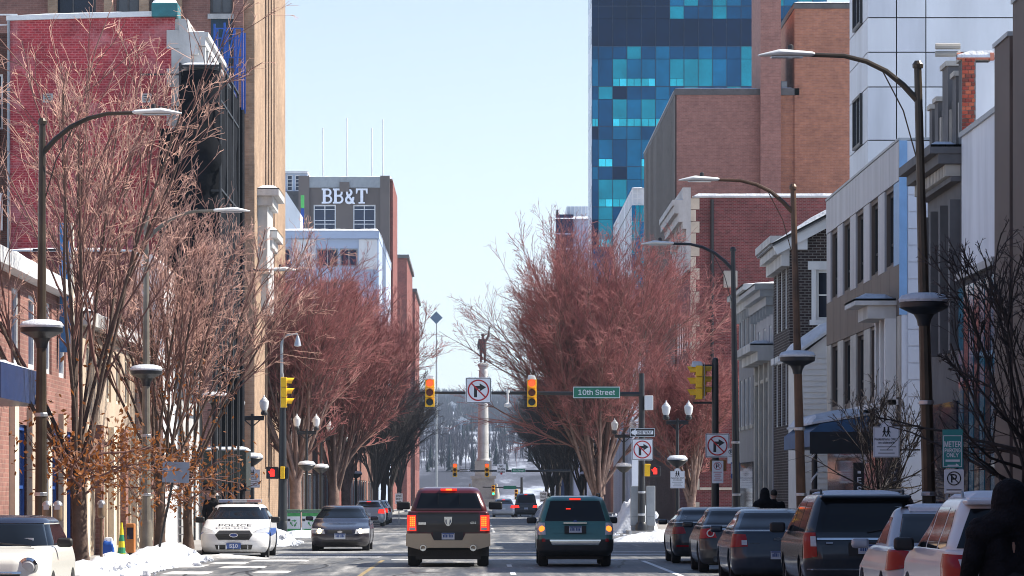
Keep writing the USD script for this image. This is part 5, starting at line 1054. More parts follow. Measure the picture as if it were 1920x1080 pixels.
for s in (-1, 1):
    L_ = c.patch('tail_light', [(s * .71, .77), (s * .92, .77), (s * .92, 1.06), (s * .73, 1.06)], 'y', -9, -1.85, CLRL, .014)
    c.t.part('lit_lamp', lathe([(.0, 0), (.06, .0), (.075, .02), (.05, .05)], 18).apply_transform(trimesh.transformations.rotation_matrix(math.pi / 2, (1, 0, 0))).apply_translation((s * .80, -2.155, .91)), AMBON, L_)
    c.patch('reflector', [(s * .72, .60), (s * .80, .60), (s * .80, .68), (s * .72, .68)], 'y', -9, -1.85, REDL, .026)
    c.t.part('roof_rail', tube([(s * .60, -1.6, 1.69), (s * .60, -1.5, 1.75), (s * .60, .2, 1.76), (s * .60, .3, 1.69)], .02, 6), TRIM)
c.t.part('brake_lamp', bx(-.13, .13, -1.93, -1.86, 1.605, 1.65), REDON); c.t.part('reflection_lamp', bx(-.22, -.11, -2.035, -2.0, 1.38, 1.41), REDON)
c.mirrors(.75, 1.02, TRIM, .2, .16); c.t.part('wiper', tube([(-.0, -2.10, 1.12), (.4, -2.07, 1.18)], .01, 5), TRIM)
c.t.part('badge', plate(Point(0, 0).buffer(.05), -2.16, .02, 0, 1.075), PLATEB)
# --- parked row at the right kerb, near to far
WSUV = paint('white', (.60, .62, .66), .3, .8, .1)
c = Car('white_suv', 'white SUV parked nearest at right with open space beside hooded person', (6.10, 42.3, 0), cat_='SUV')
low = [(.30, -2.05, 2.1, .80, .3, .4), (.45, -2.26, 2.25, .90, .35, .5), (.66, -2.30, 2.28, .92, .35, .55), (.9, -2.26, 2.2, .92, .34, .55), (1.02, -2.20, 1.8, .905, .34, .45), (1.10, -2.16, 1.3, .885, .3, .4)]
top = [(.95, -2.16, 1.4, .885, .3, .35), (1.1, -2.13, 1.15, .87, .32, .4), (1.36, -2.0, .7, .78, .32, .45), (1.6, -1.86, .30, .69, .3, .45), (1.68, -1.66, .02, .62, .28, .4), (1.71, -1.3, -.4, .48, .25, .3)]
c.body(low, top, WSUV, (-1.38, 1.38), .37, .24)
c.rear_glass(.78, .60, 1.12, 1.56, k=.01); c.rear_glass(.78, .6, 1.12, 1.58, rear=False); c.side_glass([[(-1.78, 1.14), (-1.1, 1.09), (-1.1, 1.56), (-1.5, 1.55)], [(-1.0, 1.09), (-.1, 1.09), (-.1, 1.57), (-1.0, 1.57)], [(0, 1.09), (1.0, 1.09), (.45, 1.56), (0, 1.57)]])
for s in (-1, 1):
    L_ = c.patch('tail_light', [(s * .50, .86), (s * .95, .76), (s * .95, 1.06), (s * .30, 1.02), (s * .34, .95)], 'y', -9, -1.8, REDL, .012)
    c.patch('reverse_lamp', [(s * .50, .93), (s * .76, .92), (s * .78, 1.0), (s * .48, 1.0)], 'y', -9, -1.8, CLRL, .018, parent=L_)
c.patch('bumper', [(-.95, .2), (.95, .2), (.95, .52), (-.95, .52)], 'y', -9, -1.7, TRIM, .012); c.t.part('spoiler', rbx(-.66, .66, -1.98, -1.6, 1.60, 1.66, .025), WSUV); c.plate(-2.345, .62, text='HBX 3391')
c.t.part('nameplate', bx(-.72, -.52, -2.31, -2.29, .66, .685), TRIM)
c.roof_snow(.60, -1.75, .1, 1.68, .075); c.mirrors(.9, 1.05, TRIM, .2, .16)
for s in (-1, 1): c.t.part('roof_rail', tube([(s * .62, -1.4, 1.66), (s * .62, -1.3, 1.74), (s * .62, .0, 1.74), (s * .62, .1, 1.66)], .018, 6), GREY)
SLV = paint('silver', (.36, .40, .46), .3, .8, .4)
c, a = sedan('silver_car', 'small silver hatchback parked between the white SUV and the dark minivan', (6.25, 49.6, 0), SLV, 4.3, .86, 1.56, belt=1.0, deck=1.04)
c.rear_glass(.66, .52, 1.08, 1.46, k=.008); c.rear_glass(.7, .5, 1.08, 1.46, rear=False); c.side_glass([[(-1.0, 1.06), (-.1, 1.06), (-.1, 1.43), (-.62, 1.41)], [(0, 1.06), (.62, 1.06), (.1, 1.42), (0, 1.43)]])
c.patch('tail_light', [(.52, .78), (.87, .72), (.87, 1.0), (.60, .98)], 'y', -9, -1.7, REDL, .012, mirror=True); c.patch('bumper_insert', [(-.6, .25), (.6, .25), (.6, .42), (-.6, .42)], 'y', -9, -1.6, TRIM, .01); c.plate(-2.19, .66); c.mirrors(.5, .98, SLV); c.roof_snow(.42, -.7, .2, 1.545, .05)
DKB = paint('dark_navy', (.014, .018, .026), .22, 1.0, .4)
c = Car('minivan', 'large dark navy minivan with chrome strip and snow on its roof', (6.20, 60.2, 0), cat_='minivan')
low = [(.28, -2.3, 2.35, .86, .3, .4), (.45, -2.53, 2.52, .97, .32, .55), (.7, -2.57, 2.56, 1.0, .30, .6), (.92, -2.54, 2.45, 1.0, .28, .6), (1.05, -2.50, 2.0, .98, .28, .5), (1.12, -2.48, 1.6, .96, .26, .4)]
top = [(.95, -2.48, 1.9, .965, .26, .35), (1.12, -2.46, 1.65, .95, .27, .4), (1.4, -2.36, 1.1, .87, .27, .45), (1.62, -2.27, .62, .79, .26, .45), (1.72, -2.1, .25, .72, .24, .4), (1.75, -1.8, -.2, .58, .22, .3)]
c.body(low, top, DKB, (-1.5, 1.55), .35, .235)
c.rear_glass(.83, .70, 1.08, 1.62, k=.01); c.rear_glass(.85, .68, 1.12, 1.62, rear=False); c.side_glass([[(-2.05, 1.12), (-1.0, 1.10), (-1.0, 1.6), (-1.95, 1.6)], [(-.9, 1.1), (.15, 1.1), (.15, 1.61), (-.9, 1.61)], [(.25, 1.1), (1.5, 1.1), (.8, 1.6), (.25, 1.61)]])
for s in (-1, 1):
    L_ = c.patch('tail_light', [(s * .80, .74), (s * 1.0, .70), (s * 1.0, 1.12), (s * .82, 1.12)], 'y', -9, -2.15, REDL, .014)
    c.patch('reverse_lamp', [(s * .81, .90), (s * .90, .90), (s * .90, 1.06), (s * .82, 1.06)], 'y', -9, -2.3, CLRL, .02, parent=L_)
    c.t.part('roof_rail', tube([(s * .66, -1.8, 1.72), (s * .66, -1.7, 1.79), (s * .66, .0, 1.79), (s * .66, .1, 1.72)], .022, 6), TRIM)
c.patch('chrome_strip', [(-.80, 1.0), (.80, 1.0), (.80, 1.035), (-.80, 1.035)], 'y', -9, -2.2, CHROME, .018); c.t.part('plate_recess', bx(-.30, .30, -2.61, -2.55, .76, .96), TRIM); c.plate(-2.625, .78, text='ZWM 2046')
c.patch('bumper_line', [(-.95, .52), (.95, .52), (.95, .54), (-.95, .54)], 'y', -9, -2.1, CHROME, .014); c.roof_snow(.66, -2.05, .3, 1.72, .07); c.mirrors(1.3, 1.08, TRIM, .22, .18); c.t.part('badge', bx(-.66, -.55, -2.585, -2.56, .94, .97), CHROME); c.t.part('spoiler', rbx(-.72, .72, -2.40, -2.0, 1.66, 1.71, .025), DKB); c.t.part('wiper', tube([(0, -2.50, 1.12), (.45, -2.47, 1.2)], .012, 5), TRIM)
BLU = paint('dark_blue', (.018, .028, .045), .22, 1.0, .45)
c, a = sedan('dark_sedan', 'dark blue sedan with red wrap tail lamps just behind the minivan', (5.73, 71.4, 0), BLU, 4.85, .89, 1.46)
c.rear_glass(.70, .54, 1.08, 1.38, k=.008); c.rear_glass(.74, .5, 1.08, 1.38, rear=False); c.side_glass([[(-1.5, 1.05), (-.15, 1.05), (-.15, 1.36), (-.85, 1.35)], [(-.05, 1.05), (.85, 1.05), (.2, 1.36), (-.05, 1.36)]])
for s in (-1, 1): L_ = c.patch('tail_light', [(s * .58, .74), (s * .92, .72), (s * .92, .98), (s * .62, .97)], 'y', -9, -2.0, REDL, .012); c.patch('reverse_lamp', [(s * .60, .77), (s * .70, .77), (s * .70, .86), (s * .60, .86)], 'y', -9, -2.1, CLRL, .018, parent=L_)
bow = Polygon([(-.10, -.02), (-.035, -.02), (-.03, -.035), (.03, -.035), (.035, -.02), (.10, -.02), (.085, .02), (.035, .02), (.03, .035), (-.03, .035), (-.035, .02), (-.085, .02)])
c.t.part('emblem', plate(bow, -2.395, .02, 0, .88), CHROME); c.plate(-2.475, .50, text='GTR 7718'); c.mirrors(.55, .98, BLU); c.t.part('lettering', bx(-.55, -.36, -2.40, -2.375, .79, .80), CHROME)
BK2 = paint('black_two', (.010, .012, .016), .2, 1.0, .3)
c, a = sedan('dark_sedan', 'black sedan with round ringed tail lamps parked third from far end', (5.80, 82.3, 0), BK2, 4.7, .89, 1.46)
c.rear_glass(.70, .54, 1.08, 1.38, k=.008); c.side_glass([[(-1.4, 1.05), (-.15, 1.05), (-.15, 1.36), (-.85, 1.35)], [(-.05, 1.05), (.8, 1.05), (.2, 1.36), (-.05, 1.36)]]); c.rear_glass(.74, .5, 1.08, 1.38, rear=False)
for s in (-1, 1):
    L_ = c.patch('tail_light', [(s * .52, .78), (s * .90, .76), (s * .90, .97), (s * .60, .99)], 'y', -9, -1.95, REDL, .012); ring = Point(0, 0).buffer(.085).difference(Point(0, 0).buffer(.06)); c.t.part('lamp_ring', plate(ring, -2.345, .05, s * .66, .88), CLRL, L_)
    c.t.part('exhaust_tip', rot(lathe([(.04, 0), (.055, .01), (.055, .2), (.04, .2)], 14), 90, (1, 0, 0)).apply_translation((s * .55, -2.2, .30)), CHROME)
c.patch('chrome_strip', [(-.40, .96), (.40, .96), (.40, .985), (-.40, .985)], 'y', -9, -2.0, CHROME, .014); c.plate(-2.395, .66, text='LDN 5092'); c.mirrors(.55, .98, BK2)
BK3 = paint('black_brown', (.012, .010, .012), .25, 1.0, .2)
c, a = sedan('dark_sedan', 'black sedan at the far end of the right parked row', (5.80, 93.4, 0), BK3, 4.8, .90, 1.42)
c.rear_glass(.70, .54, 1.06, 1.35, k=.008); c.side_glass([[(-1.4, 1.05), (-.15, 1.05), (-.15, 1.33), (-.85, 1.32)], [(-.05, 1.05), (.8, 1.05), (.2, 1.33), (-.05, 1.33)]]); c.patch('tail_light', [(.56, .76), (.92, .74), (.92, .92), (.62, .93)], 'y', -9, -2.0, REDL, .012, mirror=True); c.plate(-2.44, .58, text='CPV 8345'); c.mirrors(.55, .96, BK3)
c.patch('reflector', [(.5, .42), (.8, .42), (.8, .47), (.5, .47)], 'y', -9, -2.0, REDL, .012, mirror=True); c.rear_glass(.74, .5, 1.06, 1.35, rear=False)
# --- facing cars on the left
POLW = paint('police_white', (.72, .73, .75), .3, .8, .0)
c, a = sedan('police_car', 'white police sedan with roof light bar parked at left kerb', (-6.72, 102.6, -.05), POLW, 5.15, .95, 1.53, rotz=180, belt=1.0, deck=1.10, rw=.37)
c.rear_glass(.78, .56, 1.10, 1.44, rear=False, k=.008); c.rear_glass(.74, .56, 1.14, 1.44, k=.008); c.side_glass([[(-1.55, 1.1), (-.15, 1.1), (-.15, 1.42), (-.9, 1.41)], [(-.05, 1.1), (.95, 1.1), (.25, 1.42), (-.05, 1.42)]])
hexg = [(-.52, .68), (-.42, .80), (.42, .80), (.52, .68), (.42, .54), (-.42, .54)]
gr = c.patch('grille', hexg, 'y', 1.5, 9, TRIM, .012); el = affinity.scale(Point(0, 0).buffer(1), .10, .045); c.t.part('emblem', plate(el, a + .06, .02, 0, .67, flip=True), P('badge_blue', (.02, .05, .2), .3, space='object'), gr); c.t.part('emblem_rim', plate(affinity.scale(Point(0, 0).buffer(1), .115, .056).difference(el), a + .055, .02, 0, .67, flip=True), CHROME, gr)
for k in range(4): c.t.part('grille_bar', bx(-.45, .45, a + .03, a + .045, .57 + k * .06, .585 + k * .06), TRIM, gr)
c.patch('headlight', [(.50, .72), (.94, .74), (.94, .90), (.60, .80)], 'y', 1.4, 9, CLRL, .012, mirror=True); c.patch('lower_grille', [(-.48, .27), (.48, .27), (.52, .40), (-.52, .40)], 'y', 1.5, 9, TRIM, .012)
for k in range(5): c.t.part('intake_bar', bx(-.40 + k * .2, -.385 + k * .2, a + .02, a + .04, .28, .39), CHROME)
c.t.part('front_plate', bx(-.20, .20, a + .05, a + .075, .30, .45), PLATEB); c.t.part('lettering', text_plate('S10', .09, a + .08, 0, .33, .004, True, flip=True), SIGNW)
hz = .905; tm = text_plate('POLICE', .155, 0, 0, 0, .006, True, flip=True); v = np.array(tm.vertices); v = np.c_[v[:, 0] * 1.18, 2.05 - v[:, 2] * 1.15 + 0, v[:, 2] * .42 + .905 + v[:, 1] * 0]; c.t.part('lettering', trimesh.Trimesh(v + [0, .06, -.0], tm.faces, process=False), SIGNK)
lb = c.t.part('light_bar', rbx(-.62, .62, -.30, -.02, 1.56, 1.66, .04), P('light_bar_lens', (.30, .31, .34), .2, .2, 8, space='object')); c.t.part('bar_foot', cat(bx(-.5, -.4, -.2, -.1, 1.48, 1.56), bx(.4, .5, -.2, -.1, 1.48, 1.56)), TRIM, lb)
for s in (-1, 1): c.t.part('lamp_pod', rbx(s * .2, s * .6, -.31, -.01, 1.575, 1.645, .02), P('pod_%s' % ('blue' if s > 0 else 'red'), (.16, .19, .30) if s > 0 else (.32, .18, .18), .2, space='object'), lb)
c.patch('side_stripe', [(-1.6, .70), (1.9, .62), (2.3, .76), (1.2, .86), (-1.6, .84)], 'x', -3, 3, P('stripe_blue', (.02, .08, .32), .3, space='object'), .006); c.mirrors(.85, 1.0, TRIM, .22, .17)
DTA = paint('dark_plum', (.014, .012, .022), .2, 1.0, .3)
c, a = sedan('dark_sedan', 'dark sedan coming towards us with headlamps lit', (-4.25, 114.6, -.05), DTA, 5.0, .92, 1.45, rotz=180)
c.rear_glass(.76, .54, 1.06, 1.37, rear=False, k=.008); c.rear_glass(.72, .54, 1.08, 1.37, k=.008); c.side_glass([[(-1.5, 1.05), (-.15, 1.05), (-.15, 1.36), (-.9, 1.35)], [(-.05, 1.05), (.9, 1.05), (.22, 1.36), (-.05, 1.36)]])
for s in (-1, 1): L_ = c.patch('headlight', [(s * .46, .58), (s * .90, .60), (s * .90, .75), (s * .50, .72)], 'y', 1.4, 9, CLRL, .012); c.t.part('lit_lamp', lathe([(0, 0), (.075, 0), (.085, .03), (.05, .06)], 16).apply_transform(trimesh.transformations.rotation_matrix(-math.pi / 2, (1, 0, 0))).apply_translation((s * .63, a - .075, .66)), HEADON, L_)
gr = c.patch('grille', [(-.40, .58), (.40, .58), (.36, .70), (-.36, .70)], 'y', 1.5, 9, TRIM, .012); c.t.part('emblem', plate(affinity.scale(Point(0, 0).buffer(1), .08, .035), a + .03, .02, 0, .64, flip=True), CHROME, gr); c.plate(a + .06, .42, True, 'DMR 4410', PLATEW, .34, .17); c.mirrors(.75, .98, DTA); c.patch('lower_grille', [(-.55, .26), (.55, .26), (.55, .36), (-.55, .36)], 'y', 1.5, 9, TRIM, .012)
# two people in it, seen through the screen as dark shapes
# --- small white car with dark roof, cut by the left edge
MW = paint('mini_white', (.70, .70, .66), .3, .8, 0); MKB = paint('roof_black', (.012, .014, .03), .25, 1.0, .1)
c = Car('small_car', 'white small car with dark roof and round headlamp at left edge', (-6.74, 51.7, 0), 180)
low = [(.2, -1.6, 1.62, .70, .3, .4), (.36, -1.82, 1.84, .81, .35, .5), (.56, -1.86, 1.88, .84, .35, .5), (.76, -1.84, 1.84, .84, .35, .5), (.90, -1.80, 1.66, .82, .35, .5), (.97, -1.78, 1.1, .79, .3, .45), (1.0, -1.75, .85, .76, .3, .4)]
top = [(.9, -1.78, 1.0, .77, .3, .4), (1.0, -1.74, .88, .755, .32, .45), (1.24, -1.60, .52, .66, .32, .48), (1.34, -1.5, .34, .615, .3, .48), (1.385, -1.38, .2, .55, .28, .42), (1.415, -1.1, -.1, .40, .25, .3)]
c.body(low, top, MW, (-1.2, 1.23), .31, .2)
c.patch('roof', [(-1, 1.315), (1, 1.315), (1, 1.5), (-1, 1.5)], 'y', -9, 9, MKB, .008, c.topb); c.rear_glass(.70, .58, 1.0, 1.31, rear=False, k=.006); c.side_glass([[(-1.5, 1.0), (.7, 1.0), (.38, 1.30), (-1.4, 1.30)]]); c.rear_glass(.68, .56, 1.02, 1.30, k=.006)
for s in (-1, 1):
    ring = lathe([(.0, 0), (.125, 0), (.135, .03), (.105, .06), (.1, .05), (.0, .075)], 24).apply_transform(trimesh.transformations.rotation_matrix(-math.pi / 2 - .35, (1, 0, 0))).apply_translation((s * .56, 1.765, .74)); L_ = c.t.part('headlight', ring, CHROME, smooth=30)
    ln = lathe([(.0, .05), (.10, .05), (.08, .085), (.0, .10)], 24).apply_transform(trimesh.transformations.rotation_matrix(-math.pi / 2 - .35, (1, 0, 0))).apply_translation((s * .56, 1.765, .74)); c.t.part('lens', ln, CLRL, L_, smooth=30)
c.patch('grille', [(-.42, .50), (.42, .50), (.46, .62), (-.46, .62)], 'y', 1.2, 9, TRIM, .012); c.patch('grille_rim', [(-.47, .63), (.47, .63), (.47, .66), (-.47, .66)], 'y', 1.2, 9, CHROME, .014); c.mirrors(.60, .98, TRIM, .18, .13); c.t.part('badge', plate(Point(0, 0).buffer(.05), 1.87, .02, 0, .76, flip=True), CHROME); c.t.part('sticker', bx(-.50, -.36, .72, .74, 1.06, 1.11), PLATEW)
c.t.part('bonnet_vent', bx(-.55, .55, 1.06, 1.1, .955, .975), TRIM); c.t.part('wiper', tube([(-.5, 1.0, 1.0), (.1, .9, 1.05)], .01, 5), TRIM); c.plate(1.9, .36, True, 'JXE 2207', PLATEW)
# --- small cars farther away
def far_car(name, label, loc, mat, rotz=0, W=.9, H=1.45, brake=True, suv=False, group=None):
    c, a = sedan(name, label, loc, mat, 4.6, W, H, group, rotz, belt=.95 if not suv else 1.05, deck=1.02 if not suv else 1.1)
    c.rear_glass(.7, .54, 1.07 if not suv else 1.15, H - .08, k=.008); c.rear_glass(.74, .5, 1.07, H - .08, rear=False, k=.008); c.side_glass([[(-1.3, 1.06), (-.1, 1.06), (-.1, H - .1), (-.8, H - .1)], [(0, 1.06), (.8, 1.06), (.2, H - .1), (0, H - .1)]])
    c.patch('tail_light', [(.54, .74), (.90, .72), (.90, .96), (.60, .96)], 'y', -9, -1.9, REDON if brake else REDL, .012, mirror=True); c.plate(-2.345, .6)
    if brake: c.t.part('brake_lamp', bx(-.12, .12, -1.0, -.9, H - .07, H - .04), REDON)
    return c
far_car('silver_car', 'silver car waiting far ahead between pickup and green SUV', (2.1, 292, 0), SLV)
far_car('dark_van', 'dark van right of the silver car far ahead', (4.0, 300, 0), DKB, H=1.9, W=.95, suv=True)
far_car('dark_car', 'dark car with brake lamps far down the street', (2.6, 352, 0), BK3)
far_car('silver_car', 'silver car with red lamp parked left just beyond the oncoming sedan', (-6.1, 205, 0), SLV)
far_car('dark_car', 'dark car parked behind the silver one on the left', (-6.2, 217, 0), BLU)
far_car('white_car', 'white car third in the left row beyond the crossing', (-6.3, 229, 0), POLW, brake=False)
far_car('dark_car', 'dark parked car far along the right kerb past the big tree', (5.6, 240, 0), BK2, brake=False)
far_car('white_car', 'white parked car far right beyond the mast arm pole', (5.7, 262, 0), POLW, brake=False)
# ------------------------------------------------------------------ street furniture
def light_pole(name, lab, x, y, side, mat, disc=True, head=9.0, arm=1.80, tilt=0.0, group=None, bend=1):
    """side: direction (+1/-1) in which the arm reaches"""
    t = Thing(name, lab, 'street lamp', (x, y, .1), group); t.local = True
    H = 8.62; s = side; lean = lambda z: -s * 0 + tilt * z
    t.part('base', lathe([(.20, 0), (.21, .05), (.17, .25), (.15, .9), (.13, 1.0)], 12), mat, smooth=35)
    t.part('pole', tube([(lean(z), 0, z) for z in (.9, 3, 4.8, 6.5, H)], [.115, .105, .09, .075, .062], 10), mat, smooth=35)
    for z in (1.6, 3.1): t.part('band', lathe([(.12, 0), (.125, .01), (.125, .06), (.12, .07)], 12, (lean(z), 0, z)), STEEL)
    t.part('cap', lathe([(.085, 0), (.09, .06), (.05, .12)], 10, (lean(H), 0, H)), mat)
    x0 = lean(H - .55); P_ = [(x0 + s * u, 0, H - .55 + v) for u, v in ((0, 0), (.25, .27), (.53, .50), (.86, .66), (1.22, .75), (arm, .77))]
    t.part('arm', tube(P_, [.055, .05, .045, .042, .038, .035], 8), mat, smooth=35); t.part('arm_cable', tube([(x0, 0, H - 1.6), (x0 + s * .25, 0, H - .7), (x0 + s * .6, 0, H - .03)], .012, 5), mat)
    z = H + .23; hd = t.part('lamp_head', Manifold.batch_hull([Manifold.sphere(r, 14).scale([1, 1.5, .5]).translate([x0 + s * (arm + d), 0, z + dz]) for d, r, dz in ((-.02, .085, 0), (.45, .12, .02), (.8, .04, -.02))]), WHITE, smooth=40)
    t.part('photocell', lathe([(.04, 0), (.045, .02), (.045, .08), (.02, .1)], 10, (x0 + s * (arm + .3), 0, z + .06)), DJOINT, hd); t.part('lamp_lens', bx(x0 + s * (arm + .1), x0 + s * (arm + .62), -.08, .08, z - .062, z - .045), CLRL, hd)
    if disc:
        zz = 4.75; t.part('planter_bowl', lathe([(.10, -.36), (.12, -.26), (.17, -.17), (.32, -.10), (.40, -.06), (.41, .02), (.39, .03)], 22, (lean(zz), 0, zz)), BLACK, smooth=35); t.part('planter_snow', lathe([(.40, 0), (.42, .04), (.37, .11), (.2, .15), (.1, .13)], 22, (lean(zz), 0, zz + .03)), SNOW, smooth=60)
    return t
BLUED = P('blackish_pole', (.02, .022, .026), .4, .2)
light_pole('street_lamp', 'tall bronze street lamp rising at right beside the grey carved facade', 7.45, 59.5, -1, BRONZE, tilt=-.026)
light_pole('street_lamp', 'rust-stained bronze street lamp before the panelled building', 7.45, 83, -1, P('rusty_pole', (.085, .042, .022), .5, .5, 1.6, metal=.2), tilt=-.026)
light_pole('street_lamp', 'slim black street lamp before the row houses', 7.45, 104, -1, BLACK, False, tilt=-.014)
light_pole('street_lamp', 'dark street lamp at left in front of the painted brick wall', -8.25, 68.5, 1, BRONZE, tilt=.004)
light_pole('street_lamp', 'second left street lamp among pale twigs', -8.4, 92, 1, P('galvanised_pole', (.18, .16, .13), .5, .3, 2, metal=.3))
light_pole('street_lamp', 'third left street lamp before the tan tower', -8.4, 116, 1, BLUED)

# twin lanterns along the next block
GLOBE = P('frosted_globe', (.62, .64, .66), .3, .04)
def lantern(t, x, z):
    t.part('lantern_base', lathe([(.06, 0), (.13, .05), (.13, .12), (.1, .2)], 12, (x, 0, z)), BLACK); g = t.part('globe', lathe([(.10, 0), (.15, .10), (.185, .32), (.15, .40), (.09, .44)], 8, (x, 0, z + .2)), GLOBE, smooth=40); t.part('finial', lathe([(.11, 0), (.07, .05), (.035, .08), (.025, .13), (.01, .16)], 10, (x, 0, z + .64)), GLOBE, g)
def ped_sign(t, x, y, z, s=1.0, parent=None):
    shp = union_all([sbox(-.30, -.42, .30, .28), Point(0, .26).buffer(.14)]); q = t.part('sign_panel', plate(shp, y, .012, x, z, s), SIGNW, parent)
    t.part('sign_border', plate(shp.buffer(-.012).difference(shp.buffer(-.022)), y - .003, .003, x, z, s), GREY, q)
    def walker(cx):
        return union_all([Point(cx, .255).buffer(.022), LineString([(cx, .22), (cx - .005, .14)]).buffer(.022), LineString([(cx, .14), (cx - .04, .06)]).buffer(.011), LineString([(cx, .14), (cx + .035, .06)]).buffer(.011), LineString([(cx, .21), (cx + .04, .15)]).buffer(.009), LineString([(cx, .21), (cx - .04, .16)]).buffer(.009)])
    t.part('walker_symbol', plate(union_all([walker(-.045), walker(.045)]), y - .004, .003, x, z, s), SIGNK, q)
    for k, w_ in enumerate((.44, .30, .38)): t.part('small_print', bx(x - w_ / 2 * s, x + w_ / 2 * s, y - .004, y - .001, z + (-.19 - k * .075) * s, z + (-.165 - k * .075) * s), GREY, q)
    for k, (tx, h) in enumerate((('Pedestrians ONLY', .052), ('on sidewalk', .048))):
        m = text_plate(tx, h * s, y - .004, x, z + (-.03 - k * .078) * s, .003, k < 2); w = m.vertices[:, 0].max() - m.vertices[:, 0].min(); f = min(1, .54 * s / w); m.vertices[:, 0] = x + (m.vertices[:, 0] - x) * f; t.part('lettering', m, SIGNK, q)
def twin(lab, x, y, sign=False, bowl=True, group='twin globe lanterns'):
    t = Thing('twin_lantern', lab, 'street lamp', (x, y, .12), group); t.local = True
    t.part('base', lathe([(.22, 0), (.24, .1), (.17, .5), (.12, .8), (.10, .9)], 14), BLACK, smooth=35); t.part('post', tube([(0, 0, .9), (0, 0, 4.75)], [.085, .06], 10), BLACK, smooth=35)
    t.part('crossbar', cat(tube([(-.46, 0, 4.62), (.46, 0, 4.62)], .05, 8), tube([(-.42, 0, 4.62), (0, 0, 4.25)], .025, 6), tube([(.42, 0, 4.62), (0, 0, 4.25)], .025, 6), bx(-.45, .45, -.03, .03, 4.5, 4.6)), BLACK)
    for s in (-1, 1): lantern(t, s * .46, 4.68)
    if bowl: t.part('planter_bowl', lathe([(.08, -.25), (.2, -.18), (.36, -.04), (.42, .02), (.40, .06)], 18, (0, 0, 3.0)), BLACK, smooth=35); t.part('planter_snow', lathe([(.40, 0), (.42, .06), (.32, .17), (.1, .2)], 18, (0, 0, 3.05)), SNOW, smooth=60)
    if sign: ped_sign(t, 0, -.13, 2.32, 1.0)
    return t
tl = twin('twin globe lantern with white pedestrian sign behind the police car', PX(473, 140), 140, True)
tr_ = twin('twin globe lantern with white pedestrian sign right of the mast pole', PX(1270, 148), 148, True)
tp = twin('twin globe lantern farther along the left pavement', -8.1, 172, False)
ords = ('second', 'third', 'fourth', 'fifth', 'sixth')
for i, (x, y) in enumerate(((-8.1, 188), (-8.1, 210), (-8.1, 242), (7.35, 182), (7.35, 212), (7.35, 246))):
    copy_of(tp, 'twin_lantern', (x, y, .12), ords[i % 3] + (' twin globe lantern past the crossing on the left pavement', ' twin globe lantern counted from the mast pole on the right')[x > 0], 'street lamp', 'twin globe lanterns')
tp.prim.SetCustomDataByKey('label', 'first twin globe lantern past the crossing on the left')

# traffic signals
def signal_head(t, x, y, z, lit_k=0, facing='S', s=1.0, snow=True, back=False):
    """three-lens head, lens faces to -Y (S), or seen from the side; z is its bottom"""
    W, H, D = .36 * s, 1.10 * s, .22 * s
    M = []
    def R(m): return m if facing == 'S' else rot(m, 90 if facing == 'E' else -90, (0, 0, 1), (x, y, 0))
    hd = t.part('signal_head', cat([R(as_tm(rbx(x - W / 2, x + W / 2, y, y + D, z + k * H / 3, z + (k + 1) * H / 3 - .012 * s, .025))) for k in range(3)]), YEL, smooth=40)
    for k in range(3):
        c = z + (k + .5) * H / 3; which = 2 - k
        lm = (REDSIG if lit_k == 0 else REDOFF) if which == 0 else (AMBOFF if which == 1 else (GRNSIG if lit_k == 2 else GRNOFF))
        dome = trimesh.creation.cylinder(.138 * s, .03, sections=22); dome = rot(dome, 90, (1, 0, 0)); dome = move(dome, (x, y - .012, c)); t.part('lens', R(dome), lm, hd)
        th = np.linspace(-.25 * np.pi + np.pi, 2.25 * np.pi - np.pi + np.pi * 0, 2)
        a = np.linspace(-.30, np.pi + .30, 15); r = .152 * s; vo = []
        for dd, rr in ((0, r), (-.27 * s, r * 1.0)):
            vo.append(np.stack([x + rr * np.cos(a), np.full_like(a, y + dd), c + rr * np.sin(a)], 1))
        n = len(a); V = np.vstack(vo); V[n:, 1] += .10 * s * (1 - np.clip(np.sin(a), 0, 1)); i = np.arange(n - 1); q = np.stack([i, i + 1, i + 1 + n, i + n], 1)
        V2 = V.copy(); V2[:, 0] = x + (V[:, 0] - x) * .95; V2[:, 2] = c + (V[:, 2] - c) * .95; m = 2 * n
        qq = np.vstack([q, q[:, ::-1] + m]); vis = trimesh.Trimesh(np.vstack([V, V2]), np.vstack([qq[:, [0, 1, 2]], qq[:, [0, 2, 3]]]), process=False); t.part('visor', R(vis), YEL, hd)
    if snow: t.part('snow_cap', R(as_tm(snow_lump(x - W * .46, x + W * .46, y - .12, y + D, z + H - .01, .13 * s, int(abs(x * 7)), (10, 8)))), SNOW)
    return hd
REDSIG = lit('signal_red_on', (1.0, .075, .02), 1.0, (.5, .03, .01)); REDOFF = P('signal_red_off', (.10, .012, .01), .2); AMBOFF = P('signal_amber_off', (.10, .022, .008), .25); GRNOFF = P('signal_green_off', (.008, .022, .028), .25); GRNSIG = lit('signal_green_on', (.05, .9, .55), .9, (.02, .3, .2)); HANDON = lit('hand_red_on', (1.0, .03, .02), 1.1, (.4, .01, .01)); PALEB = P('no_glow', (.02, .02, .02), .5)
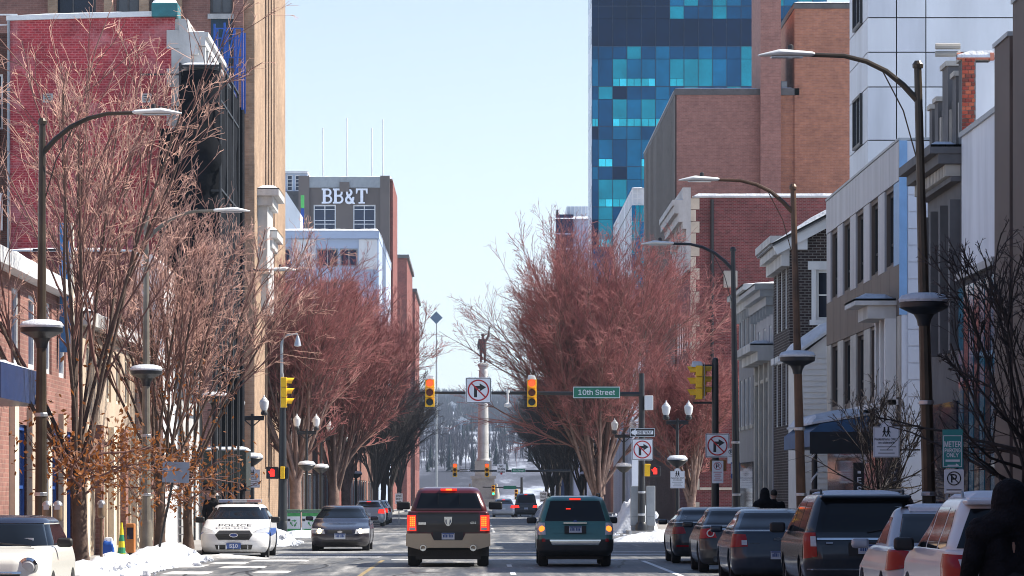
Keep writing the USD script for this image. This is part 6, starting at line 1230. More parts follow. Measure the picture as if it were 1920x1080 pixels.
def no_turn_sign(t, x, y, z, s, parent=None):
    """white square plate, black bent arrow, red ring and slash; s = side"""
    sq = sbox(-.5, -.5, .5, .5).buffer(-.06).buffer(.06)
    p = t.part('sign_panel', plate(sq, y, .012, x, z, s), SIGNW, parent); t.part('sign_border', plate(sq.buffer(-.015).difference(sq.buffer(-.04)), y - .003, .003, x, z, s), SIGNK, p)
    ar = union_all([sbox(-.17, -.27, -.055, .17), sbox(-.17, .055, .06, .17), Polygon([(.05, -.04), (.30, .115), (.05, .27)])]); t.part('arrow', plate(ar, y - .004, .003, x, z, s), SIGNK, p)
    ring = Point(0, 0).buffer(.42, 32).difference(Point(0, 0).buffer(.365, 32)); sl = affinity.rotate(sbox(-.39, -.028, .39, .028), -45, origin=(0, 0)); t.part('ring', plate(union_all([ring, sl]), y - .008, .003, x, z, s), SIGNR, p)
    return p
def one_way(t, x, y, z, w, h, right=False, parent=None):
    p = t.part('sign_panel', plate(sbox(-w / 2, -h / 2, w / 2, h / 2), y, .012, x, z), SIGNK, parent); t.part('sign_border', plate(sbox(-w / 2, -h / 2, w / 2, h / 2).buffer(-h * .05).difference(sbox(-w / 2, -h / 2, w / 2, h / 2).buffer(-h * .10)), y - .003, .003, x, z), SIGNW, p)
    k = 1 if right else -1; ar = union_all([sbox(-w * .42, -h * .20, w * .42, h * .20), Polygon([(k * w * .45, 0), (k * w * .26, h * .38), (k * w * .26, -h * .38)])]).difference(sbox(k * w * .40, -h, k * w * .6, -h * .14)).difference(sbox(k * w * .40, h * .14, k * w * .6, h))
    t.part('arrow', plate(ar, y - .004, .003, x, z), SIGNW, p); m = text_plate('ONE WAY', h * .30, y - .008, x - k * w * .08, z - h * .145, .003, True); wd = np.ptp(m.vertices[:, 0]); m.vertices[:, 0] = x - k * w * .08 + (m.vertices[:, 0] - (x - k * w * .08)) * min(1, w * .58 / wd); t.part('lettering', m, SIGNK, p)
def name_board(t, x, y, z, w, h, text):
    p = t.part('street_name_board', plate(sbox(-w / 2, -h / 2, w / 2, h / 2).buffer(-.03).buffer(.03), y, .02, x, z), SIGNG); t.part('board_border', plate(sbox(-w / 2, -h / 2, w / 2, h / 2).buffer(-.012).difference(sbox(-w / 2, -h / 2, w / 2, h / 2).buffer(-.035)), y - .003, .003, x, z), SIGNW, p)
    m = text_plate(text, h * .44, y - .005, x, z - h * .21, .004); wd = np.ptp(m.vertices[:, 0]); m.vertices[:, 0] = x + (m.vertices[:, 0] - x) * (w * .78 / wd); t.part('lettering', m, SIGNW, p)
def ped_signal(t, x, y, z, s=1.0):
    hd = t.part('pedestrian_signal', rbx(x - .22 * s, x + .22 * s, y, y + .2, z, z + .42 * s, .03), BLACK); hand = union_all([sbox(-.07, -.10, .075, .03), Polygon([(-.07, -.02), (-.13, .06), (-.105, .075), (-.05, .02)])] + [sbox(-.07 + k * .038, .02, -.041 + k * .038, (.12, .145, .14, .11)[k]) for k in range(4)])
    t.part('hand_symbol', plate(hand, y - .01, .01, x, z + .2 * s, 1.15 * s), HANDON, hd); t.part('hood', cat(bx(x - .22 * s, x + .22 * s, y - .12, y, z + .42 * s, z + .435 * s)), BLACK, hd)
# main mast arm across the far side of the crossing
Y = 163.6
t = Thing('traffic_mast', 'black mast arm over the street with red signals and 10th Street sign', 'traffic signal', (PX(1203, Y), Y, .12))
xp = PX(1203, Y); za = PZ(737, Y)
t.part('pole', cat(tube([(xp, Y, .1), (xp, Y, PZ(700, Y))], [.17, .12], 12), lathe([(.28, 0), (.28, .25), (.19, .4)], 12, (xp, Y, .12))), BLACK, smooth=35)
t.part('arm', tube([(xp, Y, za - .05), (PX(1000, Y), Y, za + .0), (PX(786, Y), Y, za + .02)], [.11, .085, .055], 10), BLACK, smooth=35)
for px in (806, 997): signal_head(t, PX(px, Y), Y - .36, PZ(763, Y), 0, s=1.16); t.part('bracket', bx(PX(px, Y) - .03, PX(px, Y) + .03, Y - .16, Y, PZ(760, Y), PZ(712, Y)), BLACK)
no_turn_sign(t, PX(897, Y), Y - .16, PZ(732, Y), 48 * Y / F_PX); name_board(t, PX(1118.5, Y), Y - .16, PZ(736, Y), 88 * Y / F_PX, 22 * Y / F_PX, '10th Street')
t.part('sensor', cat(lathe([(.05, 0), (.05, .5), (.09, .52), (.09, .62)], 10, (PX(952, Y), Y - .12, PZ(758, Y))), lathe([(.02, -.1), (.16, -.06), (.16, .05), (.05, .12)], 12, (PX(952, Y), Y - .12, PZ(760, Y)))), WHITE)
one_way(t, PX(1204, Y), Y - .22, PZ(811, Y), 48 * Y / F_PX, 17 * Y / F_PX); no_turn_sign(t, PX(1204, Y), Y - .22, PZ(843, Y), 40 * Y / F_PX)
t.part('button_box', rbx(PX(1208, Y), PX(1219, Y), Y - .4, Y - .18, PZ(893, Y), PZ(870, Y), .03), YEL); t.part('control_box', rbx(PX(1208, Y), PX(1224, Y), Y - .3, Y, PZ(769, Y), PZ(742, Y), .02), WHITE)
ped_signal(t, PX(1224, Y) + .08, Y - .4, PZ(893, Y), 1.1)
for z in (PZ(925, Y), PZ(967, Y)): t.part('band', lathe([(.175, 0), (.18, .02), (.18, .08), (.175, .1)], 12, (xp, Y, z)), STEEL)
for i, (a_, b_) in enumerate(((1183, 1200), (1212, 1229))):
    tt = Thing('control_cabinet', ('grey metal cabinet left of the mast pole', 'grey metal cabinet right of the mast pole')[i], 'cabinet', (PX((a_ + b_) / 2, Y), Y + .3, .12)); tt.part('cabinet', rbx(PX(a_, Y), PX(b_, Y), Y + .25, Y + .7, .35, PZ(911, Y), .03), GREY); tt.part('plinth', bx(PX(a_, Y) + .03, PX(b_, Y) - .03, Y + .28, Y + .68, .12, .36), PAVE); tt.part('door_seam', bx(PX(a_, Y) + .05, PX(b_, Y) - .05, Y + .243, Y + .249, .75, .76), BLACK)
# left corner pole
xp = PX(530, Y)
t = Thing('signal_pole', 'thick black signal pole at left with yellow signal and red hand', 'traffic signal', (xp, Y, .12))
t.part('pole', cat(tube([(xp, Y, .1), (xp, Y, PZ(765, Y))], [.22, .15], 12), lathe([(.33, 0), (.33, .2), (.24, .45)], 12, (xp, Y, .12))), BLACK, smooth=35); t.part('mast', tube([(xp, Y, PZ(765, Y)), (xp, Y, PZ(700, Y))], .06, 8), GREY)
signal_head(t, PX(538, Y), Y, PZ(764, Y), 3, facing='E', s=1.25, snow=False)
ped_signal(t, PX(511, Y), Y - .25, PZ(898, Y), 1.25); t.part('button_box', rbx(PX(526, Y), PX(535, Y), Y - .35, Y - .2, PZ(898, Y), PZ(875, Y), .03), YEL); t.part('side_box', rbx(PX(536, Y), PX(542, Y), Y - .3, Y, PZ(898, Y), PZ(876, Y), .03), BLACK)
t = Thing('gooseneck_lamp', 'grey gooseneck lamp with bell head above the left signal pole', 'street lamp', (PX(527, Y), Y + .5, .1)); xg = PX(527, Y); t.part('pole', tube([(xg, Y + .5, .1), (xg, Y + .5, PZ(645, Y)), (xg + .04, Y + .5, PZ(634, Y)), (xg + .25, Y + .5, PZ(627, Y)), (PX(556, Y), Y + .5, PZ(625, Y)), (PX(557, Y), Y + .5, PZ(630, Y))], [.09, .065, .055, .05, .045, .045], 8), GREY, smooth=40); t.part('bell', lathe([(.0, -.5), (.17, -.45), (.13, -.25), (.08, -.08), (.05, 0)], 14, (PX(557, Y), Y + .5, PZ(629, Y))), STEEL, smooth=40)
# near right corner pole
Y = 114.0; xp = PX(1341, Y)
t = Thing('signal_pole', 'thick black signal pole at right with yellow signals and no turn sign', 'traffic signal', (xp, Y, .12))
t.part('pole', cat(tube([(xp, Y, .1), (xp, Y, PZ(676, Y))], [.13, .10], 12), lathe([(.22, 0), (.22, .25), (.14, .4)], 12, (xp, Y, .12))), BLACK, smooth=35); t.part('cap', lathe([(.105, 0), (.08, .07), (.02, .1)], 10, (xp, Y, PZ(676, Y))), BLACK)
signal_head(t, PX(1304, Y), Y, PZ(749, Y), 3, facing='W', s=.98); signal_head(t, PX(1325, Y), Y + .5, PZ(742, Y), 3, facing='E', s=.9, snow=False); t.part('bracket', cat(bx(PX(1300, Y), xp, Y + .12, Y + .17, PZ(757, Y), PZ(753, Y)), bx(PX(1300, Y), xp, Y + .12, Y + .17, PZ(686, Y), PZ(683, Y))), BLACK)
for k in range(3): t.part('backplate', bx(PX(1313 + k * 4, Y) - .008, PX(1313 + k * 4, Y) + .008, Y - .1 + k * .1, Y + .3, PZ(748, Y), PZ(680, Y)), WHITE)
no_turn_sign(t, PX(1344.5, Y), Y - .18, PZ(835.5, Y), 45 * Y / F_PX)
def print_bars(t, p, x, y, z, n, h, mat, w):
    for k in range(n): ww = w * (1, .7, .85, .6)[k % 4]; t.part('small_print', bx(x - ww / 2, x + ww / 2, y - .002, y + .001, z - k * h * 1.6, z + h * .6 - k * h * 1.6), mat, p)
def small_text(t, p, x, y, z, lines, h, mat, w): 
    for k, tx in enumerate(lines):
        m = text_plate(tx, h, y, x, z - k * h * 1.45, .003, True); wd = np.ptp(m.vertices[:, 0]); m.vertices[:, 0] = x + (m.vertices[:, 0] - x) * min(1, w / wd); t.part('lettering', m, mat, p)
def p_sign(t, x, y, z, w, h, lines, mat=SIGNR, top=SIGNK):
    p = t.part('sign_panel', plate(sbox(-w / 2, -h / 2, w / 2, h / 2).buffer(-.02).buffer(.02), y, .01, x, z), SIGNW); r = w * .36; cz = z + h / 2 - w * .46
    t.part('letter', text_plate('P', r * 1.15, y - .004, x, cz - r * .56, .003, True), top, p); rg_ = Point(0, 0).buffer(r).difference(Point(0, 0).buffer(r * .84)); t.part('ring', plate(union_all([rg_, affinity.rotate(sbox(-r * .9, -r * .075, r * .9, r * .075), -45, origin=(0, 0))]), y - .008, .003, x, cz), mat, p)
    print_bars(t, p, x, y - .004, cz - r * 1.65, lines, h * .055, mat, w * .75); return p
p_sign(t, PX(1345, Y), Y - .17, PZ(885, Y), 21 * Y / F_PX, 42 * Y / F_PX, 5, P('print_pink', (.50, .16, .20), .5)); t.part('orange_box', rbx(PX(1331, Y), PX(1362, Y), Y - .02, Y + .06, PZ(883, Y), PZ(862, Y), .01), P('orange_back', (.30, .12, .03), .6))
Y = 108.0
t = Thing('sign_post', 'thin post with round no parking sign and blue parking sign at right', 'sign', (PX(1374, Y), Y, .12)); t.part('post', bx(PX(1374, Y) - .025, PX(1374, Y) + .025, Y, Y + .05, .1, PZ(836, Y)), GREY); p_sign(t, PX(1371, Y), Y - .015, PZ(855, Y), 14 * Y / F_PX, 28 * Y / F_PX, 1, SIGNK)
p = t.part('sign_panel', plate(sbox(-.14, -.24, .14, .24), Y - .02, .01, PX(1379, Y), PZ(882, Y)), SIGNB); t.part('white_field', plate(sbox(-.12, -.1, .12, .2), Y - .024, .003, PX(1379, Y), PZ(882, Y)), SIGNW, p); t.part('arrow', plate(union_all([affinity.rotate(sbox(-.08, -.012, .08, .012), -45), Polygon([(.08, -.08), (.02, -.07), (.07, -.02)])]), Y - .028, .003, PX(1379, Y), PZ(885, Y)), SIGNB, p)
# second crossing: smaller signals
Y = 292.5
t = Thing('traffic_mast', 'farther mast arm with two red signals over the next crossing', 'traffic signal', (8, Y, .1)); za = PZ(883, Y); t.part('pole', tube([(7.6, Y, .1), (7.6, Y, za + .6)], [.18, .13], 10), BLACK); t.part('arm', tube([(7.6, Y, za), (PX(846, Y), Y, za)], [.1, .06], 8), BLACK)
for px in (853, 913): signal_head(t, PX(px, Y), Y - .36, PZ(894, Y), 0, s=1.0)
one_way(t, PX(872, Y), Y - .2, PZ(882, Y), 21 * Y / F_PX, 6.5 * Y / F_PX, True); p = t.part('sign_panel', plate(sbox(-.36, -.46, .36, .46), Y - .16, .01, PX(940, Y), PZ(881, Y)), SIGNW); small_text(t, p, PX(940, Y), Y - .17, PZ(876, Y), ('NO', 'TURN', 'ON RED'), .16, SIGNK, .6); t.part('red_dot', plate(Point(0, 0).buffer(.09), Y - .17, .005, PX(940, Y), PZ(888, Y)), SIGNR, p); name_board(t, PX(972, Y), Y - .16, PZ(882, Y), 26 * Y / F_PX, 8 * Y / F_PX, '9th Street')
Y = 441.0
t = Thing('traffic_mast', 'farthest mast arm with one green signal down the street', 'traffic signal', (8, Y, .1)); za = PZ(915, Y); t.part('pole', tube([(PX(978, Y), Y, .1), (PX(978, Y), Y, PZ(895, Y))], [.2, .15], 8), BLACK); t.part('arm', tube([(PX(978, Y), Y, za), (PX(905, Y), Y, za + .1)], [.1, .06], 8), BLACK)
signal_head(t, PX(925, Y), Y - .3, PZ(929, Y), 2, s=1.15, snow=False); t.part('street_name_board', bx(PX(944, Y), PX(968, Y), Y - .18, Y - .16, PZ(917, Y), PZ(911, Y)), SIGNG); signal_head(t, PX(968, Y), Y - .3, PZ(937, Y), 3, s=1.15, snow=False)
for i, (px, py, yy, lab) in enumerate(((1019, 932, 205, 'small white one way sign on post left of the green SUV'), (748, 935, 208, 'small white one way sign on post left of the pickup'))):
    t = Thing('sign_post', lab, 'sign', (PX(px, yy), yy, .1)); x = PX(px, yy); t.part('post', bx(x - .03, x + .03, yy, yy + .05, .1, PZ(py - 12, yy)), GREY); p = t.part('sign_panel', plate(sbox(-.21, -.30, .21, .30), yy - .015, .01, x, PZ(py, yy)), SIGNW); small_text(t, p, x, yy - .02, PZ(py - 3.5, yy), ('ONE', 'WAY'), .12, SIGNK, .34); t.part('arrow', plate(union_all([sbox(-.15, -.03, .06, .03), Polygon([(.04, .08), (.16, 0), (.04, -.08)])]), yy - .02, .003, x, PZ(py + 6, yy)), SIGNK, p)
t = Thing('crossing_sign', 'bright lime yellow pedestrian crossing sign far ahead', 'sign', (PX(976, 300), 300, .1)); x = PX(976, 300); t.part('post', bx(x - .04, x + .04, 300, 300.06, .05, 2.0), BLACK); t.part('sign_panel', plate(Polygon([(-.33, -.55), (.33, -.55), (.36, .25), (0, .6), (-.36, .25)]), 299.98, .02, x, 1.05), P('lime_yellow', (.55, .75, .03), .5))
# monument
Y = 610.0; xm = PX(906, Y)
t = Thing('monument_column', 'tall pale stone monument column standing in the distant square', 'monument', (xm, Y, 0))
t.part('base', cat(bx(xm - 2.6, xm + 2.6, Y - 2.6, Y + 2.6, 0, 1.2), bx(xm - 1.9, xm + 1.9, Y - 1.9, Y + 1.9, 1.2, 4.6), bx(xm - 2.15, xm + 2.15, Y - 2.15, Y + 2.15, 4.6, 5.1), bx(xm - 1.4, xm + 1.4, Y - 1.4, Y + 1.4, 5.1, 7.6)), STONE)
zt = PZ(682, Y); t.part('shaft', lathe([(1.05, 7.6), (1.1, 7.8), (.92, 8.1), (.88, 14), (.72, zt - 1.4), (.62, zt - .9), (.85, zt - .5), (.95, zt - .1), (.8, zt)], 24, (xm, Y, 0)), WSTONE, smooth=40)
for k in range(9): t.part('drum_joint', lathe([(.93 - .02 * k, 0), (.94 - .02 * k, .03), (.93 - .02 * k, .06)], 20, (xm, Y, 9 + k * 1.5)), STONE)
for s in (-1, 1): t.part('side_figure', lathe([(.5, 0), (.55, .6), (.4, 1.6), (.3, 2.0), (.2, 2.1), (.22, 2.4), (.1, 2.6)], 12, (xm + s * 2.2, Y - 1.9, 1.2)), STONE, smooth=50)
t = Thing('mast_lamp', 'very tall thin mast with tilted square head against the sky', 'lamp mast', (PX(817, 500), 500, 0)); Y = 500.0; x = PX(818.5, Y); t.part('mast', tube([(x, Y, 0), (x, Y, PZ(596, Y))], [.16, .09], 8), GREY); t.part('square_head', rot(bx(x - .62, x + .62, Y - .3, Y - .2, PZ(595, Y) - .62, PZ(595, Y) + .62), 45, (0, 1, 0), (x - .1, Y, PZ(595, Y))), P('blue_grey_panel', (.10, .15, .22), .4, .1)); t.part('bracket', tube([(x, Y, PZ(596, Y)), (x - .1, Y - .2, PZ(590, Y))], .09, 6), BLACK)
# signs on the right pavement
Y = 60.0
t = Thing('pedestrian_sign', 'white pedestrian sign hanging beside the tall bronze lamp', 'sign', (PX(1662, Y), Y, .12)); ped_sign(t, PX(1662, Y), Y, PZ(823, Y), 49 * Y / F_PX / .6); t.part('bracket', bx(PX(1662, Y), PX(1726, Y), Y + .02, Y + .05, PZ(800, Y), PZ(797, Y)), BRONZE); t.part('bracket', bx(PX(1662, Y), PX(1726, Y), Y + .02, Y + .05, PZ(845, Y), PZ(842, Y)), BRONZE)
Y = 56.0; GT = P('meter_green', (.03, .26, .25), .45, .05)
t = Thing('meter_sign', 'green meter parking sign above white no parking sign at right', 'sign', (PX(1788, Y), Y, .12)); x = PX(1786, Y); t.part('post', bx(x - .03, x + .03, Y, Y + .05, .1, PZ(812, Y)), GREY)
w, h = 38 * Y / F_PX, 62 * Y / F_PX; p = t.part('sign_panel', plate(sbox(-w / 2, -h / 2, w / 2, h / 2).buffer(-.02).buffer(.02), Y - .012, .01, x, PZ(846, Y)), GT); t.part('sign_border', plate(sbox(-w / 2, -h / 2, w / 2, h / 2).buffer(-.012).difference(sbox(-w / 2, -h / 2, w / 2, h / 2).buffer(-.022)), Y - .016, .003, x, PZ(846, Y)), SIGNW, p)
small_text(t, p, x, Y - .016, PZ(838, Y), ('METER',), .085, SIGNW, w * .82); small_text(t, p, x, Y - .016, PZ(848, Y), ('PARKING',), .06, SIGNW, w * .78); small_text(t, p, x, Y - .016, PZ(857, Y), ('ONLY',), .06, SIGNW, w * .6); print_bars(t, p, x, Y - .016, PZ(866, Y), 1, .06, SIGNW, w * .7); t.part('arrow', plate(union_all([sbox(-.08, -.008, .06, .008), Polygon([(.05, .03), (.1, 0), (.05, -.03)])]), Y - .016, .003, x, PZ(872.5, Y)), SIGNW, p); t.part('top_plate', plate(sbox(-w / 2, -.04, w / 2, .04), Y - .013, .01, x, PZ(815, Y) + .04), GT)
p_sign(t, x + .02, Y - .02, PZ(903, Y), 37 * Y / F_PX, 46 * Y / F_PX, 1, SIGNK)
# blue awning, snowy, with striped columns
Y = 90.0; AWB = P('blue_awning', (.03, .10, .22), .6, .15)
t = Thing('shop_awning', 'blue awning heaped with snow over a shopfront at right', 'awning', (9.0, 92, 2.8)); xa = XR - 1.55
t.part('canopy', Manifold.extrude(CrossSection([[(0, 0), (1.5, 0), (1.5, .75), (.25, .55), (0, .35)]]), 7.5).rotate([90, 0, 0]).translate([xa, 95.2, 2.9]), AWB); t.part('valance', bx(xa - .01, xa + 1.48, 87.66, 87.7, 2.72, 3.25), P('dark_valance', (.012, .016, .022), .7)); t.part('canopy_snow', rot(snow_lump(xa + .05, xa + 1.48, 87.72, 95, 3.48, .2, 6, (10, 20)), -9, (0, 1, 0), (xa, 0, 3.48)), SNOW)
for i, y in enumerate((87.9, 91.5)):
    tt = Thing('striped_column', ('nearer spiral striped column under the blue awning', 'farther spiral striped column under the blue awning')[i], 'column', (xa + .12, y, .12)); tt.part('shaft', tube([(xa + .12, y, .1), (xa + .12, y, 2.9)], .07, 10), BLACK); a_ = np.linspace(0, 2 * np.pi * 5, 90); tt.part('spiral', tube(np.stack([xa + .12 + .068 * np.cos(a_), y + .068 * np.sin(a_), .15 + a_ / a_[-1] * 2.7], 1), .028, 5), WHITE, smooth=40)
t = Thing('shop_sign', 'dark upright shop sign with a few white letters under the awning', 'sign', (9.3, 86.9, 1)); t.part('board', bx(XR - .60, XR - .34, 86.8, 86.85, 1.5, 2.5), SIGNK); [t.part('letter', text_plate(ch, .15, 86.79, XR - .46, 2.0 - k * .22, .006, True), SIGNW) for k, ch in enumerate('ES')]; t.part('small_mark', bx(XR - .50, XR - .42, 86.785, 86.79, 2.24, 2.30), SIGNW)
# near left: meters, leaning sign, cone, bins, railing, marquee
def meter(lab, x, y, dbl=False):
    t = Thing('parking_meter', lab, 'parking meter', (x, y, .12), 'parking meters on the left kerb'); t.local = True; t.part('post', tube([(0, 0, 0), (0, 0, 1.1)], .032, 8), P('rust_post', (.10, .06, .035), .6) if not dbl else GREY)
    for s in ((-1, 1) if dbl else (0,)):
        h = t.part('meter_head', Manifold.batch_hull([Manifold.sphere(.085, 14).translate([s * .1, 0, z]) for z in (1.18, 1.38)]), P('meter_case', (.20, .14, .09), .5) , smooth=40); t.part('dome', lathe([(.088, 0), (.08, .05), (.045, .085), (.01, .095)], 14, (s * .1, 0, 1.40)), STEEL, h, smooth=50); t.part('dial', bx(s * .1 - .05, s * .1 + .05, -.092, -.083, 1.33, 1.42), CLRL, h)
    return t
meter('single parking meter with silver dome right of the nearest tree trunk', PX(190, 78), 78); meter('double parking meter behind the white small car', PX(98, 66), 66, True)
Y = 90.0; t = Thing('leaning_sign', 'leaning post with grey-blue back of a sign at left', 'sign', (PX(293, Y), Y, .12)); t.part('post', tube([(PX(293, Y), Y, .05), (PX(331, Y), Y, PZ(868, Y))], .032, 6), BLACK); t.part('sign_panel', rot(bx(PX(305, Y), PX(355, Y), Y - .05, Y - .03, PZ(905, Y), PZ(866, Y)), 2, (0, 1, 0), (PX(330, Y), Y, PZ(885, Y))), P('sign_back', (.20, .25, .33), .5, .15))
Y = 82.0; x = PX(228, Y); t = Thing('folded_marker', 'tall slim yellow and green striped marker cone in the snow', 'cone', (x, Y, .12))
for k in range(7): r0, r1 = .12 - k * .014, .12 - (k + 1) * .014; t.part('stripe', lathe([(r0, k * .14), (r1, (k + 1) * .14)], 12, (x, Y, .12)), P('marker_green', (.02, .22, .10), .5) if k in (2, 4) else P('marker_yellow', (.62, .52, .02), .5) if k == 0 else stage.GetPrimAtPath('/World/Looks/marker_yellow') and UsdShade.Material.Get(stage, '/World/Looks/marker_yellow'))
t.part('foot', bx(x - .16, x + .16, Y - .16, Y + .16, .13, .17), TRIM)
Y = 84.0; t = Thing('snow_covered_bag', 'blue bag half buried in the kerb snow', 'bag', (PX(205, Y), Y, .12)); t.part('bag', snow_lump(PX(190, Y), PX(216, Y), Y - .2, Y + .25, .13, .55, 5, (14, 12)), SCBLUE, smooth=True); t.part('snow', snow_lump(PX(192, Y), PX(212, Y), Y - .1, Y + .25, .55, .2, 6, (12, 10)), SNOW, smooth=True)
Y = 86.0; t = Thing('newspaper_box', 'small orange newspaper box behind the snow', 'box', (PX(243, Y), Y, .12)); t.part('case', rbx(PX(236, Y), PX(252, Y), Y, Y + .35, .35, 1.05, .03), P('orange_box_paint', (.42, .15, .03), .5)); t.part('stand', bx(PX(238, Y), PX(250, Y), Y + .05, Y + .3, .12, .36), BLACK); t.part('window', bx(PX(238, Y), PX(250, Y), Y - .01, Y, .68, .95), DGLASS)
Y = 150.0
for i, (a_, b_) in enumerate(((538, 563), (566, 602))):
    t = Thing('recycling_bin', ('white recycling bin with green top nearest the signal pole', 'white recycling bin with green top left of the oncoming sedan')[i], 'bin', (PX((a_ + b_) / 2, Y), Y, .12), 'recycling bins by the signal pole'); x0, x1 = PX(a_, Y), PX(b_, Y); zb = PZ(1016, Y)
    t.part('bin_body', rbx(x0, x1, Y, Y + .6, .14, 1.02, .03), WHITE); gr_ = P('bin_green_%d' % i, (.05, .28, .08), .5, .3, 9); t.part('lower_panel', bx(x0 + .01, x1 - .01, Y - .008, Y, .16, .34), gr_); t.part('upper_panel', bx(x0 + .01, x1 - .01, Y - .008, Y, .86, 1.0), gr_); t.part('lid', rbx(x0 - .02, x1 + .02, Y - .02, Y + .62, 1.02, 1.14, .03), P('bin_lid', (.10, .18, .12), .5)); t.part('slot', bx(x0 + .02, x0 + .14, Y - .012, Y - .001, .66, .76), BLACK)
    tri = [Polygon([(math.cos(a) * .14 - math.sin(a) * w, math.sin(a) * .14 + math.cos(a) * w) for w in (-.075, .075)] + [(math.cos(a) * .075 + math.sin(a) * .05, math.sin(a) * .075 - math.cos(a) * .05)]) for a in (math.pi / 2, math.pi * 7 / 6, math.pi * 11 / 6)]; t.part('recycle_symbol', plate(union_all([affinity.rotate(sbox(-.085, .075, .06, .115), r, origin=(0, 0)) for r in (0, 120, 240)] + [affinity.rotate(Polygon([(.03, .04), (.12, .095), (.03, .15)]), r, origin=(0, 0)) for r in (0, 120, 240)]), Y - .012, .006, (x0 + x1) / 2, .58), gr_)
t = Thing('entrance_canopy', 'black box canopy with snow on top over a left entrance', 'canopy', (-9.4, 134, 1.9)); x0, x1 = PX(381, 133), PX(462, 133)
t.part('fabric', rbx(x0, x1, 133, 135.6, PZ(920, 133), PZ(842, 133), .04), P('black_fabric', (.012, .018, .016), .8, .2)); t.part('canopy_snow', snow_lump(x0, x1, 133, 135.5, PZ(842, 133), .12, 3, (16, 10)), SNOW)
for x in (x0 + .08, x1 - .08): t.part('support', bx(x - .03, x + .03, 133.05, 133.11, .12, PZ(920, 133)), BLACK)
t.part('valance', bx(x0, x1, 132.97, 132.995, PZ(921, 133), PZ(906, 133)), MESH)
t = Thing('balcony', 'black iron balcony railing above the entrance canopy', 'balcony', (-9.4, 134.5, 4)); zb = PZ(838, 133); t.part('deck', bx(x0 + .1, x1 - .3, 133.9, 135, zb + .35, zb + .43), BLACK); t.part('top_rail', bx(x0 + .1, x1 - .3, 133.88, 133.93, zb + 1.35, zb + 1.4), BLACK); [t.part('baluster', bx(x0 + .1 + k * .14, x0 + .12 + k * .14, 133.89, 133.92, zb + .43, zb + 1.35), BLACK) for k in range(9)]; [t.part('bracket', tube([(x0 + .2 + k * .9, 134.2, zb + .35), (x0 + .2 + k * .9, 135, zb - .3)], .03, 5), BLACK) for k in range(2)]
Y = 118.0; t = Thing('railing', 'silver tubular handrail left of the police car', 'railing', (PX(346, Y), Y, .12)); [t.part('rail', tube([(PX(334, Y), Y, .12), (PX(334, Y), Y, z), (PX(358, Y), Y, z), (PX(358, Y), Y, .12)] if z > .9 else [(PX(334, Y), Y, z), (PX(358, Y), Y, z)], .022, 6), STEEL) for z in (.95, .7, .45)]
Y = 77.0; t = Thing('blade_sign', 'tall narrow weathered blue blade sign among twigs at left', 'sign', (PX(122, 88), 88, 5)); Y = 88.0; t.part('board', bx(PX(112, Y), PX(132, Y), Y, Y + .25, PZ(660, Y), PZ(418, Y)), P('faded_blue', (.04, .16, .36), .6, .4, 2.5)); t.part('edge', bx(PX(132, Y) + .002, PX(137, Y), Y, Y + .25, PZ(660, Y), PZ(418, Y)), CREAM); t.part('bracket', cat(bx(XL - .6, PX(112, Y), Y + .1, Y + .16, PZ(470, Y), PZ(466, Y)), bx(XL - .6, PX(112, Y), Y + .1, Y + .16, PZ(620, Y), PZ(616, Y))), BLACK)
# ------------------------------------------------------------------ snow along the kerbs
def bank(lab, x0, x1, y0, y1, h, seed, m=SNOW):
    t = Thing('snow_bank', lab, 'snow bank', ((x0 + x1) / 2, (y0 + y1) / 2, 0)); hp, cl = snow_heap(x0, x1, y0, y1, h, seed); t.part('heap', hp, m, smooth=50); t.part('clods', cl, m, kind='stuff')
bank('long bright snow bank along the left kerb behind the small car', -8.6, -7.2, 71, 84, .40, 3); bank('bright snow bank beside the leaning sign, before the police car', -8.7, -7.1, 84.5, 96.5, .46, 4); bank('lumpy snow bank on the left corner beside the signal pole', -8.6, -6.4, 122, 131.5, .55, 5); bank('low snow ridge before the recycling bins', -8.4, -5.9, 146.5, 149.3, .38, 7)
bank('grey-white snow heap on the right corner beside the green SUV', 6.2, 8.4, 166, 171, 1.5, 9); bank('bluish low snow ridge along the right corner kerb', 5.0, 8.6, 134.5, 138, .42, 11); bank('dirty snow pile by the right kerb far ahead', 4.9, 6.7, 270, 275, .8, 13, SNOWD); bank('dirty snow pile at the kerb past the next crossing', 4.6, 6.6, 294, 304, 1.0, 15, SNOWD); bank('thin snow left under the front of the police car', -8.0, -5.6, 98.2, 99.4, .10, 19, SNOWD)
bank('snow strip at the left kerb past the crossing', -8.3, -7.3, 165, 200, .35, 21); bank('white snow strip along the right kerb beyond the crossing', 6.3, 7.2, 176, 240, .45, 23)
for i, (x, y, w, d) in enumerate(((-6.3, 92, .9, 2.2), (-5.2, 95.2, 1.5, 1.6), (-6.9, 88, .6, 3), (-5.6, 86.5, 1.1, 1.5), (-4.6, 81, .8, 1.8), (-6.4, 80, 1.0, 2.4))): one('snow_patch', snow_lump(x - w / 2, x + w / 2, y - d / 2, y + d / 2, .0, .025, 30 + i, (14, 14), .9, .5), SNOWD, 'thin flat snow patch on the left lane, ' + ('near the police car bonnet', 'at the stop line', 'beside the leaning sign', 'between sign and yellow line', 'closest to the yellow line', 'nearest the small car')[i], 'snow patch', None, True)
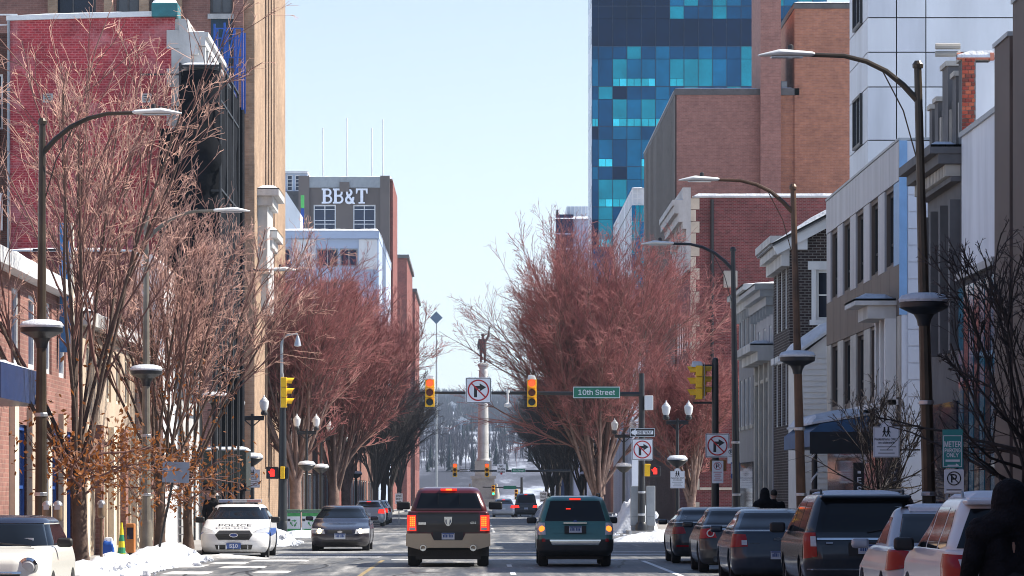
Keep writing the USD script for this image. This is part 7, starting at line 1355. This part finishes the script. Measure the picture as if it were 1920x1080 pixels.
# ------------------------------------------------------------------ people and the statue
def chain(*js): return [Manifold.batch_hull([Manifold.sphere(r0, 16).translate(list(map(float, a))), Manifold.sphere(r1, 16).translate(list(map(float, b)))]) for (a, r0), (b, r1) in zip(js[:-1], js[1:])]
def smooth_body(ms, length=.035, it=12):
    m = Manifold.batch_boolean(ms, m3.OpType.Add).refine_to_length(length); tm = as_tm(m); tm = trimesh.Trimesh(tm.vertices, tm.faces, process=True); trimesh.smoothing.filter_taubin(tm, iterations=it); return tm
def hand(p, d, r=.009):
    """palm and five fingers hanging along d from wrist p"""
    p = np.array(p, float); d = np.array(d, float) / np.linalg.norm(d); sx = np.array([0, 1.0, 0]); out = [Manifold.batch_hull([Manifold.sphere(.018, 10).translate(list(p + d * a + sx * b)) for a in (.02, .09) for b in (-.028, .028)])]
    for k, L in enumerate((.072, .082, .078, .06)):
        q = p + d * .09 + sx * (-.03 + k * .02); out += chain((q, r), (q + d * L * .6, r * .95), (q + d * L + np.array([.0, 0, 0]) + np.cross(sx, d) * .02, r * .8))
    q = p + d * .03 + sx * -.03; out += chain((q, .012), (q + d * .035 - sx * .022, .011), (q + d * .065 - sx * .026, .009)); return out
def adult(back=True, H=1.78, hood=True, arm_up=False, hat=False):
    """standing figure facing +Y (its back towards -Y); returns body parts"""
    k = H / 1.78; legs = []; J = lambda x, y, z: np.array([x, y, z]) * k
    for s in (-1, 1): legs += chain((J(s * .10, 0, .92), .105 * k), (J(s * .11, .02, .50), .07 * k), (J(s * .115, -.01, .10), .048 * k))
    legs += chain((J(-.08, 0, .95), .12 * k), (J(.08, 0, .95), .12 * k)); shoes = []
    for s in (-1, 1): shoes += chain((J(s * .115, -.04, .05), .05 * k), (J(s * .13, .16, .035), .036 * k))
    coat = chain((J(-.09, 0, .80), .13 * k), (J(-.08, .0, 1.1), .12 * k), (J(-.11, .0, 1.38), .115 * k)) + chain((J(.09, 0, .80), .13 * k), (J(.08, 0, 1.1), .12 * k), (J(.11, 0, 1.38), .115 * k)) + chain((J(-.11, 0, 1.38), .115 * k), (J(.11, 0, 1.38), .115 * k)) + chain((J(-.08, 0, 1.1), .12 * k), (J(.08, 0, 1.1), .12 * k)) + chain((J(-.09, 0, .80), .13 * k), (J(.09, 0, .80), .13 * k)) + chain((J(0, 0, 1.40), .10 * k), (J(0, .01, 1.54), .065 * k))
    hands = []
    for s in (-1, 1):
        if arm_up and s == 1: coat += chain((J(.20, 0, 1.42), .085 * k), (J(.33, 0, 1.66), .065 * k), (J(.36, .03, 1.98), .05 * k)); hands += hand(J(.36, .03, 1.98), (.05, .0, 1))
        else: coat += chain((J(s * .20, 0, 1.42), .085 * k), (J(s * .27, -.03, 1.14), .07 * k), (J(s * .27, .08, .90), .055 * k)); hands += hand(J(s * .27, .09, .88), (0, .25, -1))
    head = [Manifold.sphere(1, 24).scale([.078 * k, .098 * k, .118 * k]).translate(list(J(0, .02, 1.67)))] + chain((J(0, 0, 1.5), .058 * k), (J(0, .01, 1.62), .055 * k)) + chain((J(0, .11, 1.675), .016 * k), (J(0, .132, 1.65), .017 * k)) + [Manifold.sphere(.022 * k, 10).translate(list(J(s * .078, .01, 1.665))) for s in (-1, 1)] + chain((J(-.02, .105, 1.615), .012 * k), (J(.02, .105, 1.615), .012 * k))
    body = smooth_body(legs[:0] + head + hands + chain((J(0, 0, 1.1), .09 * k), (J(0, 0, 1.5), .06 * k)) + [h for s in (-1, 1) for h in chain((J(s * .2, 0, 1.4), .05 * k), *(((J(.33, 0, 1.66), .04 * k), (J(.36, .03, 1.99), .028 * k)) if (arm_up and s == 1) else ((J(s * .27, -.03, 1.14), .04 * k), (J(s * .27, .09, .88), .028 * k))))] + legs, .02, 6)
    hd = [Manifold.sphere(1, 24).scale([.118 * k, .128 * k, .145 * k]).translate(list(J(0, -.01, 1.69)))] + chain((J(-.1, -.02, 1.47), .07 * k), (J(.1, -.02, 1.47), .07 * k)) + chain((J(0, -.04, 1.47), .1 * k), (J(0, -.03, 1.6), .10 * k)) + chain((J(-.19, -.01, 1.36), .12 * k), (J(0, -.03, 1.50), .13 * k), (J(.19, -.01, 1.36), .12 * k)) + chain((J(0, -.02, 1.48), .13 * k), (J(0, -.01, 1.66), .125 * k)) if hood else [Manifold.sphere(1, 20).scale([.086 * k, .104 * k, .10 * k]).translate(list(J(0, .0, 1.71)))]
    return body, smooth_body(coat, .04, 10), smooth_body([m.scale([1.06, 1.1, 1.0]) for m in legs], .04, 8), smooth_body(shoes, .03, 5), smooth_body(hd, .03, 6)
SKIN = P('skin', (.42, .26, .19), .6, .05); COAT = P('black_coat', (.009, .009, .012), .9, .5, 9, bump=.8, space='object', spec=.15); TROU = P('dark_trousers', (.014, .015, .02), .9, .2, 6)
def person(lab, x, y, H, hood=True, z=0, rz=0, mats=(COAT, TROU), wide=1.0):
    t = Thing('person', lab, 'person', (x, y, z), None, rz); t.local = True; b, co, tr, sh, hd = adult(H=H, hood=hood)
    w = lambda m: trimesh.Trimesh(m.vertices * [wide, wide, 1], m.faces, process=False)
    bp = t.part('body', w(b), SKIN, smooth=True); t.part('coat', w(co), mats[0], smooth=True); t.part('trousers', w(tr), mats[1], smooth=True); t.part('shoes', sh, TRIM, smooth=True); t.part('hood' if hood else 'hair', w(hd), mats[0] if hood else P('hair', (.02, .014, .01), .8), smooth=True)
person('person seen from behind in black hooded coat at the right edge', PX(1893, 31.5), 31.5, 1.80, True, 0, 12, wide=1.3); 
person('person in dark clothes standing behind the police car roof', PX(399, 106), 106.2, 1.75, False, .12); person('left of two people in dark coats on the right pavement', PX(1434, 90), 90, 1.74, True, .12); person('right of two people in dark coats on the right pavement', PX(1451, 91), 91, 1.72, False, .12)
# driver shapes inside the oncoming sedan are hidden by the reflecting screen; the statue stands on the column
b, co, tr, sh, hd = adult(H=5.0, hood=False, arm_up=True); BRZ = P('weathered_bronze', (.06, .065, .07), .6, .3, 1)
t = Thing('statue', 'dark bronze statue with raised arm on top of the monument column', 'statue', (PX(905.5, 610), 610, PZ(682, 610) + .001)); t.local = True; t.part('figure', b, BRZ, smooth=True); t.part('robe', co, BRZ, smooth=True); t.part('leg_cloth', tr, BRZ, smooth=True); t.part('helmet', cat(hd, lathe([(.38, 0), (.34, .12), (.2, .3), (.05, .38)], 14, (0, .05, 4.72))), BRZ, smooth=True); t.part('plinth', bx(-.62, .62, -.6, .6, 0, .12), WSTONE); t.part('torch', tube([(1.05, .1, 5.6), (1.12, .1, 6.3)], [.10, .2], 8), BRZ)
